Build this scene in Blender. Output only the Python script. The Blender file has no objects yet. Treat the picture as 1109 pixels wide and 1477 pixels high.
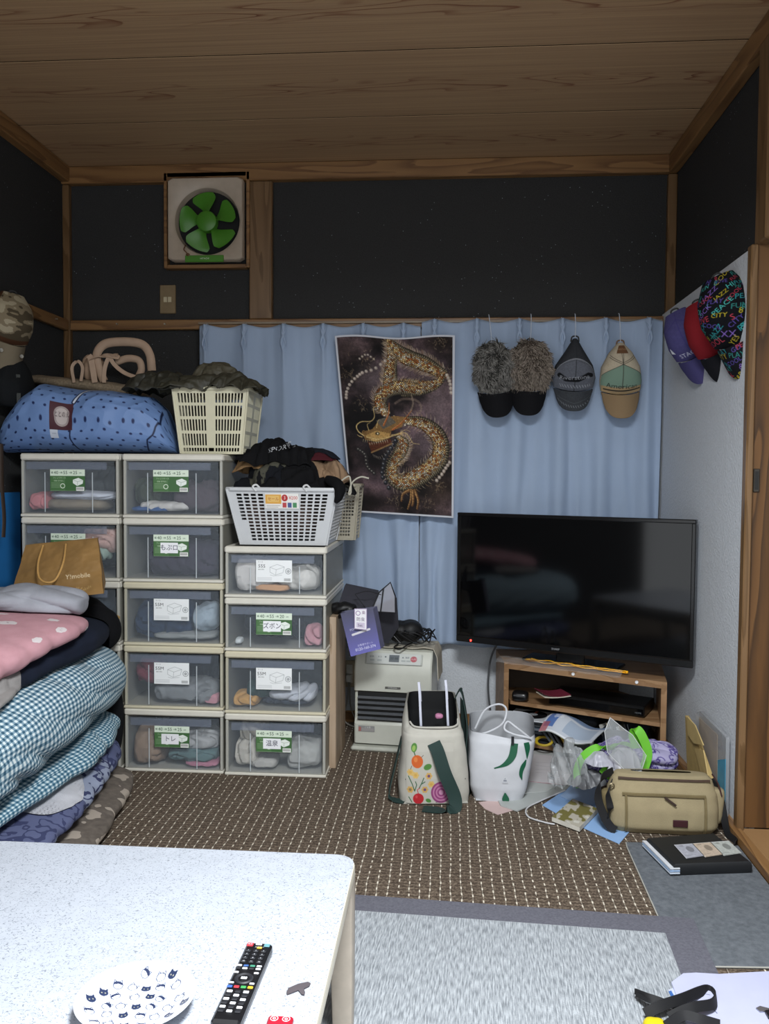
import bpy, math, random
import numpy as np
from mathutils import Matrix, Vector
random.seed(7)
SC = bpy.context.scene
COL = SC.collection
# ------------------------------------------------------------------ camera
FPX, YAW, PIT, ROL, CH = 1211.06, .0742, .0437, .0067, 1.1931
_cy, _sy, _cp, _sp = math.cos(YAW), math.sin(YAW), math.cos(PIT), math.sin(PIT)
FV = np.array([-_sy*_cp, _cy*_cp, -_sp]); R0 = np.array([_cy, _sy, 0]); U0 = np.cross(R0, FV)
RV = R0*math.cos(ROL)+U0*math.sin(ROL); UV = -R0*math.sin(ROL)+U0*math.cos(ROL)
cd = bpy.data.cameras.new('camera'); cam = bpy.data.objects.new('camera', cd); COL.objects.link(cam)
cam.matrix_world = Matrix([[RV[i], UV[i], -FV[i], (0, 0, CH)[i]] for i in range(3)]+[[0, 0, 0, 1]])
cd.sensor_fit = 'VERTICAL'; cd.sensor_height = 24; cd.lens = 24*FPX/1477; cd.clip_start = .02
SC.camera = cam
# ------------------------------------------------------------------ world, lamp, exposure
w = bpy.data.worlds.new('world'); SC.world = w; w.use_nodes = True
w.node_tree.nodes['Background'].inputs[0].default_value = (.92, .96, 1, 1)
w.node_tree.nodes['Background'].inputs[1].default_value = .62
def area(name, loc, size, power, col, rot=(0, 0, 0)):
    l = bpy.data.lights.new(name, 'AREA'); l.shape = 'DISK'; l.size = size; l.energy = power; l.color = col
    o = bpy.data.objects.new(name, l); COL.objects.link(o); o.location = loc; o.rotation_euler = rot
    return o
area('ceiling_lamp_light', (.1, .95, 2.18), .60, 44, (.93, .97, 1))
vs = SC.view_settings
vs.view_transform = 'Standard'; vs.look = 'None'; vs.gamma = 1; vs.exposure = 1.25; vs.use_curve_mapping = False
SC.cycles.max_bounces = 8; SC.cycles.transparent_max_bounces = 24; SC.cycles.use_adaptive_sampling = True

# ------------------------------------------------------------------ pixels to points
C0 = np.array([0, 0, CH])
def ray(x, y): return FV+RV*(x-554.5)/FPX-UV*(y-738.5)/FPX
def PY(x, y, Y): d = ray(x, y); return C0+d*Y/d[1]
def PZ(x, y, Z): d = ray(x, y); return C0+d*(Z-CH)/d[2]
def PX(x, y, X): d = ray(x, y); return C0+d*X/d[0]
# ------------------------------------------------------------------ numpy noise
def _hash(ix, iy, iz, s):
    h = np.sin(ix*127.1+iy*311.7+iz*74.7+s*19.19)*43758.5453
    return h-np.floor(h)
def vnoise(P, s=0):
    P = np.asarray(P, float); i = np.floor(P); f = P-i; f = f*f*(3-2*f); r = 0
    for dx in (0, 1):
        for dy in (0, 1):
            for dz in (0, 1):
                wt = (f[:, 0] if dx else 1-f[:, 0])*(f[:, 1] if dy else 1-f[:, 1])*(f[:, 2] if dz else 1-f[:, 2])
                r = r+wt*_hash(i[:, 0]+dx, i[:, 1]+dy, i[:, 2]+dz, s)
    return r*2-1
def fbm(P, s=0, o=3):
    P = np.asarray(P, float); r = 0; a = 1
    for k in range(o): r = r+a*vnoise(P*2**k, s+k*7.3); a *= .5
    return r/1.75
def ridge(P, s=0, o=2):
    P = np.asarray(P, float); r = 0; a = 1
    for k in range(o): r = r+a*(1-2*np.abs(vnoise(P*1.9**k, s+k*3.1))); a *= .5
    return r/1.5
def crease(P, seed=0, pitch=.07, warp=1.0):
    """long soft creases with sharp valleys, bent by noise"""
    rs = np.random.RandomState(int(seed*7+3) % 9999); r = 0
    for k, a in ((0, 1.0), (1, .6)):
        d = rs.randn(3); d /= np.linalg.norm(d); t = (P @ d)*np.pi/pitch/(1+.5*k)+warp*2.4*fbm(P*(.35/pitch), seed+k*11, 2)
        m = np.clip(.5+1.3*vnoise(P*(.25/pitch), seed+k*5+2), 0, 1); r = r+a*m*(np.abs(np.sin(t))**.55*2-1.35)
    return r
def drop(par, pts, d, off=.0008):
    """lay points onto the surface of a built mesh, moving them along d"""
    from mathutils.bvhtree import BVHTree
    me = par.data; o = Vector(par.matrix_world.translation) if par.parent is None else Vector((0, 0, 0)); M = WM.get(par.name, Matrix.Identity(4))
    t = BVHTree.FromPolygons([M @ v.co for v in me.vertices], [tuple(p.vertices) for p in me.polygons]); dv = Vector(d).normalized(); out = []
    for p in pts:
        h = t.ray_cast(Vector(p)-dv*.3, dv); out.append(h[0]-dv*off if h[0] is not None else Vector(p))
    return np.array([tuple(q) for q in out])
def bvh_of(o):
    from mathutils.bvhtree import BVHTree
    M = WM.get(o.name, Matrix.Identity(4)); return BVHTree.FromPolygons([M @ v.co for v in o.data.vertices], [tuple(p.vertices) for p in o.data.polygons])
def conform(mb, lowers, gap=.002, lo=None, hi=None):
    """soft contact: lift the vertices of mb that sink into the meshes below; lo / hi: limits of a container"""
    T = [bvh_of(o) for o in lowers]; dn = Vector((0, 0, -1))
    for V in mb.V:
        if lo is not None: np.clip(V, lo, hi, out=V)
        for i in range(len(V)):
            for t in T:
                h = t.ray_cast(Vector((V[i, 0], V[i, 1], V[i, 2]+.6)), dn)
                if h[0] is not None and V[i, 2] < h[0].z+gap: V[i, 2] = h[0].z+gap
    return mb
# ------------------------------------------------------------------ colour
def lin(c):
    if isinstance(c, str): c = [int(c[i:i+2], 16)/255 for i in (1, 3, 5)]
    c = np.asarray(c, float); return np.where(c <= .04045, c/12.92, ((c+.055)/1.055)**2.4)
def hx(c): return np.array([int(c[i:i+2], 16)/255 for i in (1, 3, 5)]) if isinstance(c, str) else np.asarray(c, float)
# ------------------------------------------------------------------ materials
_M = {}
def newmat(name):
    m = bpy.data.materials.new(name); m.use_nodes = True
    nt = m.node_tree; return m, nt, nt.nodes['Principled BSDF']
def nd(nt, t, **k):
    n = nt.nodes.new(t)
    for a, b in k.items():
        if a[0] == 'i': n.inputs[int(a[1:])].default_value = b
        else: setattr(n, a, b)
    return n
def setc(b, c, rough=.7, metal=0, spec=.5):
    c = lin(c); b.inputs['Base Color'].default_value = (*c, 1)
    b.inputs['Roughness'].default_value = rough; b.inputs['Metallic'].default_value = metal
    b.inputs['Specular IOR Level'].default_value = spec
def mat(c, rough=.6, metal=0, spec=.5, var=.08, vscale=30, bump=0, bscale=200, coat=0):
    key = (str(c), rough, metal, spec, var, vscale, bump, bscale, coat)
    if key in _M: return _M[key]
    m, nt, b = newmat('mat'); setc(b, c, rough, metal, spec)
    tc = nd(nt, 'ShaderNodeTexCoord')
    if var:
        n = nd(nt, 'ShaderNodeTexNoise'); n.inputs['Scale'].default_value = vscale; n.inputs['Detail'].default_value = 3
        nt.links.new(tc.outputs['Object'], n.inputs['Vector'])
        mp = nd(nt, 'ShaderNodeMapRange', i1=.3, i2=.7, i3=1-var, i4=1+var); nt.links.new(n.outputs['Fac'], mp.inputs[0])
        mx = nd(nt, 'ShaderNodeMix', data_type='RGBA', blend_type='MULTIPLY'); mx.inputs[0].default_value = 1
        mx.inputs[6].default_value = (*lin(c), 1); nt.links.new(mp.outputs[0], mx.inputs[7]); nt.links.new(mx.outputs[2], b.inputs['Base Color'])
    if bump:
        n = nd(nt, 'ShaderNodeTexNoise'); n.inputs['Scale'].default_value = bscale; nt.links.new(tc.outputs['Object'], n.inputs['Vector'])
        bp = nd(nt, 'ShaderNodeBump'); bp.inputs['Strength'].default_value = bump; bp.inputs['Distance'].default_value = .002
        nt.links.new(n.outputs['Fac'], bp.inputs['Height']); nt.links.new(bp.outputs[0], b.inputs['Normal'])
    if coat: b.inputs['Coat Weight'].default_value = coat
    _M[key] = m; return m
def cloth(c, var=.10): return mat(c, .92, 0, .2, var, 14, .5, 350)
def clear(c, fac=.3, rough=.25, key=''):
    k = ('clear', str(c), fac, rough, key)
    if k in _M: return _M[k]
    m, nt, b = newmat('clear'); setc(b, c, rough)
    t = nd(nt, 'ShaderNodeBsdfTransparent'); mx = nd(nt, 'ShaderNodeMixShader'); mx.inputs[0].default_value = fac
    nt.links.new(t.outputs[0], mx.inputs[1]); nt.links.new(b.outputs[0], mx.inputs[2])
    nt.links.new(mx.outputs[0], nt.nodes['Material Output'].inputs[0]); _M[k] = m; return m
def printmat(rough=.6, bump=0, spec=.4):
    k = ('print', rough, bump, spec)
    if k in _M: return _M[k]
    m, nt, b = newmat('print'); a = nd(nt, 'ShaderNodeVertexColor', layer_name='Col')
    nt.links.new(a.outputs[0], b.inputs['Base Color']); b.inputs['Roughness'].default_value = rough; b.inputs['Specular IOR Level'].default_value = spec
    if bump:
        tc = nd(nt, 'ShaderNodeTexCoord')
        n = nd(nt, 'ShaderNodeTexNoise'); n.inputs['Scale'].default_value = 350; nt.links.new(tc.outputs['Object'], n.inputs['Vector'])
        bp = nd(nt, 'ShaderNodeBump'); bp.inputs['Strength'].default_value = bump; bp.inputs['Distance'].default_value = .002
        nt.links.new(n.outputs['Fac'], bp.inputs['Height']); nt.links.new(bp.outputs[0], b.inputs['Normal'])
    _M[k] = m; return m
def ramp(nt, stops):
    r = nd(nt, 'ShaderNodeValToRGB'); e = r.color_ramp.elements
    while len(e) < len(stops): e.new(.5)
    for q, (p, c) in zip(e, stops): q.position = p; q.color = (*lin(c), 1)
    return r
def wood(dark, mid, light, axis='X', scale=1.0, rough=.45, ring=9):
    k = ('wood', dark, mid, light, axis, scale, rough, ring)
    if k in _M: return _M[k]
    m, nt, b = newmat('wood'); tc = nd(nt, 'ShaderNodeTexCoord'); mp = nd(nt, 'ShaderNodeMapping')
    s = {'X': (.35, 4, 4), 'Y': (4, .35, 4), 'Z': (4, 4, .35)}[axis]
    mp.inputs['Scale'].default_value = [q*scale for q in s]
    n = nd(nt, 'ShaderNodeTexNoise'); n.inputs['Scale'].default_value = 1.6; n.inputs['Detail'].default_value = 2; n.inputs['Distortion'].default_value = .4
    mu = nd(nt, 'ShaderNodeMath', operation='MULTIPLY', i1=float(ring)); fr = nd(nt, 'ShaderNodeMath', operation='FRACT')
    n2 = nd(nt, 'ShaderNodeTexNoise'); n2.inputs['Scale'].default_value = 22; n2.inputs['Detail'].default_value = 3
    ad = nd(nt, 'ShaderNodeMath', operation='ADD'); m2 = nd(nt, 'ShaderNodeMath', operation='MULTIPLY', i1=.35)
    r = ramp(nt, [(0, light), (.55, mid), (.93, dark), (1.0, mid)])
    L = nt.links.new
    L(tc.outputs['Object'], mp.inputs[0]); L(mp.outputs[0], n.inputs['Vector']); L(mp.outputs[0], n2.inputs['Vector'])
    L(n.outputs['Fac'], mu.inputs[0]); L(mu.outputs[0], fr.inputs[0]); L(n2.outputs['Fac'], m2.inputs[0])
    L(fr.outputs[0], ad.inputs[0]); L(m2.outputs[0], ad.inputs[1]); sb = nd(nt, 'ShaderNodeMath', operation='SUBTRACT', i1=.17)
    L(ad.outputs[0], sb.inputs[0]); L(sb.outputs[0], r.inputs[0]); L(r.outputs[0], b.inputs['Base Color'])
    b.inputs['Roughness'].default_value = rough; _M[k] = m; return m

# ------------------------------------------------------------------ mesh builder
def eul(rx=0, ry=0, rz=0):
    return Matrix.Rotation(rz, 3, 'Z') @ Matrix.Rotation(ry, 3, 'Y') @ Matrix.Rotation(rx, 3, 'X')
def frames(P):
    P = np.asarray(P, float); T = np.gradient(P, axis=0); T /= np.linalg.norm(T, axis=1)[:, None]+1e-12
    a = np.array([0, 0, 1.0]) if abs(T[0][2]) < .9 else np.array([1.0, 0, 0])
    N = []; n = a-T[0]*a.dot(T[0])
    for t in T:
        n = n-t*n.dot(t); n = n/(np.linalg.norm(n)+1e-12); N.append(n)
    N = np.array(N); return P, T, N, np.cross(T, N)
def smooth_path(pts, n=40, closed=False):
    pts = np.asarray(pts, float)
    if closed: q = np.vstack([pts[-1:], pts, pts[:2]])
    else: q = np.vstack([2*pts[:1]-pts[1:2], pts, 2*pts[-1:]-pts[-2:-1]])
    m = len(q)-3; out = []
    for k in range(n if not closed else n):
        t = k/(n-1)*m if not closed else k/n*m
        i = min(int(t), m-1); f = t-i; a, b, c, d = q[i:i+4]
        out.append(.5*((2*b)+(c-a)*f+(2*a-5*b+4*c-d)*f*f+(3*b-a-3*c+d)*f**3))
    return np.array(out)
class MB:
    def __init__(s): s.V = []; s.F = []; s.U = []; s.C = []; s.Mi = []; s.n = 0; s.T = None
    def add(s, v, f, m=0, uv=None, col=None):
        v = np.asarray(v, float).reshape(-1, 3)
        if s.T is not None:
            T = np.array(s.T); v = v @ T[:3, :3].T+T[:3, 3]
        k = len(v); s.V.append(v); s.U.append(np.zeros((k, 2)) if uv is None else np.asarray(uv, float))
        s.C.append(np.ones((k, 3)) if col is None else np.broadcast_to(np.asarray(col, float), (k, 3)))
        if isinstance(f, np.ndarray): f = f.tolist()
        s.F.extend([[a+s.n for a in q] for q in f]); s.Mi.extend([m]*len(f)); s.n += k; return s
    def box(s, c, d, rot=None, bev=0, m=0, seg=1, col=None):
        hx_, hy, hz = d[0]/2, d[1]/2, d[2]/2; b = min(bev, hx_*.98, hy*.98, hz*.98)
        if b <= 0:
            v = [(x*hx_, y*hy, z*hz) for x in (-1, 1) for y in (-1, 1) for z in (-1, 1)]
            f = [(0, 1, 3, 2), (4, 6, 7, 5), (0, 4, 5, 1), (2, 3, 7, 6), (0, 2, 6, 4), (1, 5, 7, 3)]
        else:  # chamfered box: 24 vertices
            v = []; idx = {}
            for x in (-1, 1):
                for y in (-1, 1):
                    for z in (-1, 1):
                        for a in range(3):
                            p = [x*(hx_-b), y*(hy-b), z*(hz-b)]; p[a] = (x*hx_, y*hy, z*hz)[a]; idx[(x, y, z, a)] = len(v); v.append(p)
            f = []; S = (-1, 1)
            for a in range(3):
                o = [k for k in range(3) if k != a]
                for sg in S:
                    q = []
                    for (i, j) in ((-1, -1), (1, -1), (1, 1), (-1, 1)):
                        k = [0, 0, 0]; k[a] = sg; k[o[0]] = i; k[o[1]] = j; q.append(idx[(*k, a)])
                    f.append(q if (sg > 0) == (a != 1) else q[::-1])
            for a in range(3):
                o = [k for k in range(3) if k != a]
                for i in S:
                    for j in S:
                        k0 = [0, 0, 0]; k1 = [0, 0, 0]; k0[a] = -1; k1[a] = 1; k0[o[0]] = k1[o[0]] = i; k0[o[1]] = k1[o[1]] = j
                        q = [idx[(*k0, o[0])], idx[(*k1, o[0])], idx[(*k1, o[1])], idx[(*k0, o[1])]]
                        f.append(q if (i*j > 0) == (a != 1) else q[::-1])
            for x in S:
                for y in S:
                    for z in S:
                        q = [idx[(x, y, z, a)] for a in range(3)]; f.append(q if x*y*z > 0 else q[::-1])
        v = np.array(v, float)
        if rot is not None: v = v @ np.array(rot).T
        return s.add(v+np.asarray(c, float), f, m, col=col)
    def b2(s, x0, x1, y0, y1, z0, z1, bev=0, m=0, col=None):
        return s.box(((x0+x1)/2, (y0+y1)/2, (z0+z1)/2), (abs(x1-x0), abs(y1-y0), abs(z1-z0)), None, bev, m, col=col)
    def ringloft(s, R, closed_u=True, caps=True, m=0, uv=None, col=None):
        R = np.asarray(R, float); a, b = R.shape[:2]; f = []
        for i in range(a-1):
            for j in range(b if closed_u else b-1):
                k = (j+1) % b; f.append((i*b+j, i*b+k, (i+1)*b+k, (i+1)*b+j))
        if caps: f.append(tuple(range(b))[::-1]); f.append(tuple((a-1)*b+j for j in range(b)))
        return s.add(R.reshape(-1, 3), f, m, uv, col)
    def tube(s, P, r, n=8, m=0, closed=False, ry=None, up=None, caps=True, col=None):
        P, T, N, B = frames(P); r = np.broadcast_to(r, (len(P),)); ry = r if ry is None else np.broadcast_to(ry, (len(P),))
        if up is not None:
            u = np.asarray(up, float); N = u-T*(T@u)[:, None]; N /= np.linalg.norm(N, axis=1)[:, None]+1e-9; B = np.cross(T, N)
        a = np.arange(n)*2*np.pi/n+(np.pi/4 if n == 4 else 0)
        R = P[:, None]+N[:, None]*(np.cos(a)[None, :, None]*r[:, None, None])+B[:, None]*(np.sin(a)[None, :, None]*ry[:, None, None])
        if closed: R = np.concatenate([R, R[:1]])
        return s.ringloft(R, caps=caps and not closed, m=m, col=col)
    def cyl(s, p0, p1, r, r1=None, n=16, m=0, col=None):
        return s.tube([p0, p1], [r, r if r1 is None else r1], n, m, col=col)
    def lathe(s, prof, n=32, c=(0, 0, 0), rot=None, m=0, caps=False):
        a = np.arange(n)*2*np.pi/n; R = np.array([[(r*math.cos(t), r*math.sin(t), z) for t in a] for r, z in prof])
        if rot is not None: R = R @ np.array(rot).T
        return s.ringloft(R+np.asarray(c, float), caps=caps, m=m)
    def prism(s, pts, d, m=0, col=None):   # pts: 3-D outline, d: extrusion vector
        p = np.asarray(pts, float); k = len(p); q = p+np.asarray(d, float)
        f = [tuple(range(k))[::-1], tuple(range(k, 2*k))]+[(i, (i+1) % k, (i+1) % k+k, i+k) for i in range(k)]
        return s.add(np.vstack([p, q]), f, m, col=col)
    def sheet(s, fn, nu, nv, thick=0, m=0, uvs=(1, 1), col=None):
        u, v = np.meshgrid(np.linspace(0, 1, nu), np.linspace(0, 1, nv)); u = u.ravel(); v = v.ravel(); P = fn(u, v)
        idx = np.arange(nu*nv).reshape(nv, nu)
        f = np.stack([idx[:-1, :-1], idx[:-1, 1:], idx[1:, 1:], idx[1:, :-1]], -1).reshape(-1, 4)
        uv = np.stack([u*uvs[0], v*uvs[1]], 1)
        if thick:
            G = P.reshape(nv, nu, 3); N = np.cross(np.gradient(G, axis=1), np.gradient(G, axis=0)); N /= np.linalg.norm(N, axis=2)[..., None]+1e-12
            P2 = (G-N*thick).reshape(-1, 3); k = nu*nv
            f = f.tolist()+(f[:, ::-1]+k).tolist()
            e = list(idx[0, :])+list(idx[1:, -1])+list(idx[-1, -2::-1])+list(idx[-2:0:-1, 0])
            f += [(e[(i+1) % len(e)], e[i], e[i]+k, e[(i+1) % len(e)]+k) for i in range(len(e))]
            P = np.vstack([P, P2]); uv = np.vstack([uv, uv])
            if col is not None and np.ndim(col) == 2: col = np.vstack([col, col])
        return s.add(P, f, m, uv, col)
    def roll(s, A, wid, hgt, nu=48, nv=40, k=6, n=2.4, amp=.01, freq=9, rd=.5, seed=0, m=0, col=None, up=(0, 0, 1), flat=0, twist=0, cr=None, pitch=None):
        """a soft lump swept along the path A; wid / hgt are lists of half sizes"""
        t = (1-np.cos(np.linspace(0, np.pi, nu)))/2; t[0] = 0; t[-1] = 1
        A = np.asarray(A, float); A = A if len(A) > 3 else smooth_path(A, 24) if len(A) > 2 else np.array([A[0]*(1-q)+A[1]*q for q in np.linspace(0, 1, 24)])
        tt = np.linspace(0, 1, len(A)); P = np.stack([np.interp(t, tt, A[:, i]) for i in range(3)], 1)
        W = np.interp(t, np.linspace(0, 1, len(wid)), wid); Hh = np.interp(t, np.linspace(0, 1, len(hgt)), hgt)
        e = (1-np.abs(2*t-1)**k)**(1/k)
        _, T, _, _ = frames(P); u = np.asarray(up, float); S = np.cross(T, u); S /= np.linalg.norm(S, axis=1)[:, None]; Z = np.cross(S, T)
        a = np.arange(nv)*2*np.pi/nv+twist; ca, sa = np.cos(a), np.sin(a)
        cx = np.sign(ca)*np.abs(ca)**(2/n); cz = np.sign(sa)*np.abs(sa)**(2/n)
        D = S[:, None]*cx[None, :, None]*(W*e)[:, None, None]+Z[:, None]*cz[None, :, None]*(Hh*e)[:, None, None]
        R = P[:, None]+D; q = R.reshape(-1, 3)
        L = np.linalg.norm(D, axis=2).reshape(-1, 1); dn = D.reshape(-1, 3)/(L+1e-9)
        g = amp*((1-rd)*fbm(q*freq, seed)+rd*ridge(q*freq*.8+fbm(q*freq*.6, seed+5)[:, None]*.6, seed+2))
        pitch = pitch or min(.085, max(.028, .55*(np.mean(W)+np.mean(Hh)))); g = g*.75+(amp*.62 if cr is None else cr)*crease(q, seed+4, pitch)
        q = q+dn*(g*np.minimum(1, L[:, 0]/(.02+abs(amp)))).reshape(-1, 1)
        if flat: q[:, 2] = np.where(q[:, 2] < flat, flat+(q[:, 2]-flat)*.05, q[:, 2])
        length = np.linalg.norm(np.diff(P, axis=0), axis=1).sum(); per = 2*(np.mean(W)+np.mean(Hh))*1.6
        U = np.stack([np.repeat(t*length, nv), np.tile(np.arange(nv)/nv*per, nu)], 1)
        # seam column duplicated so that the UV does not wrap back
        q = q.reshape(nu, nv, 3); q = np.concatenate([q, q[:, :1]], 1); U = U.reshape(nu, nv, 2); U = np.concatenate([U, U[:, :1]+[0, per]], 1)
        idx = np.arange(nu*(nv+1)).reshape(nu, nv+1)
        f = np.stack([idx[:-1, :-1], idx[:-1, 1:], idx[1:, 1:], idx[1:, :-1]], -1).reshape(-1, 4)[:, ::-1]
        return s.add(q.reshape(-1, 3), f, m, U.reshape(-1, 2), col)
    def blob(s, c, d, seed=0, amp=None, freq=None, n=2.3, k=2.6, rot=0, m=0, nu=36, nv=30, rd=.6, col=None, cr=None, pitch=None):
        """crumpled cloth lump centred at c with full size d"""
        c = np.asarray(c, float); ax = np.array([math.cos(rot), math.sin(rot), 0])
        mn = min(d); amp = mn*.22 if amp is None else amp; freq = 1.6/(sum(d)/3) if freq is None else freq
        return s.roll([c-ax*d[0]/2, c+ax*d[0]/2], [d[1]/2], [d[2]/2], nu, nv, k, n, amp, freq, rd, seed, m, col, cr=cr, pitch=pitch)
    def rag(s, c, d, seed=0, amp=.014, pitch=.045, rot=0, n=64, m=0, th=.003, droop=.5, lay=0):
        """a dropped piece of cloth: ragged outline, mound in the middle, sharp creases, thin hem; c is the centre, d the full size"""
        c = np.asarray(c, float); ca, sa = math.cos(rot), math.sin(rot)
        def fn(u, v):
            x, y = u*2-1, v*2-1; r = np.hypot(x, y)+1e-9; mx = np.maximum(np.abs(x), np.abs(y)); th_ = np.arctan2(y, x); k = mx/r*(.35)+.65
            o = 1+.16*vnoise(np.stack([np.cos(th_)*1.6, np.sin(th_)*1.6, r*0+seed], 1), seed)+.07*vnoise(np.stack([np.cos(th_)*5, np.sin(th_)*5, r*0], 1), seed+1)
            X, Y = x*k*o*d[0]/2, y*k*o*d[1]/2; rr = mx
            z = d[2]*(1-rr**2.4)**1.0*(.8+.35*vnoise(np.stack([X*9, Y*9, X*0], 1), seed+3))-d[2]*.45-droop*d[2]*np.clip(rr-.75, 0, 1)*(1+vnoise(np.stack([X*16, Y*16, X*0], 1), seed+6))
            P = np.stack([X, Y, z], 1); g = amp*crease(P*[1, 1, .6]+seed, seed, pitch)+amp*.4*ridge(P*30, seed+4, 2)
            P[:, 2] += g*.8; P[:, 1] -= g*.7*np.clip(-Y/(d[1]/2)+.2, 0, 1); P[:, 0] += g*.35*np.sign(X)
            return np.stack([P[:, 0]*ca-P[:, 1]*sa, P[:, 0]*sa+P[:, 1]*ca, P[:, 2]], 1)+c
        return s.sheet(fn, n, n, th, m)
    def cv(s, canvas, fn, m=0, back=None):
        h, w = canvas.a.shape[:2]; u, v = np.meshgrid(np.linspace(0, 1, w), np.linspace(0, 1, h)); P = fn(u.ravel(), v.ravel())
        idx = np.arange(w*h).reshape(h, w)
        f = np.stack([idx[:-1, :-1], idx[1:, :-1], idx[1:, 1:], idx[:-1, 1:]], -1).reshape(-1, 4)
        return s.add(P, f, m, None, lin(np.clip(canvas.a.reshape(-1, 3), 0, 1)))
    def text(s, txt, size, fn, m=0, depth=0, sx=1, align='CENTER'):
        V, F = glyphs(txt, align); V = V*size; V[:, 0] *= sx
        return s.add(fn(V[:, 0], V[:, 1]), F, m)
    def build(s, name, mats, parent=None, local=False, sm=40, kind=None, label=None):
        v = np.vstack(s.V); me = bpy.data.meshes.new(name)
        if not isinstance(mats, (list, tuple)): mats = [mats]
        ob = bpy.data.objects.new(name, me); COL.objects.link(ob)
        if parent is not None:
            ob.parent = parent
            M = WM.get(parent.name, Matrix.Identity(4)); WM[ob.name] = M
            if not local:
                Mi = np.array(M.inverted()); v = v @ Mi[:3, :3].T+Mi[:3, 3]
        elif not local:
            c = np.array([(v[:, 0].min()+v[:, 0].max())/2, (v[:, 1].min()+v[:, 1].max())/2, v[:, 2].min()]); v = v-c
            ob.location = c; WM[ob.name] = Matrix.Translation(Vector(c))
        me.from_pydata(v.tolist(), [], s.F)
        for q in mats: me.materials.append(q)
        if len(mats) > 1: me.polygons.foreach_set('material_index', s.Mi)
        U = np.vstack(s.U); vi = np.zeros(len(me.loops), int); me.loops.foreach_get('vertex_index', vi)
        if U.any(): me.uv_layers.new(name='UVMap').data.foreach_set('uv', U[vi].ravel())
        Cc = np.vstack(s.C)
        if (Cc != 1).any():
            at = me.color_attributes.new('Col', 'FLOAT_COLOR', 'POINT'); at.data.foreach_set('color', np.hstack([Cc, np.ones((len(Cc), 1))]).ravel())
        me.polygons.foreach_set('use_smooth', [True]*len(me.polygons))
        if sm < 180: me.set_sharp_from_angle(angle=math.radians(sm))
        me.update()
        if kind: ob['kind'] = kind
        if label: ob['label'] = label
        return ob
WM = {}
def tag(o, label, cat, group=None, kind=None):
    o['label'] = label; o['category'] = cat
    if group: o['group'] = group
    if kind: o['kind'] = kind
    return o
def thing(name, label, cat, loc=(0, 0, 0), rotz=0, group=None, tilt=None):
    o = bpy.data.objects.new(name, None); COL.objects.link(o); o.location = [float(q) for q in loc]; o.empty_display_size = .05
    M = Matrix.Rotation(rotz, 4, 'Z')
    if tilt: M = M @ eul(*tilt).to_4x4()
    o.rotation_euler = M.to_euler(); WM[o.name] = Matrix.Translation(Vector(o.location)) @ M
    return tag(o, label, cat, group)
def struct(name, mb, m, parent=None, **k):
    o = mb.build(name, m, parent, **k)
    if parent is None: o['kind'] = 'structure'
    return o
_G = {}
def glyphs(txt, align='CENTER'):
    if (txt, align) in _G: v, f = _G[(txt, align)]; return v.copy(), f
    c = bpy.data.curves.new('t', 'FONT'); c.body = txt; c.align_x = align; c.align_y = 'CENTER'; c.resolution_u = 2
    o = bpy.data.objects.new('t', c); COL.objects.link(o); bpy.context.view_layer.update()
    me = bpy.data.meshes.new_from_object(o.evaluated_get(bpy.context.evaluated_depsgraph_get()))
    v = np.zeros(len(me.vertices)*3); me.vertices.foreach_get('co', v); v = v.reshape(-1, 3)[:, :2].copy(); f = [tuple(p.vertices) for p in me.polygons]
    bpy.data.objects.remove(o); bpy.data.curves.remove(c); bpy.data.meshes.remove(me); _G[(txt, align)] = (v, f); return v.copy(), f
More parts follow.
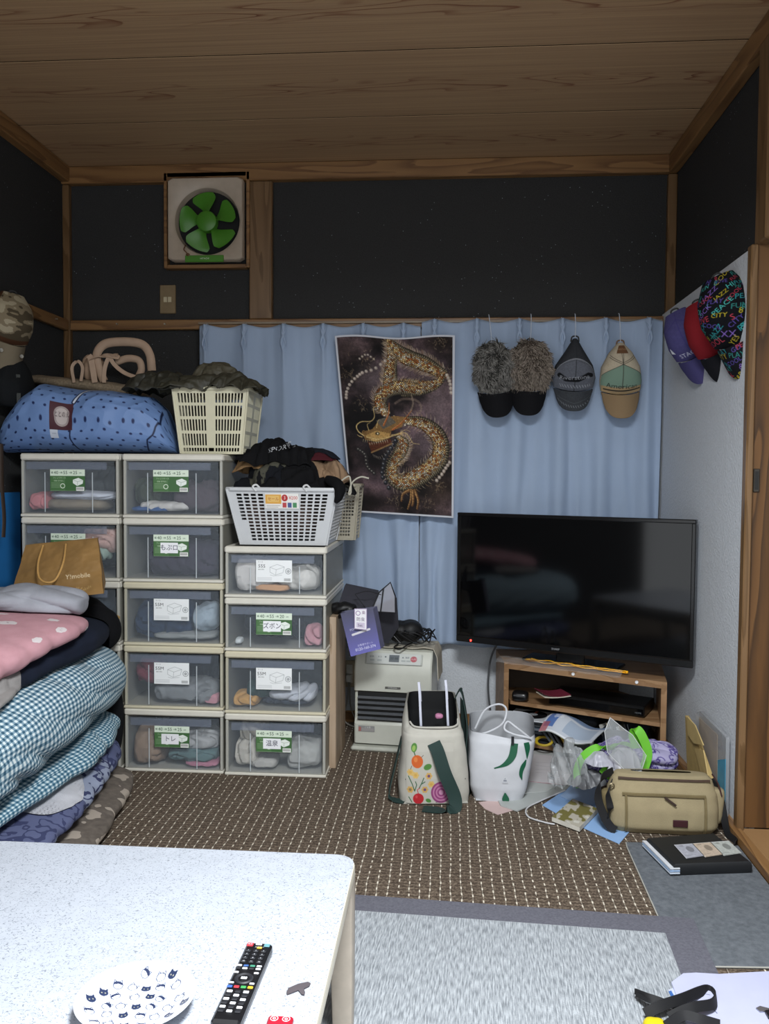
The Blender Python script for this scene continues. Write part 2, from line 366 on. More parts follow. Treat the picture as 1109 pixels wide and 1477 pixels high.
# ------------------------------------------------------------------ raster canvas for flat print
class Canvas:
    def __init__(s, w, h, c): s.w, s.h = w, h; s.a = np.ones((h, w, 3))*hx(c); s.X, s.Y = np.meshgrid(np.arange(w)+.5, np.arange(h)+.5)
    def put(s, d, c, al=1):      # d: signed distance, negative inside
        k = (np.clip(.5-d, 0, 1)*al)[..., None]; s.a = s.a*(1-k)+hx(c)*k; return s
    def rect(s, x0, y0, x1, y1, c, al=1): return s.put(np.maximum(np.maximum(x0-s.X, s.X-x1), np.maximum(y0-s.Y, s.Y-y1)), c, al)
    def ell(s, x, y, rx, ry, c, ang=0, al=1, ring=0):
        R = int(max(rx, ry)+ring+3); i0, i1, j0, j1 = max(int(y)-R, 0), int(y)+R+1, max(int(x)-R, 0), int(x)+R+1
        if i1 <= 0 or j1 <= 0 or i0 >= s.h or j0 >= s.w: return s
        X, Y = s.X[i0:i1, j0:j1]-x, s.Y[i0:i1, j0:j1]-y; ca, sa = math.cos(ang), math.sin(ang); X, Y = X*ca+Y*sa, -X*sa+Y*ca
        d = (np.sqrt((X/rx)**2+(Y/ry)**2)-1)*min(rx, ry)
        if ring: d = np.abs(d)-ring
        k = (np.clip(.5-d, 0, 1)*al)[..., None]; w_ = s.a[i0:i1, j0:j1]; s.a[i0:i1, j0:j1] = w_*(1-k)+hx(c)*k; return s
    def line(s, pts, w, c, al=1, w1=None):
        n = len(pts)-1; xs, ys = [p[0] for p in pts], [p[1] for p in pts]; R = w+3
        i0, i1, j0, j1 = int(max(min(ys)-R, 0)), int(max(max(ys)+R, 0)), int(max(min(xs)-R, 0)), int(max(max(xs)+R, 0)); SX, SY = s.X[i0:i1, j0:j1], s.Y[i0:i1, j0:j1]
        if SX.size == 0: return s
        D = np.full(SX.shape, 1e9)
        for i in range(n):
            (x0, y0), (x1, y1) = pts[i], pts[i+1]; dx, dy = x1-x0, y1-y0; L = dx*dx+dy*dy+1e-9
            t = np.clip(((SX-x0)*dx+(SY-y0)*dy)/L, 0, 1); wd = w if w1 is None else w+(w1-w)*(i+t)/n
            D = np.minimum(D, np.hypot(SX-x0-t*dx, SY-y0-t*dy)-wd/2)
        k = (np.clip(.5-D, 0, 1)*al)[..., None]; s.a[i0:i1, j0:j1] = s.a[i0:i1, j0:j1]*(1-k)+hx(c)*k; return s
    def poly(s, pts, c, al=1):
        ins = np.zeros((s.h, s.w), bool); n = len(pts)
        for i in range(n):
            (x0, y0), (x1, y1) = pts[i], pts[(i+1) % n]
            if y0 != y1: ins ^= ((y0 > s.Y) != (y1 > s.Y)) & (s.X < (x1-x0)*(s.Y-y0)/(y1-y0)+x0)
        return s.put(np.where(ins, -1., 1.), c, al)
    def text(s, t, x, y, size, c, al=1, ang=0, sx=1, align='CENTER'):
        V, F = glyphs(t, align); V = V*size; V[:, 0] *= sx; ca, sa = math.cos(ang), math.sin(ang)
        P = np.stack([x+V[:, 0]*ca+V[:, 1]*sa, y+V[:, 0]*sa-V[:, 1]*ca], 1); acc = np.zeros((s.h*3, s.w*3), bool)
        for f in F:
            q = P[list(f)]*3; x0, y0 = np.floor(q.min(0)).astype(int); x1, y1 = np.ceil(q.max(0)).astype(int)+1
            x0, y0 = max(x0, 0), max(y0, 0); x1, y1 = min(x1, s.w*3), min(y1, s.h*3)
            if x1 <= x0 or y1 <= y0: continue
            X, Y = np.meshgrid(np.arange(x0, x1)+.5, np.arange(y0, y1)+.5); ins = np.zeros(X.shape, bool); n = len(q)
            for i in range(n):
                (a0, b0), (a1, b1) = q[i], q[(i+1) % n]
                if b0 != b1: ins ^= ((b0 > Y) != (b1 > Y)) & (X < (a1-a0)*(Y-b0)/(b1-b0)+a0)
            acc[y0:y1, x0:x1] |= ins
        k = acc.reshape(s.h, 3, s.w, 3).mean((1, 3))[..., None]*al; s.a = s.a*(1-k)+hx(c)*k; return s
    def noise(s, f, amp, seed=0, o=3):
        n = fbm(np.stack([s.X.ravel()*f, s.Y.ravel()*f, s.X.ravel()*0], 1), seed, o).reshape(s.h, s.w)
        s.a = s.a*(1+amp*n[..., None]); return s
def flat(p0, ux, vy):   # canvas onto a flat rectangle: corner (top left), across, down
    p0, ux, vy = (np.asarray(q, float) for q in (p0, ux, vy))
    return lambda u, v: p0+u[:, None]*ux+v[:, None]*vy
# ================================================================== the setting
XL, XR, YB, ZC, ZR, XW = -1.864, 1.036, 4.012, 2.663, 1.932, .983
def wallmat(name, c, fleck=None, bump=.5, scale=120, var=.08):
    m, nt, b = newmat(name); L = nt.links.new; tc = nd(nt, 'ShaderNodeTexCoord')
    n = nd(nt, 'ShaderNodeTexNoise'); n.inputs['Scale'].default_value = scale; n.inputs['Detail'].default_value = 4; L(tc.outputs['Object'], n.inputs['Vector'])
    c = np.array(lin(c)); r = nd(nt, 'ShaderNodeMix', data_type='RGBA'); r.inputs[6].default_value = (*c*(1-var*2.5), 1); r.inputs[7].default_value = (*np.clip(c*(1+var*2.5), 0, 1), 1)
    L(n.outputs['Fac'], r.inputs[0]); out = r.outputs[2]
    if fleck:
        v = nd(nt, 'ShaderNodeTexVoronoi'); v.inputs['Scale'].default_value = 42; L(tc.outputs['Object'], v.inputs['Vector'])
        lt = nd(nt, 'ShaderNodeMath', operation='LESS_THAN', i1=.085); L(v.outputs['Distance'], lt.inputs[0])
        n3 = nd(nt, 'ShaderNodeTexNoise'); n3.inputs['Scale'].default_value = 9; L(tc.outputs['Object'], n3.inputs['Vector'])
        gt = nd(nt, 'ShaderNodeMath', operation='GREATER_THAN', i1=.56); L(n3.outputs['Fac'], gt.inputs[0])
        mu = nd(nt, 'ShaderNodeMath', operation='MULTIPLY'); L(lt.outputs[0], mu.inputs[0]); L(gt.outputs[0], mu.inputs[1])
        x = nd(nt, 'ShaderNodeMix', data_type='RGBA'); L(mu.outputs[0], x.inputs[0]); L(out, x.inputs[6]); x.inputs[7].default_value = (*lin(fleck), 1); out = x.outputs[2]
    L(out, b.inputs['Base Color']); b.inputs['Roughness'].default_value = .9; b.inputs['Specular IOR Level'].default_value = .2
    bp = nd(nt, 'ShaderNodeBump'); bp.inputs['Strength'].default_value = bump; bp.inputs['Distance'].default_value = .004
    L(n.outputs['Fac'], bp.inputs['Height']); L(bp.outputs[0], b.inputs['Normal']); return m
DARK = wallmat('dark_plaster', '#373737', '#8a8f96', .9, 160, .13)
WHITE = wallmat('white_wallpaper', '#cfd3d8', None, .8, 130, .05)
TRIM = wood('#6b4a2c', '#84613c', '#916c44', 'X', 1.2, .4)
TRIMZ = wood('#60472b', '#705538', '#7b5f41', 'Z', 1.2, .35)
TRIMY = wood('#6b4a2c', '#84613c', '#916c44', 'Y', 1.2, .4)
# carpet: brown loops with rows of cream stitches
def carpetmat():
    m, nt, b = newmat('carpet'); L = nt.links.new; tc = nd(nt, 'ShaderNodeTexCoord'); sp = nd(nt, 'ShaderNodeSeparateXYZ'); L(tc.outputs['Object'], sp.inputs[0])
    def M(op, a, bb=None, cc=None):
        n = nd(nt, 'ShaderNodeMath', operation=op)
        for i, q in enumerate((a, bb, cc)):
            if q is None: continue
            if isinstance(q, (int, float)): n.inputs[i].default_value = q
            else: L(q, n.inputs[i])
        return n.outputs[0]
    wob = nd(nt, 'ShaderNodeTexNoise'); wob.inputs['Scale'].default_value = 9; L(tc.outputs['Object'], wob.inputs['Vector'])
    x = M('ADD', sp.outputs[0], M('MULTIPLY', M('SUBTRACT', wob.outputs['Fac'], .5), .012))
    fx = M('ABSOLUTE', M('SUBTRACT', M('FRACT', M('DIVIDE', x, .0303)), .5)); row = M('FLOOR', M('DIVIDE', x, .0303))
    ph = M('FRACT', M('MULTIPLY', M('SINE', M('MULTIPLY', row, 12.9)), 43.7))
    yy = M('ADD', M('DIVIDE', sp.outputs[1], .036), ph); fy = M('ABSOLUTE', M('SUBTRACT', M('FRACT', yy), .5))
    dot = M('MULTIPLY', M('LESS_THAN', fx, .065), M('LESS_THAN', fy, .20)); ln = M('MULTIPLY', M('LESS_THAN', fx, .030), .42)
    n3 = nd(nt, 'ShaderNodeTexNoise'); n3.inputs['Scale'].default_value = 12; L(tc.outputs['Object'], n3.inputs['Vector'])
    ln = M('MULTIPLY', ln, M('GREATER_THAN', n3.outputs['Fac'], .44))
    msk = M('MAXIMUM', dot, ln)
    n = nd(nt, 'ShaderNodeTexNoise'); n.inputs['Scale'].default_value = 170; n.inputs['Detail'].default_value = 3; L(tc.outputs['Object'], n.inputs['Vector'])
    # darker cross bands of the weave
    band = M('MULTIPLY', M('LESS_THAN', M('ABSOLUTE', M('SUBTRACT', M('FRACT', M('DIVIDE', sp.outputs[1], .0182)), .5)), .14), .16)
    r = ramp(nt, [(.32, '#463c34'), (.5, '#66594d'), (.68, '#817465')]); L(M('SUBTRACT', n.outputs['Fac'], band), r.inputs[0])
    mx = nd(nt, 'ShaderNodeMix', data_type='RGBA'); L(msk, mx.inputs[0]); L(r.outputs[0], mx.inputs[6]); mx.inputs[7].default_value = (*lin('#d9d0bf'), 1)
    L(mx.outputs[2], b.inputs['Base Color']); b.inputs['Roughness'].default_value = .95; b.inputs['Specular IOR Level'].default_value = .1
    bp = nd(nt, 'ShaderNodeBump'); bp.inputs['Strength'].default_value = .9; bp.inputs['Distance'].default_value = .004
    L(M('ADD', n.outputs['Fac'], M('MULTIPLY', msk, .5)), bp.inputs['Height']); L(bp.outputs[0], b.inputs['Normal']); return m
struct('floor', MB().b2(XL, XR+.6, .2, YB, -.05, 0), carpetmat())
# walls
struct('wall_back', MB().b2(XL-.1, XR+.1, YB, YB+.1, 0, ZC+.1), DARK)
lp = struct('wall_panel_back', MB().b2(-1.15, .98, YB-.012, YB-.0005, .05, 1.9), WHITE)
lp['kind'] = 'structure'; lp.name = 'wall_back_lower'
struct('wall_left', MB().b2(XL-.1, XL, .2, YB, 0, ZC+.1), DARK)
struct('wall_right', MB().b2(XR, XR+.1, 2.853, YB, 0, ZC+.1), DARK)
struct('wall_right_lower', MB().b2(XW, XR-.0005, 2.845, YB-.013, .0, ZR+.01), WHITE)
struct('wall_right_upper', MB().b2(XR, XR+.1, .2, 2.8525, 2.06, ZC+.1), DARK)
# ceiling of wide boards; the joints are recessed
def ceilmat():
    m, nt, b = newmat('ceiling_wood'); L = nt.links.new; tc = nd(nt, 'ShaderNodeTexCoord'); oi = nd(nt, 'ShaderNodeObjectInfo')
    mp = nd(nt, 'ShaderNodeMapping'); mp.inputs['Scale'].default_value = (1.1, 7, 7)
    sp = nd(nt, 'ShaderNodeSeparateXYZ'); L(tc.outputs['Object'], mp.inputs[0]); L(tc.outputs['Object'], sp.inputs[0])
    n = nd(nt, 'ShaderNodeTexNoise'); n.inputs['Scale'].default_value = 1.5; n.inputs['Detail'].default_value = 1.5; n.inputs['Distortion'].default_value = .3; L(mp.outputs[0], n.inputs['Vector'])
    # flame figure only along the middle of each board
    ab = nd(nt, 'ShaderNodeMath', operation='ABSOLUTE'); L(sp.outputs[1], ab.inputs[0])
    mr = nd(nt, 'ShaderNodeMapRange', i1=.02, i2=.085, i3=1.0, i4=.0); L(ab.outputs[0], mr.inputs[0])
    mu = nd(nt, 'ShaderNodeMath', operation='MULTIPLY', i1=7.0); fr = nd(nt, 'ShaderNodeMath', operation='FRACT'); L(n.outputs['Fac'], mu.inputs[0]); L(mu.outputs[0], fr.inputs[0])
    r = ramp(nt, [(0, '#000000'), (.72, '#000000'), (.97, '#ffffff'), (1, '#000000')]); L(fr.outputs[0], r.inputs[0])
    ml = nd(nt, 'ShaderNodeMath', operation='MULTIPLY'); L(r.outputs[0], ml.inputs[0]); L(mr.outputs[0], ml.inputs[1])
    mp2 = nd(nt, 'ShaderNodeMapping'); mp2.inputs['Scale'].default_value = (.6, 60, 10); L(tc.outputs['Object'], mp2.inputs[0])
    n2 = nd(nt, 'ShaderNodeTexNoise'); n2.inputs['Scale'].default_value = 2; n2.inputs['Detail'].default_value = 3; L(mp2.outputs[0], n2.inputs['Vector'])
    b0 = ramp(nt, [(.3, '#a08060'), (.7, '#b89872')]); L(n2.outputs['Fac'], b0.inputs[0])
    x = nd(nt, 'ShaderNodeMix', data_type='RGBA'); L(ml.outputs[0], x.inputs[0]); L(b0.outputs[0], x.inputs[6]); x.inputs[7].default_value = (*lin('#7a4a30'), 1)
    L(x.outputs[2], b.inputs['Base Color']); b.inputs['Roughness'].default_value = .55; return m
CM = ceilmat()
ceil = struct('ceiling', MB().b2(XL-.1, XR+.1, .2, YB+.1, ZC+.012, ZC+.1), mat('#120a05', .9))
edges = [YB-.002, 3.5004, 2.9676, 2.435, 1.902, 1.37, .84, .31]
for i in range(len(edges)-1):
    mb = MB(); mb.box((0, 0, 0), (XR-XL, edges[i]-edges[i+1]-.007, .0115), None, .0008)
    o = mb.build('ceiling_board', CM, ceil, local=True); c = ((XR+XL)/2, (edges[i]+edges[i+1])/2, ZC+.006)
    o.location = Vector(c)-ceil.location
for y in edges[1:-1]: MB().b2(XL, XR, y-.0034, y+.0034, ZC+.0015, ZC+.0125).build('joint_strip', mat('#1d120a', .9, spec=0), ceil)
# wooden frame
t = .045
struct('trim_1', MB().b2(XL, XR, YB-t, YB-.0005, ZC-.082, ZC-.001, .004), TRIM)
struct('trim_2', MB().b2(XL+.0005, XL+t, .25, YB-t-.001, ZC-.075, ZC-.001, .004), TRIMY)
struct('trim_3', MB().b2(XR-t, XR-.0005, .25, YB-t-.001, ZC-.085, ZC-.001, .004), TRIMY)
struct('trim_4', MB().b2(XL+.0005, XL+.034, YB-.035, YB-.0005, 0, ZC-.083, .004), TRIMZ)
struct('trim_5', MB().b2(XR-.042, XR-.0005, YB-.035, YB-.0005, ZR+.015, ZC-.086, .004), TRIMZ)
struct('trim_6', MB().b2(-.948, -.838, YB-.035, YB-.0005, ZR+.001, ZC-.083, .004), TRIMZ)
struct('trim_7', MB().b2(XL+.036, XR-.001, YB-.038, YB-.0005, ZR-.047, ZR, .004), TRIM)
struct('trim_8', MB().b2(XL+.0005, XL+.03, .25, YB-.04, ZR-.05, ZR+.002, .004), TRIMY)
struct('trim_9', MB().b2(.985, XR+.06, 2.745, 2.838, ZR+.012, ZC-.086, .005), TRIMZ)
struct('trim_10', MB().b2(.966, .990, 2.806, 2.844, .0, ZR+.01, .004), TRIMZ)
struct('trim_11', MB().b2(1.0, XR+.05, .3, 2.744, ZR+.03, 2.06, .004), TRIMY)
struct('trim_13', MB().b2(1.03, XR+.7, 2.745, 2.824, 1.962, 2.06, .004), TRIM)
struct('wall_closet', MB().b2(1.75, 1.85, .2, 2.85, 0, ZC), DARK).name = 'wall_closet_side'
struct('ceiling_closet', MB().b2(XR+.101, 1.85, .2, 2.85, 2.061, 2.16), WHITE)
struct('baseboard_back', MB().b2(-1.1, .982, YB-.03, YB-.0125, .0005, .055, .003), TRIM)
struct('baseboard_right', MB().b2(.952, .9825, .9, YB-.0305, .0005, .035, .004), TRIMY)
struct('doorstep', MB().b2(.985, XR+.7, .6, 2.824, .0005, .03, .004), wood('#7a5733', '#93704a', '#a07c55', 'Y', .8, .4)).name = 'trim_12'
# sliding door in the doorway, recessed
dr = thing('door_1', 'brown wooden sliding door with a recessed dark pull', 'door', (1.3, 2.84, .031)); del dr['category']; dr['kind'] = 'structure'
DW = wood('#3f2913', '#5f4020', '#6b4a28', 'Z', .9, .45, 9)
MB().b2(.991, 1.75, 2.825, 2.85, .031, 1.96, .001).build('door_panel', DW, dr)
mb = MB(); q = PY(1091, 693, 2.82); mb.b2(q[0]-.010, q[0]+.010, 2.818, 2.825, q[2]-.038, q[2]+.038, .002); mb.b2(q[0]-.006, q[0]+.006, 2.817, 2.8178, q[2]-.030, q[2]+.030, 0, 1)
mb.build('door_pull', [mat('#55504a', .4, .8), mat('#1c1a18', .6)], dr)
# screws left in the rails
for k, (x, y) in enumerate(((168, 467), (237, 467))):
    p = PY(x, y, YB-.05); tag(MB().cyl(p, p+[0, .013, 0], .004, n=8).build('screw_hook', mat('#c9c4b5', .3, .8)), ('pale screw in the back rail, below and left of the beige wall plate', 'pale screw in the back rail right under the beige wall plate')[k], 'screw', 'screws in the rails')
p = PX(83, 460, XL+.04); tag(MB().cyl(p, p-[.01, 0, 0], .004, n=8).build('screw_hook', mat('#c9c4b5', .3, .8)), 'pale screw in the left wall rail near the corner post', 'screw', 'screws in the rails')

# ================================================================== ventilation fan and wall plates
f = thing('ventilation_fan', 'square cream wall fan with five green blades in a dark round opening', 'fan', (-1.15, YB-.001, 2.19))
x0, x1, z0, z1 = -1.343, -.958, 2.19, 2.60; cx, cz, rr = -1.142, 2.385, .148
CREAM = mat('#b9aa98', .4, var=.05)
mb = MB(); N = 64; yf = YB-.075   # face with a round hole
a = np.arange(N)*2*np.pi/N
def sq(t):
    c, s = math.cos(t), math.sin(t); hw = (x1-x0)/2-.012; hh = (z1-z0)/2-.012; k = min(hw/abs(c) if abs(c) > 1e-6 else 9, hh/abs(s) if abs(s) > 1e-6 else 9)
    return ((x0+x1)/2+c*k, (z0+z1)/2+s*k)
rings = [[(sq(t)[0], YB-.03, sq(t)[1]) for t in a], [(sq(t)[0], yf+.006, sq(t)[1]) for t in a], [((x0+x1)/2+(sq(t)[0]-(x0+x1)/2)*.975, yf, (z0+z1)/2+(sq(t)[1]-(z0+z1)/2)*.975) for t in a],
         [(cx+(rr+.022)*math.cos(t), yf, cz+(rr+.022)*math.sin(t)) for t in a], [(cx+(rr+.008)*math.cos(t), yf+.010, cz+(rr+.008)*math.sin(t)) for t in a], [(cx+rr*math.cos(t), yf+.045, cz+rr*math.sin(t)) for t in a]]
mb.ringloft(rings, caps=False); mb.build('face_plate', CREAM, f)
mb = MB(); mb.cyl((cx, YB-.028, cz), (cx, YB-.022, cz), rr+.001, n=48); mb.build('duct', mat('#101112', .8), f)
mb = MB()
for (p, d) in (((x0-.008, 0), (.016, 1)), ((x1+.006, 0), (.016, 1))): mb.b2(p[0]-.008, p[0]+.008, YB-.045, YB-.001, z0-.016, z1+.022, .002)
mb.b2(x0-.0, x1-.002, YB-.045, YB-.001, z1, z1+.022, .002); mb.b2(x0, x1-.002, YB-.045, YB-.001, z0-.018, z0, .002)
mb.build('surround', TRIM, f)
GR = mat('#4c8a2c', .35, var=.04)
mb = MB(); mb.lathe([(.0, .0), (.040, .0), (.047, .004), (.049, .012), (.049, .04)], 32, (cx-.002, yf-.004, cz), eul(-math.pi/2), caps=False); hubs = mb.build('hub', GR, f)
for k in range(5):
    t0 = math.radians(72*k+20)
    def blade(u, v, t0=t0):
        r = .042+(.138-.042)*v; wdt = (.24+.27*np.sin(np.clip(v*1.25, 0, 1)*np.pi/2))*(1-.25*np.clip(v-.85, 0, 1)/.15); th = t0+(u-.5)*2*wdt+.15*v
        return np.stack([cx+r*np.cos(th), yf+.022+(u-.5)*.036*(1-.3*v), cz+r*np.sin(th)], 1)
    mb = MB(); mb.sheet(blade, 14, 12, .002); mb.build('blade', GR, f)
mb = MB(); mb.b2(-1.245, -1.06, yf-.006, yf+.002, z0+.002, z0+.034, .002); g = mb.build('brand_strip', GR, f, label='green strip with small white lettering')
mb = MB(); mb.text('HITACHI', .011, lambda a_, b_: np.stack([-1.15+a_, b_*0+yf-.0068, z0+.018+b_], 1)); mb.build('lettering', mat('#e9eee0', .5), g)
mb = MB(); mb.tube(smooth_path([(-1.243, yf+.002, z0+.085), (-1.248, yf-.012, z0+.06), (-1.235, yf-.012, z0+.045), (-1.228, yf-.004, z0+.03)], 14), .003, 6); mb.lathe([(.001, 0), (.010, .004), (.010, .012), (.001, .016)], 12, (-1.232, yf-.008, z0+.036), eul(-math.pi/2)); mb.build('pull_catch', mat('#6b4a34', .5), f)
f = thing('wall_plate', 'beige rectangular wall plate with a small white double socket under the fan', 'socket', (-1.353, YB-.001, 1.966))
MB().b2(-1.392, -1.314, YB-.012, YB-.001, 1.966, 2.103, .003).build('plate', mat('#8d7a5c', .4, .3), f)
mb = MB(); mb.b2(-1.372, -1.355, YB-.015, YB-.011, 2.02, 2.045, .001); mb.b2(-1.351, -1.334, YB-.015, YB-.011, 2.02, 2.045, .001); mb.build('socket_insert', mat('#cbbf9f', .4), f)
f = thing('wall_outlet', 'white wall outlet beside the heater with a plug and cords in it', 'outlet', (-.47, YB-.013, .17))
MB().b2(-.50, -.425, YB-.02, YB-.0125, .17, .30, .003).build('plate', mat('#b9a88a', .4), f)
MB().b2(-.476, -.446, YB-.024, YB-.019, .19, .28, .002).build('socket_insert', mat('#e8e4d8', .4), f)
f = thing('power_plug', 'white plug with a grey cord pushed into the outlet by the heater', 'plug', (-.461, YB-.04, .2))
MB().b2(-.475, -.447, YB-.055, YB-.0245, .20, .235, .004).build('plug_body', mat('#ece9df', .4), f)
mb = MB(); mb.tube(smooth_path([(-.461, YB-.05, .20), (-.465, YB-.07, .12), (-.48, YB-.09, .04), (-.44, YB-.11, .008), (-.36, YB-.13, .008)], 30), .0035, 6); mb.tube(smooth_path([(-.455, YB-.05, .20), (-.45, YB-.07, .1), (-.42, YB-.08, .03), (-.36, YB-.11, .008)], 30), .003, 6); mb.build('cord', mat('#9b978c', .6), f)

# ================================================================== drawer boxes
BW, BD = .405, .55
CLP = clear('#b4bec8', .085, .3); CLB = clear('#b4b2a6', .42, .35); LID = mat('#d6d2c6', .4, var=.03); LIDY = mat('#cfc7ae', .4, var=.03); STRIPE = clear('#8a93a3', .34, .3, 'l'); RIB = clear('#dfe6ea', .55, .3, 'r')
BOXL = mat('#2c2f2c', .6, var=0)
def make_label(kind, note=None):
    c = Canvas(150, 92, '#f2f4f1')
    if kind[0] == 'g':
        c.rect(0, 28, 150, 92, '#456b41').rect(0, 28, 60, 92, '#4f7549'); c.rect(0, 0, 150, 28, '#dbe8d5')
        for k, (tx, s) in enumerate((('幅', 9), ('40', 19), ('×奥', 9), ('55', 19), ('×高', 9), (kind[1:], 19), ('cm', 9))):
            c.text(tx, (9, 26, 47, 66, 88, 108, 130)[k], 15, s, '#23402a')
        c.text('フィッツケース', 40, 37, 8, '#e5efd8'); c.text('収納 引き出し', 38, 49, 7, '#e5efd8')
        for y in (58, 64, 70, 76): c.line([(6, y), (44, y)], 1.2, '#cfe0c4', .7)
        c.ell(54, 70, 9, 9, '#dfe9d8', ring=1.5); c.line([(62, 30), (62, 90)], 1, '#9cc291', .7)
        c.poly([(98, 44), (122, 36), (142, 46), (140, 60), (116, 70), (98, 58)], '#e9efe8'); c.line([(98, 44), (118, 52), (142, 46)], 1.2, '#8fa090'); c.line([(118, 52), (117, 69)], 1.2, '#8fa090')
        c.rect(112, 74, 146, 90, '#f4f4f0')
        for x in range(115, 143, 3): c.line([(x, 77), (x, 86)], 1.1, '#222222')
    else:
        c.rect(0, 0, 150, 92, '#eceeee'); c.text(kind[1:], 24, 26, 19, '#3a3a3c', sx=1.1); c.text('ケース', 19, 9, 7, '#555555'); c.text('幅40 奥55', 22, 40, 6, '#777777')
        g = '#8f9294'
        c.line([(58, 30), (88, 18), (118, 28), (112, 52), (80, 62), (58, 50), (58, 30), (84, 40), (118, 28)], 1.2, g); c.line([(84, 40), (82, 61)], 1.2, g); c.line([(60, 62), (74, 66), (108, 62)], 1, g)
        c.ell(134, 46, 11, 11, g, ring=1.2); c.ell(134, 46, 6, 6, g); c.text('耐', 134, 46, 9, '#eeeeee')
        for y in (74, 79, 84): c.line([(6, y), (66, y)], 1, g, .8)
        for x in range(118, 144, 3): c.line([(x, 76), (x, 86)], 1.1, '#444444')
    if note:
        c.rect(30, 34, 104, 78, '#f1f1f4'); 
        if len(note) > 3: pass
        c.text(note, 67, 56, 27 if len(note) < 4 else 20, '#23263a', sx=.95)
    c.rect(0, 0, 150, 1.2, '#c9cec6'); c.rect(0, 90.8, 150, 92, '#c9cec6')
    return c
def drawer_box(cx, y0, z0, h, label, lk, note=None, yellow=0, lift=0):
    r = thing('storage_box', label, 'storage box', (cx, y0, z0), 0, 'clear plastic drawer boxes'); W = BW/2; R = .028
    lm = LIDY if yellow else LID
    mb = MB()   # shell
    mb.b2(-W+.004, W-.004, .004, BD-.004, .012, .016); mb.b2(-W+.004, -W+.0065, .01, BD-.004, .016, h-R); mb.b2(W-.0065, W-.004, .01, BD-.004, .016, h-R); mb.b2(-W+.007, W-.007, BD-.008, BD-.004, .016, h-R)
    mb.build('shell', CLB, r, local=True)
    for s in (-1, 1): MB().b2(s*(W-.014), s*(W-.003), .003, .02, .0125, h-R, .003).build('front_post', clear('#cdc8b4' if yellow else '#c4c3ba', .72, .4), r, local=True)
    mb = MB(); mb.b2(-W, W, 0, BD, .0005, .012, .003); mb.b2(-W+.004, W-.004, .006, BD-.004, .0118, .0125)
    mb.build('base_rim', lm, r, local=True)
    mb = MB()  # lid: rim and translucent top
    mb.b2(-W, W, 0, .02, h-R, h-.001, .006); mb.b2(-W, W, BD-.02, BD, h-R, h-.001, .006); mb.b2(-W, -W+.016, .018, BD-.018, h-R, h-.001, .005); mb.b2(W-.016, W, .018, BD-.018, h-R, h-.001, .005)
    mb.b2(-W+.014, W-.014, .016, BD-.016, h-.010, h-.006, 0, 1)
    mb.build('lid', [lm, CLB], r, local=True)
    mb = MB(); yb = -.002; x = W-.017; zt = h-R-.003   # drawer
    mb.b2(-x, x, yb, yb+.003, .016, zt); mb.b2(-x, -x+.002, yb+.004, BD-.03, .02, zt-.03); mb.b2(x-.002, x, yb+.004, BD-.03, .02, zt-.03); mb.b2(-x+.003, x-.003, yb+.004, BD-.03, .018, .020)
    d = mb.build('drawer', CLP, r, local=True)
    mb = MB(); mb.b2(-x+.012, x-.03, yb-.004, yb-.0005, zt-.034, zt-.004, .0015); mb.build('pull_lip', STRIPE, d, local=True)
    for q in (-.24, .24): MB().b2(q*BW-.0015, q*BW+.0015, yb-.003, yb-.0005, .02, zt-.045).build('rib', RIB, d, local=True)
    c = make_label(lk, note); lw, lh = .142, .086; zc = h*.58 if h > .22 else h*.53
    mb = MB(); mb.cv(c, flat((-lw/2-.003, yb-.0052, zc+lh/2), (lw, 0, 0), (0, 0, -lh))); mb.build('label', printmat(.35), d, local=True)
    return r
def stuff_cloth(name, label, cat, c, d, color, seed, rot=0, group=None, parts=None, lim=None, **k):
    mb = MB(); mb.blob(c, d, seed, rot=rot, **k)
    if lim: mb.V = [np.clip(V, *lim) for V in mb.V]
    if parts:
        for (c2, d2) in parts: mb.blob(c2, d2, seed+9, **k)
    return tag(mb.build(name, cloth(color) if isinstance(color, str) else color), label, cat, group)
HB = .2545
YF = 3.236
XA, XB, XC = -1.498, -1.0795, -.667
colA = [('drawer box lowest in the left column, behind the quilts', 'g25', None), ('drawer box second from the floor in the left column, behind the quilts', 'g25', None), ('middle drawer box of the left column, behind the paper bag edge', 'g25', None),
        ('drawer box second from top in the left column, pastel fleece inside', 'g25', None), ('top drawer box of the left column, under the blue dotted bag', 'g25', None)]
for i, (l, k, n) in enumerate(colA): drawer_box(XA, YF, i*HB, HB-.0005, 'clear '+l, k, n)
colB = [('bottom drawer box of the middle column, handwritten note, teal and beige clothes', 'g25', 'トレ'), ('second drawer box from the floor, middle column, grey knitwear', 'w55M', None),
        ('third drawer box from the floor, middle column, navy and striped clothes', 'w55M', None), ('fourth drawer box from the floor, middle column, handwritten sticker on label', 'g25', 'もぷロ'), ('top drawer box of the middle column, green label, cream basket above', 'g25', None)]
for i, (l, k, n) in enumerate(colB): drawer_box(XB, YF, i*HB, HB-.0005, 'clear '+l, k, n, yellow=i in (1, 2))
hz = 0
colC = [('bottom drawer box of the right column, cream caps and knits inside, handwritten label', 'g25', '温泉', .2485), ('second drawer box from the floor, right column, green and yellow cloth', 'w55M', None, .2485),
        ('shallow drawer box with dark clothes and a scribbled green label, right column', 'g20', 'ズボン', .212), ('top shallow drawer box of the right column, white knits inside', 'w55S', None, .2035)]
ZCOL = []
for i, (l, k, n, h) in enumerate(colC):
    drawer_box(XC, YF-.008, hz, h-.0005, 'clear '+l, k, n, yellow=i == 1); ZCOL.append(hz); hz += h
HC = hz
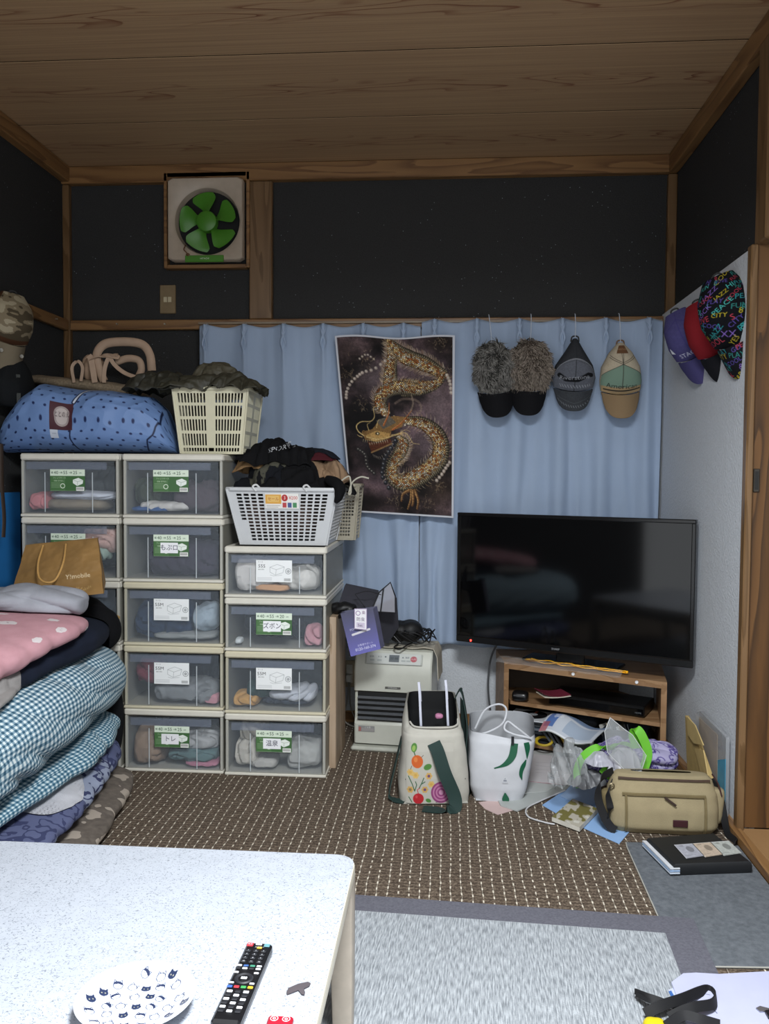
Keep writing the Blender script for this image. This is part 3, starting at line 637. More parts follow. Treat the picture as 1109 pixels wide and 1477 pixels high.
# clothes inside the boxes
def inside(col, i, items):
    cx = (XA, XB, XC)[col]; z0 = (ZCOL[i] if col == 2 else i*HB)+.024; hh = ([.2485, .2485, .212, .2035][i] if col == 2 else HB)-.068
    for (u, v, dep, sx, sz, sy, c, seed, label) in items:    # u 0..1 across, v height of the bottom, dep behind the front
        W = BW-.044; x = cx-W/2+u*W; sx_ = sx*W; x = min(max(x, cx-W/2+sx_/2), cx+W/2-sx_/2); sz_ = min(sz*hh, hh*(1-v))
        stuff_cloth('folded_cloth', label, 'clothes', (x, YF+dep+sy/2, z0+v*hh+sz_/2), (sx_*.93, sy, sz_*.95), c, seed, group='clothes in the drawer boxes', lim=((cx-W/2+.002, YF+.005, z0+.001), (cx+W/2-.002, YF+BD-.036, z0+hh-.004)), amp=min(sz_, .10)*.30, n=2.6, k=4, freq=19, nu=64, nv=52, rd=.8, cr=min(.012, sz_*.22), pitch=.034)

inside(0, 4, [(.5, 0, .22, 1, .98, .26, '#565a5c', 1, 'grey plastic wrapped bundle at the back of the top left drawer box'), (.58, .24, .03, .80, .18, .15, '#cdd3e0', 2, 'white folded shirt in the top left drawer box'),
              (.5, .0, .02, .72, .26, .18, '#8c8272', 3, 'beige folded trousers in the top left drawer box'), (.10, .05, .01, .22, .32, .12, '#c77f83', 4, 'pink cloth bundle in the top left drawer box')])
inside(0, 3, [(.5, 0, .20, 1, .98, .28, '#31404a', 5, 'dark clothes at the back of the second left drawer box'), (.80, .5, .02, .45, .48, .16, '#c9a8a0', 6, 'pastel pink fleece in the second left drawer box'), (.7, .3, .015, .4, .3, .1, '#a8bfb5', 61, 'mint fleece edge in the second left drawer box')])
inside(0, 2, [(.5, 0, .1, 1, .9, .3, '#39424b', 7, 'dark clothes filling the middle left drawer box')])
inside(1, 4, [(.5, 0, .22, 1, .95, .26, '#20262f', 8, 'dark navy clothes at the back of the top middle drawer box'), (.15, .18, .04, .34, .5, .15, '#3c4436', 9, 'olive cloth in the top middle drawer box'),
              (.82, .0, .03, .55, .62, .16, '#4c4249', 10, 'plum brown cloth in the top middle drawer box'), (.38, .02, .01, .6, .2, .12, '#c9c7c4', 11, 'white rolled shirt at the front of the top middle drawer box'), (.2, .0, .004, .45, .12, .1, '#35598f', 12, 'blue cloth at the bottom of the top middle drawer box')])
inside(1, 3, [(.6, 0, .2, 1, .98, .28, '#222835', 13, 'navy clothes at the back of the fourth middle drawer box'), (.65, 0, .02, .85, .72, .17, '#3a3644', 14, 'dark plum jersey filling the fourth middle drawer box')])
inside(1, 2, [(.5, 0, .2, 1, .98, .28, '#263243', 15, 'navy clothes at the back of the third middle drawer box'), (.3, 0, .02, .72, .78, .17, '#24344e', 16, 'navy jumper in the third middle drawer box'), (.83, .2, .015, .28, .5, .14, '#9aa9b5', 17, 'pale blue striped shirt in the third middle drawer box'), (.6, 0, .005, .75, .16, .13, '#8e9292', 18, 'grey folded cloth at the bottom of the third middle drawer box')])
inside(1, 1, [(.5, 0, .2, 1, .98, .28, '#272c38', 19, 'navy clothes at the back of the second middle drawer box'), (.16, .4, .03, .28, .45, .15, '#6c2b37', 20, 'dark red cloth in the second middle drawer box'), (.65, 0, .01, .78, .42, .17, '#7d8184', 21, 'grey knitted jumper in the second middle drawer box'), (.95, 0, .004, .16, .2, .08, '#b98690', 22, 'pink cloth in the corner of the second middle drawer box')])
inside(1, 0, [(.5, 0, .22, 1, .98, .26, '#4a5058', 23, 'dark grey clothes at the back of the bottom middle drawer box'), (.16, 0, .01, .36, .75, .17, '#8d7866', 24, 'beige jumper in the bottom middle drawer box'), (.68, .3, .03, .62, .34, .16, '#a7a9aa', 25, 'pale grey shirt in the bottom middle drawer box'), (.68, .08, .01, .6, .26, .16, '#5a7476', 26, 'teal jersey in the bottom middle drawer box'), (.85, 0, .004, .4, .1, .1, '#b3798d', 27, 'pink cloth at the bottom of the bottom middle drawer box')])
inside(2, 3, [(.5, 0, .22, 1, .95, .26, '#3a4047', 28, 'dark cloth at the back of the top right drawer box'), (.24, 0, .01, .5, .9, .18, '#cfccc9', 29, 'white knitted jumper in the top right drawer box'), (.72, .04, .02, .48, .62, .17, '#d3d1cc', 30, 'white towelling in the top right drawer box'), (.45, 0, .002, .4, .22, .08, '#c89a72', 31, 'orange beige cloth in the top right drawer box')])
inside(2, 2, [(.5, 0, .1, 1, .92, .34, '#23282f', 32, 'black clothes filling the shallow right drawer box'), (.92, 0, .01, .2, .5, .1, '#c08f98', 33, 'pink cloth in the shallow right drawer box'), (.08, 0, .01, .08, .16, .05, '#cfd6d8', 34, 'small white tag in the shallow right drawer box')])
inside(2, 1, [(.5, 0, .22, 1, .96, .26, '#3b4043', 35, 'dark clothes at the back of the second right drawer box'), (.1, 0, .01, .3, .24, .14, '#c09558', 36, 'yellow orange cloth in the second right drawer box'), (.3, .14, .03, .34, .34, .15, '#26433f', 37, 'dark green cloth in the second right drawer box'), (.66, .12, .012, .56, .28, .15, '#b9bdc6', 38, 'white printed cloth in the second right drawer box'), (.6, 0, .03, .6, .2, .16, '#2a3140', 39, 'navy cloth at the bottom of the second right drawer box')])
inside(2, 0, [(.5, 0, .22, 1, .96, .26, '#2b3138', 40, 'dark clothes at the back of the bottom right drawer box'), (.16, 0, .02, .3, .62, .16, '#b9b5ac', 41, 'cream cap in the bottom right drawer box'), (.2, .55, .05, .3, .4, .14, '#a9a498', 42, 'cream cloth above the cap in the bottom right drawer box'), (.83, 0, .01, .4, .55, .17, '#a9aaa7', 43, 'pale grey knit in the bottom right drawer box'), (.36, 0, .005, .3, .22, .12, '#b3b1ac', 44, 'white cloth at the bottom of the bottom right drawer box')])
# ================================================================== curtains
CUR = mat('#a0b1c9', .85, 0, .25, .03, 6, .25, 500)
def curtain(label, xs, xe, ztop, zbot, seed, pitch, ph):
    r = thing('curtain', label, 'curtain', ((xs+xe)/2, 3.94, zbot), 0, 'light blue curtains'); n = int((xe-xs)/.0045)
    def fn(u, v):
        x = xs+(xe-xs)*u; k = (x-ph)/pitch; fr = k-np.floor(k+.5); top = np.exp(-v*9)
        pin = np.exp(-(fr/.05)**2)
        fold = .5+.5*np.cos(2*np.pi*fr)            # 1 at the pleat
        nz = fbm(np.stack([x*6, v*1.2, x*0+seed], 1), seed, 3)
        y = 3.945-.030*fold**2.2*(1-.35*v)-.022*pin*top-.028*nz*(.25+v)-.012*np.cos(2*np.pi*(2*k+.3+nz))*v
        y = y-.006*ridge(np.stack([x*9+nz, v*1.6, x*0], 1), seed+3, 1)*v
        z = ztop-(ztop-zbot)*v-.010*(1-fold)*np.exp(-v*30)-.018*np.clip(fr*2, -1, 1)**2*np.exp(-v*40)*0+.008*np.sin(x*9+seed)*v
        return np.stack([x+.010*nz*v, y, z], 1)
    mb = MB(); mb.sheet(fn, n, 110, .0015); mb.build('fabric', CUR, r, sm=180)
    k0 = int(math.ceil((xs-ph)/pitch)); 
    for k in range(k0, int((xe-ph)/pitch)+1):
        x = ph+k*pitch
        if x < xs+.005 or x > xe-.005: continue
        mb = MB()
        for s in (-1, 1):
            mb.tube(smooth_path([(x+s*.014, 3.918, ztop-.012), (x+s*.004, 3.900, ztop-.045), (x-s*.009, 3.898, ztop-.085), (x-s*.004, 3.905, ztop-.12)], 14), [.004]*3+[.0055]*8+[.003]*3, 8)
        mb.build('pinch_pleat', CUR, r)
        mb = MB(); mb.tube(smooth_path([(x, 3.925, ztop-.03), (x, 3.935, ztop+.004), (x, 3.955, ztop+.012), (x, 3.965, ztop+.004)], 12), .0022, 6); mb.build('curtain_hook', mat('#d6dade', .4), r)
curtain('left light blue pleated curtain behind the drawer boxes and dragon poster', -1.176, -.13, 1.895, .40, 1, .187, -1.143)
curtain('right light blue pleated curtain behind the caps and television', -.125, 1.003-.03, 1.912, .395, 2, .194, .129)
f = thing('curtain_rail', 'thin pale curtain rail along the back wall just below the wooden rail', 'curtain rail', (-.1, 3.96, 1.895))
MB().b2(-1.19, .975, 3.958, 3.972, 1.888-.012+.03, 1.888+.004+.03-.006, .001).build('track', mat('#8a7a66', .4), f)
# ================================================================== dragon poster
def dragon():
    W_, H_ = 250, 380; c = Canvas(W_, H_, '#564b4c'); q = lambda x, y: ((x-75)/840*W_, (y-125)/1275*H_)
    rs = np.random.RandomState(5)
    n = fbm(np.stack([c.X.ravel()/45, c.Y.ravel()/60, c.X.ravel()*0], 1), 3, 4).reshape(H_, W_)
    n2 = ridge(np.stack([c.X.ravel()/30, c.Y.ravel()/22, c.X.ravel()*0], 1), 8, 3).reshape(H_, W_)
    base = hx('#66545a'); dk = hx('#100c0c'); k = np.clip(.5+n*1.1, 0, 1)[..., None]; c.a = dk*(1-k)+base*k; c.a = c.a+np.clip(n2, 0, 1)[..., None]*hx('#3b302c')*.45
    # dark hollows and the paler mauve sky
    def glow(x, y, rx, ry, col, al):
        X, Y = q(x, y); rx, ry = rx/840*W_, ry/1275*H_; g = np.exp(-(((c.X-X)/rx)**2+((c.Y-Y)/ry)**2))[..., None]*al; c.a = c.a*(1-g)+hx(col)*g
    for a in ((230, 720, 150, 190, '#080607', .95), (300, 1010, 150, 130, '#0c0a0b', .9), (800, 600, 110, 160, '#6f6063', .8), (700, 900, 120, 120, '#66575c', .9), (320, 420, 130, 90, '#645a5c', .6),
              (800, 180, 150, 60, '#241c18', .8), (250, 1320, 300, 70, '#171110', .9), (800, 1220, 120, 120, '#3c2f27', .7), (640, 280, 90, 60, '#4b4145', .6), (160, 200, 80, 80, '#3f3330', .6)): glow(*a)
    cols = ['#8e7754', '#a98a63', '#b9a183', '#c9b594', '#6d5334', '#d8c9ae', '#7a4f2c']
    def curve(P, n=60): return smooth_path([(x, y, 0) for x, y in [q(*p) for p in P]], n)[:, :2]
    def serpent(P, w, seed, scale=1, spikes=True, body='#3d2f22', belly='#a58b66'):
        r2 = np.random.RandomState(seed); C = curve(P, 110); D = np.gradient(C, axis=0); D /= np.linalg.norm(D, axis=1)[:, None]+1e-9; N = np.stack([-D[:, 1], D[:, 0]], 1); ws = np.interp(np.linspace(0, 1, 110), np.linspace(0, 1, len(w)), w)*1.22
        if spikes:
            for i in range(0, 110, 2):
                for s in spikes:
                    p = C[i]+N[i]*s*ws[i]*.9; e = p+N[i]*s*(6+6*r2.rand())-D[i]*(5+4*r2.rand()); c.line([tuple(p-N[i]*s*2), tuple((p+e)/2+N[i]*s), tuple(e)], 2.0, cols[r2.choice([1, 2, 3, 5])], .6, .4)
        m = int(max(ws)+3); i0, i1 = max(int(C[:, 1].min())-m, 0), int(C[:, 1].max())+m; j0, j1 = max(int(C[:, 0].min())-m, 0), int(C[:, 0].max())+m
        X, Y = c.X[i0:i1, j0:j1], c.Y[i0:i1, j0:j1]; q_ = np.stack([X.ravel(), Y.ravel()], 1); k = ((q_[:, None]-C[None])**2).sum(2).argmin(1)
        L_ = np.concatenate([[0], np.cumsum(np.linalg.norm(np.diff(C, axis=0), axis=1))]); dv = q_-C[k]; off = (dv*N[k]).sum(1); al_ = L_[k]+(dv*D[k]).sum(1); w_ = ws[k]; r_ = off/w_; dist = np.hypot(*dv.T)
        sy = off/3.0; row = np.floor(sy); sx = al_/4.4+.5*(row % 2); cel = np.floor(sx); fx, fy = sx-cel-.5, sy-row-.5; h1 = _hash(cel, row, cel*0, seed); h2 = _hash(cel, row, cel*0+3, seed)
        sc = np.clip(1.15-1.75*np.hypot(fx*1.0, fy*.9), 0, 1)*(.6+.7*np.clip(.5-fx, 0, 1)); shd = np.sqrt(np.clip(1-r_**2, 0, 1))*(.55+.55*np.clip(.5+.6*r_, 0, 1)); br = np.clip(sc*shd*(.8+.7*h1), 0, 1)[:, None]
        gold = np.where((h2 > .72)[:, None], hx('#9a5f30'), np.where((h2 < .3)[:, None], hx('#c6bda9'), hx('#cfae78'))); colr = hx('#1a110b')*(1-br)+gold*br*1.35
        bel = (r_ < -.58) & (np.abs(r_) < .95); bb = np.where((al_/4.2) % 1 < .62, .85, .25)*shd*1.5; colr = np.where(bel[:, None], hx('#d8c49c')*np.clip(bb, 0, 1)[:, None], colr)
        A_ = (np.clip((w_-dist)/1.2, 0, 1)*np.where((k <= 0) | (k >= 109), dist < w_, True)).reshape(X.shape)[..., None]; c.a[i0:i1, j0:j1] = c.a[i0:i1, j0:j1]*(1-A_)+np.clip(colr, 0, 1).reshape(*X.shape, 3)*A_
    serpent([(460, 150), (470, 260), (455, 380), (450, 470)], [6, 9, 12, 14], 1, spikes=(1,))
    serpent([(455, 150), (560, 260), (700, 320), (830, 390)], [5, 15, 14, 9], 2, spikes=(-1, 1))
    serpent([(830, 395), (800, 450), (700, 485), (560, 490)], [6, 7, 12, 17], 3, spikes=False)
    serpent([(640, 500), (500, 490), (400, 530), (370, 600), (400, 660)], [12, 13, 13, 12, 10], 4, spikes=(1,))
    # faint second coil
    c.line([tuple(p) for p in curve([(480, 600), (540, 570), (640, 580), (670, 640), (620, 690)])], 5, '#8d7a6c', .5); c.line([tuple(p) for p in curve([(600, 540), (610, 600), (590, 660)])], 4, '#a6947f', .5)
    serpent([(560, 720), (680, 740), (780, 810), (815, 900), (790, 1000), (700, 1080), (600, 1140), (500, 1170), (430, 1130), (430, 1060), (480, 980), (510, 900), (500, 840)], [8, 12, 15, 16, 17, 17, 17, 15, 13, 12, 12, 11, 8], 5, spikes=(1, -1))
    serpent([(500, 840), (545, 880), (520, 960), (460, 1030)], [4, 7, 7, 4], 6, spikes=(-1,), belly='#c9b9a0')
    # collar of white studs and the row of dark beads
    for (x, y) in ((370, 655), (400, 660), (430, 670), (395, 690), (430, 700), (465, 695), (460, 720), (495, 710), (530, 730), (545, 755), (570, 745)): X, Y = q(x, y); c.ell(X, Y, 2.0, 1.7, '#e6dcc4')
    for i, p in enumerate(curve([(470, 870), (430, 930), (385, 990), (365, 1060), (355, 1130), (400, 1210)], 12)): c.ell(p[0], p[1], 5.2, 5.2, '#26262a'); c.ell(p[0]-1.3, p[1]-1.5, 1.9, 1.6, '#77777c')
    for i, p in enumerate(curve([(180, 940), (230, 980), (240, 1060), (290, 1110)], 11)): c.ell(p[0], p[1], 5, 4, '#2d2a2a'); c.ell(p[0]-1, p[1]-1, 1.6, 1.4, '#8d8880')
    # snout, brow, horns, whiskers
    c.poly([q(*p) for p in ((215, 815), (300, 790), (360, 720), (470, 690), (560, 700), (520, 770), (440, 800), (430, 850), (330, 885), (240, 870))], '#8d6a3d', .9)
    c.poly([q(*p) for p in ((240, 840), (330, 800), (430, 820), (420, 850), (300, 880))], '#c19a5c', .8); c.poly([q(*p) for p in ((330, 730), (430, 690), (480, 740), (380, 790))], '#5d5b56', .8)
    for P, w in ((((450, 790), (520, 740), (600, 650)), 4.5), (((385, 760), (425, 680), (435, 600)), 4)):
        C = curve(P, 16); c.line([tuple(p) for p in C], w, '#9c5228', .95, .8); c.line([tuple(p-[.8, .6]) for p in C], w*.3, '#d89c66', .8, .4)
    for P, w in ((((230, 840), (190, 810), (180, 770), (220, 740), (290, 735), (320, 700), (315, 640), (350, 625)), 2.6), (((250, 850), (350, 862), (450, 835), (540, 810), (580, 850), (600, 880), (650, 888)), 2.2), (((215, 850), (195, 845), (180, 835)), 2), (((440, 830), (500, 815), (545, 790), (585, 800)), 1.6), (((270, 800), (262, 760), (285, 745)), 1.8), (((330, 780), (340, 740), (355, 720)), 1.8)):
        c.line([tuple(p) for p in curve(P, 30)], w, '#cbb078', .95, w*.4)
    for k in range(12): x = 225+k*16; X, Y = q(x, 868+4*math.sin(k)); c.line([(X, Y), (X-1.5, Y+5)], 1.2, '#dcc99a', .8, .3)
    X, Y = q(335, 822); c.ell(X, Y, 4.6, 3.2, '#1a1208'); c.ell(X+.4, Y, 2.1, 1.9, '#d8cba5'); X, Y = q(232, 812); c.ell(X, Y, 3.5, 3, '#7f5f36'); c.ell(X, Y, 1.4, 1.2, '#1a120a')
    c.poly([q(*p) for p in ((255, 880), (330, 890), (430, 855), (440, 880), (330, 940), (280, 960))], '#5b2f1c', .9)
    for k in range(9): x = 270+k*17; X, Y = q(x, 893-k*3.2); c.line([(X, Y), (X+1, Y+5)], 1.4, '#e0d3b2', .9, .3)
    c.line([tuple(p) for p in curve([(280, 960), (350, 930), (440, 890)], 14)], 3, '#8d6e48')
    for k in range(10): p = curve([(290, 975), (350, 985), (440, 900)], 10)[k]; c.line([tuple(p), (p[0]+3, p[1]+6)], 1.6, '#8f8477', .8, .4)
    # claws
    for P in (((560, 1220), (510, 1250), (495, 1300)), ((580, 1220), (570, 1290), (545, 1355)), ((605, 1220), (630, 1290), (620, 1350)), ((590, 1225), (590, 1300), (580, 1330))):
        C = curve(P, 16); c.line([tuple(p) for p in C], 8, '#5d3e24', .95, 3.5); c.line([tuple(p-[1, .5]) for p in C], 4, '#b98f5c', .8, 1.2)
        for p in C[::2]: c.line([(p[0]-3, p[1]), (p[0]+3, p[1]+.6)], .9, '#3b2616', .7)
    # pale round blossoms in chains, feathery wisps
    def chain(P, n, r): 
        for p in curve(P, n): c.ell(p[0], p[1], r, r, '#a89a8e', al=.85); c.ell(p[0]-.6, p[1]-.6, r*.55, r*.55, '#cfc3b5', al=.8)
    chain([(120, 570), (130, 520), (165, 460), (215, 415), (260, 385), (340, 360), (420, 300)], 15, 3.6); chain([(880, 1010), (850, 1050), (820, 1095), (780, 1140)], 7, 4); chain([(860, 400), (880, 450), (890, 520)], 6, 4); chain([(240, 290), (290, 260), (340, 290)], 6, 2.4)
    for k in range(260):
        x, y = rs.choice([(280, 290), (820, 180), (870, 380), (790, 1190), (440, 1290), (230, 600), (720, 560), (140, 400)], None) if False else [(280, 290), (820, 180), (870, 380), (790, 1190), (440, 1290), (230, 610), (730, 470), (140, 400), (700, 1300), (660, 420)][k % 10]
        X, Y = q(x+rs.randn()*35, y+rs.randn()*28); a = rs.rand()*6.3; L = 3+6*rs.rand(); c.line([(X, Y), (X+L*.6*math.cos(a), Y+L*.6*math.sin(a)), (X+L*math.cos(a+.5), Y+L*math.sin(a+.5))], 1.2, rs.choice(['#9c8466', '#7f6a50', '#bba88a']), .55, .3)
    c.noise(.5, .22, 3, 2); c.a = np.clip(c.a-.02, 0, 1)
    b = 4; c.rect(0, 0, W_, b, '#c9cbd2'); c.rect(0, H_-b, W_, H_, '#c9cbd2'); c.rect(0, 0, b+.5, H_, '#c9cbd2'); c.rect(W_-b-1, 0, W_, H_, '#c9cbd2')
    return c
pr_ = thing('dragon_poster', 'tall poster of a golden brown dragon on dark mauve pinned over the curtain', 'poster', (-.23, 3.87, 1.0))
TL, TR, BR_, BL = [PY(x, y, 3.862) for x, y in ((483, 485), (656, 485), (654, 747), (506, 738))]
def posterfn(off=0):
    def fn(u, v):
        u = u[:, None]; v = v[:, None]; ub = u; P = (TL*(1-ub)+TR*ub)*(1-v)+(BL*(1-ub)+BR_*ub)*v
        P = P.copy(); P[:, 1] += (-.008*np.sin(u*6.3+1)*(1-v)-.012*np.exp(-((1-v)/.1)**2)*np.abs(u-.5))[:, 0]+off; P[:, 2] += (.006*np.sin(u*9)*np.exp(-v*12))[:, 0]; return P
    return fn
mb = MB(); mb.cv(dragon(), posterfn()); mb.build('print', printmat(.6, 0, .12), pr_, sm=180)
mb = MB(); mb.sheet(posterfn(.0008), 30, 40, .0004); mb.build('backing_paper', mat('#c9cbd2', .6), pr_, sm=180)

# ================================================================== caps
def fur(mb, fn, n, L, c0, c1, seed):
    rs = np.random.RandomState(seed); p, nrm = fn(rs.rand(n), rs.rand(n))
    cl = np.stack([fbm(p*38+k*9, seed+k, 1) for k in range(3)], 1)          # tufts: neighbours lean the same way
    nz = lambda a: a/(np.linalg.norm(a, axis=1)[:, None]+1e-9)
    d = nz(nrm+cl*1.7+rs.randn(n, 3)*.28+np.array([0, 0, -.35])); l = (L*(.6+.6*rs.rand(n)))[:, None]
    q = p+d*l*.5; e = q+nz(d+cl*.9+np.array([0, 0, -.45]))*l*.55; sd = nz(np.cross(d, [0, 1, .1])); wd = (.0013+.0010*rs.rand(n))[:, None]
    t = rs.rand(n)[:, None]; ca = lin(c0)*(1-t*.3); cb = lin(c1)*(.35+1.0*t); cm = ca*.45+cb*.55; o = np.cross(sd, d)*wd
    V = np.stack([p-sd*wd, p+sd*wd, p+o, q-sd*wd*.8, q+sd*wd*.8, q+o*.8, e], 1).reshape(-1, 3); Cc = np.stack([ca, ca, ca, cm, cm, cm, cb], 1).reshape(-1, 3)
    F0 = [(0, 1, 4, 3), (1, 2, 5, 4), (2, 0, 3, 5), (3, 4, 6), (4, 5, 6), (5, 3, 6)]
    mb.add(V, [[a+7*i for a in f] for i in range(n) for f in F0], col=Cc)
def hat(name, label, loc, rotz, tilt, H, W_, D, prof, crown, bill, blen, bw, group=None, strap=True, seamk=.02, billcol=None, furry=None, string=None, btex=None, rimcol=None, noz=(1.0, .35), band=None):
    """cap hung flat: local x across, -y towards the viewer, z up; loc is the top of the hat"""
    r = thing(name, label, 'cap', loc, rotz, group, tilt)
    pv, pw = zip(*prof)
    def wv(v): return np.interp(v, pv, pw)*W_/2
    def cf(u, v):
        a = (u*2-1)*np.pi/2; w_ = wv(v); d = D*np.sin(np.pi*np.clip(.10+.78*v, 0, 1)); x = w_*np.sin(a)
        return np.stack([x, -d*np.cos(a)**.8-.004, -H*v-seamk*(np.sin(a)**2)*v*-1-.0*x], 1)
    mb = MB(); C = crown if isinstance(crown, Canvas) else Canvas(8, 8, crown)
    if C.w < 40:
        mb.sheet(cf, 40, 36, .003, col=lin(crown)); 
    else: mb.cv(C, cf)
    c = mb.build('crown', printmat(.9, .4, .15) if furry is None else mat(crown, .9), r, local=True, sm=60)
    mb = MB(); mb.sheet(lambda u, v: np.stack([(u*2-1)*wv(v)*.98, -.004+v*0, -H*v+seamk*(2*u-1)**2*v], 1), 12, 20, .002, col=lin(band or '#222222')); mb.build('back_panel', printmat(.9), r, local=True)
    def bf(u, v):
        s = u*2-1; hw = bw/2*(1-.0*v); e = np.clip(1-np.abs(s)**3.4, 0, 1)**(1/2.3); x = hw*s*(1-.10*v*v); z = -H+seamk*s*s-.006-(blen*e)*v
        return np.stack([x, -D*.78*(1-s*s)*(1-.45*v)-.006-.012*v*e, z], 1)
    mb = MB()
    if isinstance(bill, Canvas): mb.cv(bill, bf); mb.sheet(lambda u, v: bf(u, v)+np.array([0, .0035, 0]), 24, 14, .001, col=lin(billcol or '#222222'))
    else: mb.sheet(bf, 30, 18, .0035, col=lin(bill))
    mb.build('bill', printmat(.85, .3, .2), r, local=True, sm=60)
    if rimcol:
        mb = MB(); s = np.linspace(0, 1, 40); P = bf(s, s*0+1); mb.tube(P, .0022, 6); mb.build('bill_piping', mat(rimcol, .7), r, local=True)
    if furry:
        mb = MB()
        def pick(a, b):
            b = b**.8; p = cf(a, b*.97); n = np.stack([p[:, 0]*6, p[:, 0]*0-1.0, .35-b*.9], 1); return p, n/np.linalg.norm(n, axis=1)[:, None]
        fur(mb, pick, furry[0], furry[1], furry[2], furry[3], furry[4]); o = mb.build('fur', printmat(.85, 0, .2), r, local=True, sm=180, kind='stuff')
    if strap:
        mb = MB(); mb.tube(smooth_path([(-.018, -.008, -.012), (-.012, -.010, .010), (.012, -.010, .010), (.018, -.008, -.012)], 16), .0035, 8, ry=.0015); mb.build('strap', mat('#2a2a2a', .7) if not isinstance(strap, str) else mat(strap, .7), r, local=True)
    if string:
        zt = string-loc[2]; mb = MB(); mb.tube(smooth_path([(.0, -.012, .005), (.001, -.004, zt*.5), (0, .012, zt-.01), (0, .030, zt)], 16), .0018, 6); mb.build('hanging_string', mat('#c4ccd8', .5), r, local=True)
    return r
P_FUR = [(0, .45), (.25, .85), (.6, 1), (1, .78)]
g = 'caps hanging on the curtain'
hat('fur_cap', 'black cap with a grey shaggy fur crown, leftmost of those on the curtain', (.195, 3.862, 1.79), 0, (0, -.10, 0), .225, .185, .075, P_FUR, '#33322f', '#0f0f12', .105, .168, g, furry=(3600, .034, '#26231f', '#a5a29c', 3), string=1.93)
hat('fur_cap', 'black cap with a brown shaggy fur crown, beside the grey furry one', (.368, 3.862, 1.80), 0, (0, .03, 0), .225, .185, .075, P_FUR, '#4a3f36', '#0f0f12', .105, .168, g, furry=(3600, .034, '#3a2e25', '#b3a698', 5), string=1.93)
def grey_crown():
    c = Canvas(110, 120, '#34363a'); c.ell(55, 122, 50, 72, '#5d6068'); c.line([(55, 0), (55, 120)], 1, '#26282b'); c.line([(12, 70), (55, 52), (98, 70)], 1.2, '#4a4c50'); c.ell(55, 122, 50, 72, '#85878d', ring=.8)
    c.noise(.6, .12, 2); c.line([(26, 88), (40, 96), (60, 96), (78, 86), (86, 88)], 9, '#17181b'); c.text('Riverstone', 54, 92, 12, '#b9bcc2', ang=-.08, al=.85)
    for x in range(28, 86, 5): c.line([(x, 108), (x+3, 113)], 1.4, '#a9abb0', .7)
    return c
def grey_bill():
    c = Canvas(80, 50, '#3a3d41'); c.noise(.5, .15, 4)
    for k in range(14):
        x = 8+k*5; c.line([(x, 36+(x-40)**2*-.006), (x+2.5, 41+(x-40)**2*-.006)], 1.2, '#9a9ca0', .7)
    c.line([(8, 20), (40, 30), (72, 20)], .8, '#5b5e63'); return c
hat('baseball_cap', 'charcoal grey cap with a lighter grey front and dark lettering, on the curtain', (.566, 3.862, 1.81), 0, (0, .02, 0), .235, .195, .075, [(0, .10), (.25, .42), (.55, .85), (.8, 1), (1, .9)], grey_crown(), grey_bill(), .085, .178, g, string=1.93, billcol='#222428')
def beige_crown():
    c = Canvas(110, 130, '#b9ad97'); c.noise(.4, .06, 5); c.poly([(55, 58), (100, 88), (106, 130), (4, 130), (10, 88)], '#77907f')
    for P in (((10, 88), (55, 58), (100, 88)), ((55, 58), (50, 0)), ((55, 58), (60, 0)), ((55, 58), (20, 40)), ((55, 54), (20, 35)), ((55, 58), (92, 40)), ((55, 54), (92, 35)), ((55, 58), (55, 128))): c.line(list(P), 1.3, '#3a3630', .8)
    c.rect(38, 8, 72, 30, '#6d4e37'); c.text('HERITAGE', 55, 19, 7, '#a98a6a'); c.rect(8, 114, 102, 130, '#a58d6a'); c.text('American', 55, 112, 15, '#2b2a28', ang=.05); c.line([(18, 122), (94, 121)], 3, '#2b2a28'); return c
hat('baseball_cap', 'cream and pale green cap with a tan bill, rightmost on the curtain', (.766, 3.862, 1.79), 0, (0, -.02, 0), .230, .185, .075, [(0, .15), (.2, .55), (.5, .92), (.8, 1), (1, .95)], beige_crown(), '#8c7558', .10, .172, g, strap='#6d5138', string=1.93, rimcol='#6f5b42')
# caps on the right wall
g = 'caps hanging on the right wall'
def pcrown():
    c = Canvas(110, 110, '#4a4674'); c.noise(.3, .06, 6); c.line([(55, 0), (55, 110)], 1, '#3c3770'); c.line([(25, 40), (55, 20), (90, 46)], 1, '#3c3770'); c.text('STAGE', 50, 98, 12, '#d8d9e6', ang=-.05); c.poly([(16, 88), (22, 74), (27, 90)], '#e6e7ee'); return c
hat('baseball_cap', 'purple cap with white letters and white edging, on the right wall beside the curtain', (.895, 3.43, 1.845), -.55, (.12, -.42, 0), .20, .165, .085, [(0, .5), (.3, .85), (.7, 1), (1, .92)], pcrown(), '#433f6a', .10, .145, g, rimcol='#c9cad6')
hat('baseball_cap', 'dark red cap with a black bill between the purple and the colourful cap', (.925, 3.24, 1.84), -.65, (.10, -.40, 0), .21, .165, .085, [(0, .5), (.3, .85), (.7, 1), (1, .92)], '#7d1d24', '#15151a', .10, .145, g)
def graf(w_, h_, seed):
    c = Canvas(w_, h_, '#0e0f14'); rs = np.random.RandomState(seed); cl = ['#2f8d93', '#5a4a9c', '#b23a4c', '#b8a52c', '#2f7f78', '#7c5fae', '#49b0a8']
    words = ['COOL', 'PEACE', 'YES', 'ROCK', 'S', 'FUN', 'GO', 'XX', 'PLAY', 'B', '8', 'LOVE', 'CITY', 'HI', 'R&B', 'JAZZ']; k = 0
    for y in range(8, h_, 14):
        x = rs.randint(0, 10)
        while x < w_:
            s = rs.randint(13, 20); wd = words[rs.randint(len(words))]; c.text(wd, x+s*.8, y+rs.randint(-3, 4), s, cl[k % 7], ang=rs.uniform(-.6, .6)); x += int(s*.5*len(wd))+8; k += 1
    return c
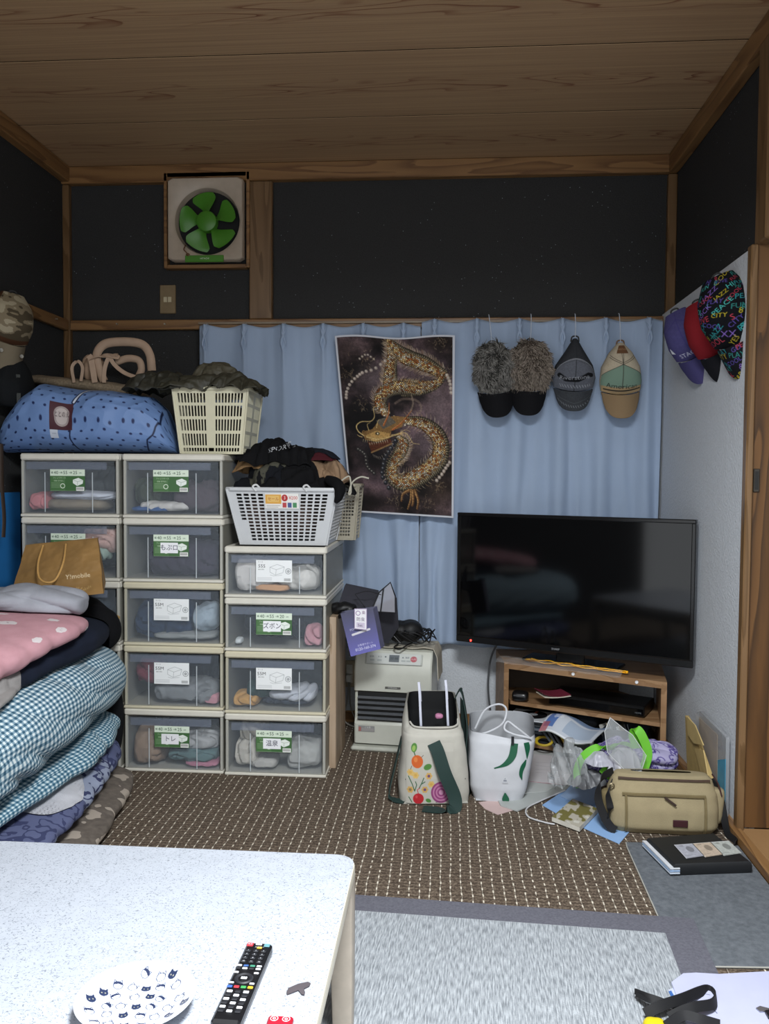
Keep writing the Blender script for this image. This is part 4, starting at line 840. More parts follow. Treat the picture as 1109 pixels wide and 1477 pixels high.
hat('baseball_cap', 'black cap covered in colourful graffiti words, nearest the door frame', (.93, 3.02, 1.885), -.75, (.10, -.30, 0), .25, .20, .10, [(0, .55), (.3, .88), (.65, 1), (1, .85)], graf(150, 160, 3), graf(110, 70, 9), .11, .16, g)
# ================================================================== television, stand and what is on it
TVL, TVR = np.array([.045, 3.75]), np.array([.955, 3.30]); tv_c = (TVL+TVR)/2; tv_a = math.atan2(*(TVR-TVL)[::-1]); tw = np.linalg.norm(TVR-TVL)
tv = thing('television', 'large black flat television standing askew on the wooden stand', 'television', (tv_c[0]+.03, tv_c[1]+.06, .386), tv_a)
BLK = mat('#0b0b0c', .25, var=0); GL = mat('#050506', .07, 0, .5, 0); zt, zb = 1.030-.386, .453-.386; y_ = -.06; hw = tw/2
x_ = -.0; xo = np.array(WM[tv.name].inverted() @ Vector((tv_c[0], tv_c[1], .386)))[0]
mb = MB(); B = .016
mb.b2(xo-hw, xo+hw, y_-.004, y_+.03, zt-B, zt, .003); mb.b2(xo-hw, xo+hw, y_-.004, y_+.03, zb, zb+.030, .003); mb.b2(xo-hw, xo-hw+B, y_-.004, y_+.03, zb+.028, zt-B+.002, .003); mb.b2(xo+hw-B, xo+hw, y_-.004, y_+.03, zb+.028, zt-B+.002, .003)
mb.build('bezel', mat('#101011', .18, var=0), tv, local=True)
MB().b2(xo-hw+B-.001, xo+hw-B+.001, y_+.001, y_+.006, zb+.029, zt-B+.001).build('screen', GL, tv, local=True)
mb = MB(); mb.b2(xo-hw+.02, xo+hw-.04, y_+.008, y_+.042, zb+.02, zt-.02, .01); mb.b2(xo-.28, xo+.22, y_+.042, y_+.075, zb+.04, zt-.2, .012); mb.build('rear_housing', BLK, tv, local=True)
mb = MB(); mb.b2(xo-.06, xo+.06, y_+.042, y_+.074, .0145, zb+.06, .008); mb.build('neck', BLK, tv, local=True)
mb = MB(); mb.b2(xo-.22, xo+.20, .0, .13, .001, .014, .005); mb.build('base', mat('#0a0a0b', .1, var=0), tv, local=True)
mb = MB(); mb.text('SHARP', .012, lambda a, b: np.stack([xo-.045+a, a*0+y_-.0046, zb+.014+b], 1)); mb.build('logo', mat('#c9cbce', .3, .6), tv, local=True, label='small silver lettering')
led = mat('#ff2a20', .4); nb = led.node_tree.nodes['Principled BSDF']; nb.inputs['Emission Color'].default_value = (1, .03, .02, 1); nb.inputs['Emission Strength'].default_value = 4
mb = MB(); mb.b2(xo-hw+.070, xo-hw+.076, y_-.006, y_-.004, zb+.006, zb+.014); mb.build('power_light', led, tv, local=True, label='small red standby light')
# stand, a corner unit
st = thing('television_stand', 'low light wood television stand with open shelves full of things', 'tv stand', (.56, 3.6, 0))
OAK = wood('#856443', '#967352', '#9f7d5a', 'X', 1.6, .5, 4); FL, FR = np.array([.255, 3.65]), np.array([.872, 3.35]); BRt, BL_ = np.array([.935, 3.70]), np.array([.235, 3.92])
plan = [FL, FR, BRt, np.array([.80, 3.92]), BL_]
def slab(z0, z1, ins, name, front=0, m=OAK, parent=st):
    c = np.mean(plan, 0); d = np.array([.43, .9])*front; pts = [p+(c-p)/np.linalg.norm(c-p)*ins+(d if i < 2 else 0) for i, p in enumerate(plan)]
    return MB().prism([(*p, z0) for p in pts], (0, 0, z1-z0)).build(name, m, parent)
slab(.358, .385, 0, 'top_board'); slab(.195, .211, .022, 'middle_shelf', .02); slab(.025, .048, .022, 'bottom_shelf', .01)
fd = (FR-FL)/np.linalg.norm(FR-FL); bd = np.array([.43, .9])
def side(p, q, n, w_=.022):
    d = (q-p)/np.linalg.norm(q-p); s = fd*n*w_; MB().prism([(*(p), 0), (*(p+s), 0), (*(q+s*.8-d*.01), 0), (*(q-d*.01), 0)], (0, 0, .3575)).build('side_panel', OAK, st)
side(FL, BL_, 1); side(FR, BRt, -1)
sb = MB(); sb.b2(.26, .80, 3.905, 3.915, .002, .357); sb.build('back_panel', mat('#3a2c1e', .7), st)
for q in (.45, .83): p = FL+(FR-FL)*q; MB().lathe([(.0, -.003), (.006, -.002), (.007, 0)], 12, (p[0]-.0055*.43, p[1]-.0045, .372), eul(math.pi/2)).build('round_sticker', mat('#dfe0e2', .5), st, label='small white round dot')
def F(s, z, d=0): p = FL+(FR-FL)*s+bd*d; return np.array([p[0], p[1], z])   # s along the front of the stand, d into it
ang = math.atan2(fd[1], fd[0])
def obj_at(name, label, cat, s, z, d, rot=0, group=None, tilt=None): return thing(name, label, cat, F(s, z, d), ang+rot, group, tilt)
# recorder
r = obj_at('video_recorder', 'wide black recorder lying on the upper shelf of the television stand', 'recorder', .56, .212, .055)
MB().b2(-.20, .205, 0, .17, .003, .048, .004).build('body', mat('#0d0d0e', .3, var=0), r, local=True); MB().b2(-.195, .20, -.003, -.0005, .008, .036, .001).build('front_panel', mat('#050506', .08, var=0), r, local=True)
mb = MB(); mb.text('HDMI', .010, lambda a, b: np.stack([.18+a, a*0-.0035, .02+b], 1)); mb.build('lettering', mat('#6b6e72', .4), r, local=True)
r = obj_at('game_controller', 'small black rounded device at the left end of the upper shelf', 'device', .09, .212, .04, .2)
mb = MB(); mb.roll([(-.035, 0, .025), (.035, 0, .025)], [.03], [.022], 20, 16, 4, 2.5, 0); mb.build('body', mat('#121213', .3, var=0), r, local=True); mb = MB(); mb.tube([(-.025, -.028, .03), (.025, -.028, .03)], .003, 6); mb.build('trim_line', mat('#77797c', .3, .6), r, local=True)
r = obj_at('booklet', 'dark red folded booklet lying on the recorder with white page edges', 'booklet', .30, .2615, .04, .75)
mb = MB()
for s, a in ((-1, .5), (1, -.12)): mb.sheet(lambda u, v, s=s, a=a: np.stack([s*u*.062, (v-.5)*.10, .004+.014*u*u*(1 if s < 0 else .4)], 1), 8, 6, .002)
mb.build('cover', mat('#6d1f33', .6), r, local=True); mb = MB(); mb.sheet(lambda u, v: np.stack([(u-.5)*.118, (v-.5)*.094-.010, .0018+.010*(2*u-1)**2*.4], 1), 10, 6, .002); mb.build('pages', mat('#d9d3c2', .7), r, local=True)
# middle shelf things: papers, disc, cases
r = obj_at('magazine', 'white magazine lying under the dark disc on the stand', 'magazine', .20, .1475, -.01, .1); MB().box((0, .07, .003), (.23, .16, .005), None, .001).build('pages', mat('#c9cdd2', .6), r, local=True)
r = obj_at('disc', 'dark grey disc with an orange printed line on the white magazine', 'disc', .165, .1545, .005)
mb = MB(); mb.lathe([(.0075, .0), (.0598, 0), (.06, .0006), (.0598, .0012), (.0075, .0012), (.0075, 0)], 48, (0, .06, 0)); mb.build('disc_plate', mat('#26272a', .18, .4, var=0), r, local=True)
mb = MB(); mb.lathe([(.0076, .0013), (.019, .0014)], 32, (0, .06, 0)); mb.build('hub_ring', mat('#b9bcc0', .3, .3), r, local=True, label='pale hub ring'); mb = MB(); mb.b2(-.006, .006, .005, .037, .0013, .0016); mb.b2(-.006, .006, .082, .112, .0013, .0016); mb.build('orange_print', mat('#a8502e', .5), r, local=True, kind='stuff')
for k, (z, c, lb) in enumerate(((.049, '#15181c', 'black disc case lowest in the pile at the left of the stand'), (.0655, '#1a1d22', 'black disc case second from below in the pile on the stand'), (.082, '#23272c', 'black disc case in the middle of the pile on the stand'), (.0985, '#3b4450', 'grey blue disc case near the top of the pile on the stand'), (.115, '#20262b', 'dark disc case second from the top of the pile on the stand'), (.1315, '#5c6670', 'pale grey blue disc case on top of the pile under the magazine'))):
    r = obj_at('disc_case', lb, 'disc case', .165+.012*(-1)**k, z, .0, .08*(-1)**k*(k % 3), 'disc cases piled on the television stand')
    MB().box((0, .085, .0075), (.185, .135, .015), None, .002).build('case', mat(c, .25, var=0), r, local=True); MB().b2(-.085, .085, .0160, .0172, .003, .012).build('spine_insert', mat('#6a7178' if k > 2 else '#2c3036', .35), r, local=True)
r = obj_at('magazine', 'blue and white magazine curling over the edge of the middle opening', 'magazine', .47, .112, -.03, -.25)
def curl(u, v): 
    x = (u-.5)*.25; y = .09-.16*v; z = .045-.05*np.maximum(v-.3, 0)**1.5+.028*np.sin(np.pi*v)*(1-u)+.012*np.sin(u*7); return np.stack([x, y, z], 1)
c = Canvas(100, 80, '#c9d0da'); c.rect(0, 0, 100, 26, '#8ca3c6'); c.rect(4, 6, 22, 70, '#3f62a8', .8); c.text('家電', 15, 30, 18, '#e8ecf4', ang=1.2); c.rect(40, 34, 92, 70, '#a8b6c8'); c.line([(0, 78), (100, 78)], 3, '#eef0f4'); c.rect(0, 60, 14, 80, '#b0555c', .7)
mb = MB(); mb.cv(c, curl); mb.build('cover', printmat(.3), r, local=True, sm=180); mb = MB(); mb.sheet(lambda u, v: curl(u, v)-[0, 0, .003], 24, 20); mb.build('pages', mat('#b4b9b2', .6), r, local=True)
r = obj_at('storage_case', 'dark blue open box of cards and cables at the right of the stand', 'box', .745, .0485, .03)
mb = MB(); mb.b2(-.085, .085, 0, .004, 0, .105); mb.b2(-.085, .085, .126, .13, 0, .105); mb.b2(-.085, -.081, .004, .126, 0, .105); mb.b2(.081, .085, .004, .126, 0, .105); mb.b2(-.081, .081, .004, .126, 0, .004); mb.build('box_wall', mat('#152230', .5), r, local=True)
for k in range(7):
    x = -.07+k*.021; p = F(.745, .0485, .03); ca, sa = math.cos(ang), math.sin(ang); 
    r = thing('leaflet', ('white leaflet leaning at the left of', 'cream leaflet second from the left in', 'grey leaflet third from the left in', 'white folded leaflet in the middle of', 'pale card right of the middle in', 'dark card second from the right in', 'silver card rightmost in')[k]+' the dark blue box', 'leaflet', (p[0]+x*ca-.05*sa, p[1]+x*sa+.05*ca, .054), ang+.3*(k % 3-1), 'leaflets in the dark blue box', (0, -.35+.1*(k % 2), 0))
    MB().b2(-.0012, .0012, -.02, .045, 0, .105+.012*(k % 3)).build('card', mat(['#c9c8c2', '#b9a98a', '#8d8f92', '#d4d6d8', '#a9a08c', '#4a4c50', '#9da3ab'][k], .5), r, local=True)
r = obj_at('folding_tool', 'pair of yellow and grey handled pliers standing in the stand opening', 'tool', .37, .055, .005, .3, None, (.2, -.55, 0))
for k, (x, c_) in enumerate(((-.02, '#4d5258'), (-.006, '#5c6268'), (.008, '#4a4e54'), (.026, '#b89a1e'))):
    mb = MB(); mb.tube(smooth_path([(x, 0, 0), (x*1.1, -.004, .04), (x*1.2, 0, .095)], 10), [.006]*10, 8, ry=.009); mb.build('handle', mat(c_, .5), r, local=True, label='yellow handle' if k == 3 else None)
r = obj_at('yellow_cable', 'looped yellow cable on the bottom shelf of the stand', 'cable', .28, .056, -.012)
mb = MB(); mb.tube(smooth_path([(.03*math.cos(t)*(1+.1*k), .02*math.sin(t)-.01, .018+.012*math.sin(t)) for k in range(3) for t in np.linspace(0, 5.5, 8)], 70), .0048, 8); mb.build('loop', mat('#b79c22', .5), r, local=True)
r = obj_at('picture_frame', 'small white picture frame lying tilted at the front of the stand', 'picture frame', .50, .0485, -.035, .1, None, (-.75, 0, .1))
mb = MB(); mb.b2(-.06, .06, -.004, .004, 0, .014, .002); mb.b2(-.06, .06, -.004, .004, .076, .09, .002); mb.b2(-.06, -.046, -.004, .004, .013, .077, .002); mb.b2(.046, .06, -.004, .004, .013, .077, .002); mb.build('frame', mat('#c6c9c8', .4), r, local=True); MB().b2(-.047, .047, -.001, .002, .013, .077).build('photo', mat('#5c615f', .3, var=.4, vscale=60), r, local=True)
for k, (s, z, c_, sx, lb) in enumerate(((.62, .0485, '#1c2a3a', .12, 'dark navy pouch in the middle of the bottom shelf'), (.50, .13, '#16181c', .10, 'black cable bundle at the back of the middle opening'))):
    p = F(s, z+.035, .12); tag(MB().blob(p, (sx, .09, .07), 60+k, rot=ang).build('pouch', cloth(c_)), lb, 'pouch')
# gold beads in a clear bag on top of the stand
r = obj_at('bead_necklace', 'gold bead chains spread inside the clear bag on top of the stand', 'necklace', .34, .389, .035)
GOLD = mat('#d9a021', .25, .9, var=0); rs = np.random.RandomState(2)
for k in range(2):
    mb = MB(); P = smooth_path([(-.13+.42*t-.0, .012*math.sin(t*30+k*2)*(1-t)+.014*k*(1-t)+.0, .006+.006*k) for t in np.linspace(0, 1, 24)], 110)
    for q in P: mb.lathe([(.0003, -.0036), (.0026, -.0024), (.0036, 0), (.0026, .0024), (.0003, .0036)], 6, q+rs.randn(3)*.0006)
    mb.build('bead_chain', GOLD, r, local=True, kind='stuff')
mb = MB()
for k in range(6): mb.tube(smooth_path([(-.125+.006*k, -.004, .006), (-.145+.008*rs.randn(), .012*rs.randn(), .012), (-.10+.01*k, .01, .010)], 12), .0014, 5)
mb.build('chain_end', GOLD, r, local=True, kind='stuff')
PB = clear('#d3d8dc', .16, .12, 'bag')
r = obj_at('clear_bag', 'long clear plastic bag hanging over the front edge of the stand', 'plastic bag', .38, .3865, .03)
def bagf(o): return lambda u, v: np.stack([(u-.5)*.54-.02, .045-.110*v, .016*np.sin(np.pi*np.clip(v, 0, 1))*o+.002*o+.005*np.sin(u*31)*np.sin(v*9)*o], 1)
mb = MB(); mb.sheet(bagf(1), 60, 16); mb.build('bag_top', PB, r, local=True, sm=180)

# ================================================================== TV cable
mb = MB(); mb.tube(smooth_path([(.27, 3.90, .46), (.215, 3.90, .36), (.20, 3.91, .22), (.215, 3.92, .08), (.23, 3.9, .02)], 30), .0045, 8); tag(mb.build('television_cable', mat('#55575a', .5)), 'grey cable hanging down the white wall left of the stand', 'cable')

# ================================================================== plank side panel with things at its top
r = thing('side_board', 'tall narrow pale wood board standing between the drawer boxes and heater', 'board', (-.452, 3.35, 0))
mb = MB(); mb.b2(-.468, -.440, 3.34, 3.66, .0008, .62, .002); mb.build('board', wood('#8a745e', '#ab947c', '#b8a28b', 'Z', 2, .6, 5), r)
# ================================================================== fan heater
hc = PZ(566, 1085, 0); ht = thing('fan_heater', 'white fan heater with dark louvres standing on the carpet against the wall', 'heater', (-.222, 3.60, 0), -.10)
HW = .168; HM = mat('#c3c4b9', .32, var=.02)
mb = MB(); mb.b2(-HW-.012, HW+.012, -.055, .20, .001, .022, .008); mb.build('base_tray', mat('#b9bbb0', .35), ht, local=True)
def hprof():
    pts = [(-.0, .022), (-.028, .030), (-.030, .115), (-.018, .135), (-.018, .255), (-.034, .262), (-.036, .335), (-.030, .375), (.005, .432), (.03, .440), (.17, .440), (.185, .42), (.185, .022)]
    return pts
for_ = hprof(); mb = MB()
L = []
for x, e in ((-HW, .006), (-HW+.006, 0), (HW-.006, 0), (HW, .006)):
    cx_, cz_ = .08, .23; L.append([(x, cx_+(y-cx_)*(1-e*6), cz_+(z-cz_)*(1-e*2.2)) for y, z in for_])
mb.ringloft(L, caps=True); body = mb.build('body', HM, ht, local=True, sm=28)
mb = MB(); mb.b2(-.155, .140, -.0235, -.0170, .128, .258, .004); gr = mb.build('louvre_opening', mat('#0c0d0e', .5), ht, local=True)
for k in range(5):
    z = .145+k*.0225; mb = MB(); mb.prism([(-.153, -.026, z), (-.153, -.040, z-.006), (-.153, -.0405, z-.0045), (-.153, -.026, z+.002)], (.291, 0, 0)); mb.build('louvre', mat('#7d8085', .25, .5), gr, local=True)
c = Canvas(150, 34, '#c9ccc8'); c.ell(130, 16, 9, 9, '#b5626a'); c.text('入/切', 130, 16, 7, '#ececec'); c.rect(62, 5, 90, 27, '#6b7175'); c.text('20 88', 76, 16, 10, '#3b4246')
for x, t_ in ((14, '延長'), (36, 'エコ'), (52, '●'), (100, '▲'), (112, '温度')): c.text(t_, x, 12, 6, '#5d6469')
for x in (10, 30, 96, 110): c.rect(x, 20, x+12, 25, '#aab0ae')
mb = MB(); mb.cv(c, flat((-.115, -.0300, .417), (.235, 0, 0), (0, -.0065, -.035))); 
mb2 = MB(); mb2.box((.0025, -.0165, .400), (.25, .008, .052), eul(-.60, 0, 0), .003); mb2.build('control_housing', mat('#b7bab3', .3), ht, local=True)
mb = MB(); cpv = np.array([-.115, -.0315, .4135]); mb.cv(c, flat((-.115, -.0085, .4235), (.235, 0, 0), (0, -.0275, -.0400))); mb.build('control_panel', printmat(.3), ht, local=True, label='pale panel with grey display and red button')
mb = MB(); mb.b2(-.032, .035, -.0385, -.0350, .276, .285, .001); mb.text('CORONA', .009, lambda a, b: np.stack([.001+a, a*0-.0392, .2805+b], 1), m=1); mb.build('badge', [mat('#7a7a76', .3, .7), mat('#d5d5d0', .4)], ht, local=True)
c = Canvas(70, 26, '#8d8d8c'); c.rect(2, 6, 12, 24, '#a8655f'); c.text('ご注意', 40, 7, 9, '#d9d9d4')
for y in (13, 17, 21): c.line([(16, y), (66, y)], 1, '#c9b9b5', .8)
mb = MB(); mb.cv(c, flat((-.150, -.0312, .108), (.072, 0, 0), (0, 0, -.026))); mb.build('caution_sticker', printmat(.4), ht, local=True)
# white cloth over the heater
def drape(u, v):
    x = -.06+.29*u; y = -.01+.17*v; z = .4490+.003*np.sin(x*60)*np.cos(y*50); over = np.maximum(x-.172, 0); x2 = np.minimum(x, .186)+over*.12; z = z-over*2.4+.002*np.sin(y*90)*(over > 0); return np.stack([x2, y+.02, z], 1)
r = thing('white_cloth', 'off white lace cloth draped over the right end of the heater top', 'cloth', (-.222, 3.60, 0), -.10); r.location.z = .4405; WM[r.name] = WM[ht.name]
mb = MB(); mb.sheet(drape, 60, 30, .003); o = mb.build('drape', cloth('#b9b2a2'), None); bpy.data.objects.remove(r)
M_ = np.array(WM[ht.name]); v = np.zeros(len(o.data.vertices)*3); o.data.vertices.foreach_get('co', v); v = v.reshape(-1, 3)+np.array(o.location); v = v @ M_[:3, :3].T+M_[:3, 3]; c_ = np.array([v[:, 0].mean(), v[:, 1].mean(), v[:, 2].min()]); o.data.vertices.foreach_set('co', (v-c_).ravel()); o.location = c_; o.name = 'white_cloth'
tag(o, 'off white lace cloth draped over the right end of the heater top', 'cloth')
# black cords heap on the heater
rs = np.random.RandomState(4); c0 = np.array([-.145, 3.66, .462])
r = thing('cable_bundle', 'tangled bundle of thin black cables lying on top of the heater', 'cable', c0)
mb = MB(); mb.blob(c0+[-.03, .02, .045], (.15, .11, .085), 3, amp=.012); mb.build('bundle_core', mat('#0e0e10', .6), r)
for k in range(9):
    a = rs.rand()*6; P = [c0+[-.02+.07*math.cos(a+t)*(1+.25*rs.randn())+.012*k-.03, -.02+.05*math.sin(a+t), .008+.05*abs(math.sin(t*1.3+a))] for t in np.linspace(0, 5.2, 9)]
    mb = MB(); mb.tube(smooth_path(P, 50), .0026, 6); mb.build('cable_loop', mat('#0c0c0d', .45), r)
mb = MB(); mb.tube(smooth_path([c0+[-.06, -.05, .0], c0+[-.075, -.085, -.008], c0+[-.05, -.10, -.012], c0+[-.02, -.07, 0], c0+[.0, -.03, .004]], 24), .0035, 6); mb.build('cable_loop', mat('#0c0c0d', .45), r)
# purple bag hanging from the board
def q3(x, y, Y): return PY(x, y, Y)
r = thing('paper_carrier', 'purple paper carrier with white lettering leaning over the heater corner', 'paper bag', (-.36, 3.36, .42))
A_, B_, C_, D_ = q3(491, 885, 3.31), q3(538, 878, 3.31), q3(549, 936, 3.30), q3(506, 947, 3.30)
c = Canvas(110, 140, '#5f5f99'); 
g_ = np.linspace(0, 1, 140)[:, None, None]; c.a = hx('#4b4b62')*(1-g_)+hx('#6a68b0')*g_+c.a*0
c.text('PORTABLE', 42, 56, 10, '#c9c9e0', ang=-.1); c.line([(24, 74), (84, 66)], 7, '#d5d2d6'); c.text('お客様サポート', 60, 112, 8, '#d9d9ee', ang=.0); c.text('0120-160-374', 58, 124, 13, '#e2e2f2')
bil = lambda a, b, c_, d: (lambda u, v: (a*(1-u[:, None])+b*u[:, None])*(1-v[:, None])+(d*(1-u[:, None])+c_*u[:, None])*v[:, None])
mb = MB(); mb.cv(c, bil(A_, B_, C_, D_)); mb.build('front_panel', printmat(.5), r)
bk = np.array([.010, .032, .006]); E_, F_, G_, H_ = [p+bk*[1.3, 1, 1] for p in (A_, B_, C_, D_)]
mb = MB(); mb.add([A_, B_, C_, D_, E_, F_, G_, H_], [(1, 5, 6, 2), (5, 4, 7, 6), (4, 0, 3, 7), (3, 2, 6, 7)]); mb.build('side_panel', mat('#56566e', .6), r)
c = Canvas(60, 100, '#e8e6ea'); c.rect(0, 0, 60, 100, '#b9a9c6'); c.rect(4, 4, 56, 96, '#ecebee'); c.ell(18, 22, 10, 10, '#8b6f9a', ring=1.5); c.text('楽', 44, 20, 18, '#6b4a6e'); c.text('防虫', 30, 52, 20, '#50405e'); c.rect(10, 66, 50, 92, '#cfc6d8'); c.text('Set', 28, 80, 18, '#4b3f58')
A2, B2, C2, D2 = q3(511, 878, 3.29), q3(529, 878, 3.29), q3(529, 909, 3.29), q3(511, 907, 3.29)
r = thing('hang_tag_card', 'white and mauve price card hanging in front of the purple carrier', 'tag', D2); mb = MB(); mb.cv(c, bil(A2, B2, C2, D2)); mb.build('card_print', printmat(.4), r)
mb = MB(); mb.add([A2+[0, .002, 0], B2+[0, .002, 0], C2+[0, .002, 0], D2+[0, .002, 0]], [(0, 1, 2, 3)]); mb.build('card_back', mat('#d5d2d6', .5), r)
# sun visor and dark hood on the board
r = thing('sun_visor_hat', 'dark grey sun shade hat with a clear mesh window on the pale board', 'hat', (-.38, 3.5, .62))
DG = mat('#3b3b44', .8, var=.05)
mb = MB(); A = [q3(480, 895, 3.42), q3(497, 845, 3.5), q3(545, 855, 3.55), q3(540, 880, 3.45), q3(515, 885, 3.36), q3(492, 884, 3.36)]
mb.prism(A, (0, .05, .004)); mb.build('crown', DG, r, sm=30)
V = [q3(535, 882, 3.45), q3(547, 854, 3.46), q3(563, 840, 3.48), q3(570, 860, 3.50), q3(570, 884, 3.46)]
mb = MB(); mb.prism(V, (0, .002, 0)); mb.build('visor_window', clear('#a9a9b2', .55, .35, 'v'), r)
mb = MB(); mb.tube(V+[V[0]], .003, 6); mb.tube([q3(549, 882, 3.449), q3(553, 849, 3.459)], .003, 6); mb.build('binding', mat('#15151a', .7), r)
mb = MB(); mb.prism([q3(500, 890, 3.47), q3(572, 862, 3.52), q3(575, 905, 3.56), q3(560, 928, 3.60), q3(540, 925, 3.58)], (0, .01, 0)); mb.build('neck_flap', mat('#33333b', .85), r)
mb = MB(); mb.tube(smooth_path([q3(512, 857, 3.44), q3(530, 853, 3.43), q3(550, 858, 3.43)], 14), .0016, 5); mb.tube(smooth_path([q3(512, 857, 3.44), q3(522, 870, 3.42), q3(530, 880, 3.40)], 14), .0016, 5); mb.build('cord', mat('#15151a', .7), r)
tag(MB().blob(q3(495, 877, 3.43), (.11, .08, .045), 21).build('black_cord_pouch', mat('#0e0e10', .5)), 'crumpled black cloth lying on the top end of the pale board', 'cloth')
# ================================================================== bedding pile by the left wall
def uvmat(name, build_, rough=.92, bump=.4, bs=350):
    m, nt, b = newmat(name); L = nt.links.new; uv = nd(nt, 'ShaderNodeUVMap'); sp = nd(nt, 'ShaderNodeSeparateXYZ'); L(uv.outputs[0], sp.inputs[0])
    def M(op, *a):
        n = nd(nt, 'ShaderNodeMath', operation=op)
        for i, q in enumerate(a):
            if isinstance(q, (int, float)): n.inputs[i].default_value = q
            else: L(q, n.inputs[i])
        return n.outputs[0]
    def mix(f, a, c):
        n = nd(nt, 'ShaderNodeMix', data_type='RGBA')
        for i, q in ((0, f), (6, a), (7, c)):
            if isinstance(q, str): n.inputs[i].default_value = (*lin(q), 1)
            elif isinstance(q, (int, float)): n.inputs[i].default_value = q
            else: L(q, n.inputs[i])
        return n.outputs[2]
    tc = nd(nt, 'ShaderNodeTexCoord')
    def noise(s, d=2, vec=None):
        n = nd(nt, 'ShaderNodeTexNoise'); n.inputs['Scale'].default_value = s; n.inputs['Detail'].default_value = d; L(vec or tc.outputs['Object'], n.inputs['Vector']); return n.outputs['Fac']
    L(build_(M, mix, noise, sp, uv, nt), b.inputs['Base Color']); b.inputs['Roughness'].default_value = rough; b.inputs['Specular IOR Level'].default_value = .2
    bp = nd(nt, 'ShaderNodeBump'); bp.inputs['Strength'].default_value = bump; bp.inputs['Distance'].default_value = .002; L(noise(bs), bp.inputs['Height']); L(bp.outputs[0], b.inputs['Normal']); return m
def ging(p, a='#d6e0e2', b_='#7f9bab', c='#33586e'):
    def f(M, mix, noise, sp, uv, nt):
        g = [M('GREATER_THAN', M('FRACT', M('DIVIDE', M('ADD', s, M('MULTIPLY', noise(7), .012)), p)), .5) for s in (sp.outputs[0], sp.outputs[1])]
        s = M('ADD', *g); return mix(M('GREATER_THAN', s, 1.5), mix(M('GREATER_THAN', s, .5), a, b_), c)
    return f
GING = uvmat('gingham', ging(.0205))
def roll_path(P, jit=0): return smooth_path(P, 30)
def bed(name, label, cat, P, wid, hgt, m, seed, amp=.012, freq=6, group=None, **k):
    mb = MB(); mb.roll(roll_path(P), wid, hgt, 110, 90, k.pop('k', 7), k.pop('n', 2.6), amp, freq, seed=seed, **k)
    conform(mb, BEDS, .006, (XL+.004, .5, .0015), (9, YF-.010, 9)); BEDS.append(tag(mb.build(name, m, sm=180), label, cat, group)); return BEDS[-1]
BEDS = []
bed('black_cloth_lump', 'black cloth lump filling the gap behind the quilts against the drawer boxes', 'bag', [(-1.42, 3.20, .0), (-1.36, 3.20, .18), (-1.345, 3.20, .40)], [.10, .09, .07], [.028], cloth('#121316'), 35, .008, 8, up=(0, 1, 0))  # plain black lump put in to fill the gap beside the drawer column
bed('brown_blanket', 'grey brown patterned blanket lowest in the bedding pile on the carpet', 'blanket', [(-1.46, 3.12, .045), (-1.45, 2.5, .045), (-1.40, 1.75, .045)], [.30, .38, .38], [.042], uvmat('brown_blanket', lambda M, mix, noise, sp, uv, nt: mix(M('GREATER_THAN', noise(17, 1), .60), mix(noise(40), '#4b4540', '#7d736a'), '#a79c90')), 4, .006, 8)
def floral(M, mix, noise, sp, uv, nt):
    n = noise(13, 2); r = M('ABSOLUTE', M('SUBTRACT', M('FRACT', M('MULTIPLY', n, 5.0)), .5))
    return mix(M('LESS_THAN', r, .12), mix(M('GREATER_THAN', noise(5, 2), .52), '#8e96ab', '#5a6080'), '#3b4060')
bed('floral_blanket', 'pale blue blanket with dark blue swirls, folded near the bottom of the bedding pile', 'blanket', [(-1.50, 3.14, .145), (-1.48, 2.5, .135), (-1.44, 1.75, .13)], [.28, .35, .33], [.062, .05, .045], uvmat('floral', floral), 9, .014, 6)
bed('white_blanket_fold', 'off white folded blanket corner peeking out of the pile between floral and gingham quilts', 'blanket', [(-1.32, 2.70, .15), (-1.27, 2.52, .14), (-1.28, 2.38, .13)], [.10, .125, .10], [.035, .045, .03], cloth('#b9b9bf'), 12, .01, 9)
bed('gingham_quilt', 'thinner blue gingham quilt squashed under the big gingham roll', 'quilt', [(-1.50, 3.14, .245), (-1.51, 2.7, .232), (-1.53, 2.2, .225), (-1.5, 1.75, .21)], [.29, .33, .30, .30], [.06, .055, .045, .045], uvmat('gingham2', ging(.0205, '#c9d6d8', '#6f90a2', '#2f5a70')), 21, .020, 6, 'blue gingham quilts in the bedding pile')
bed('gingham_quilt', 'big thick rolled blue and white gingham quilt in the bedding pile', 'quilt', [(-1.505, 3.17, .42), (-1.505, 2.75, .42), (-1.505, 2.2, .39), (-1.49, 1.65, .36)], [.305, .325, .33, .33], [.135, .150, .150, .145], GING, 15, .016, 3.2, 'blue gingham quilts in the bedding pile', rd=.35)
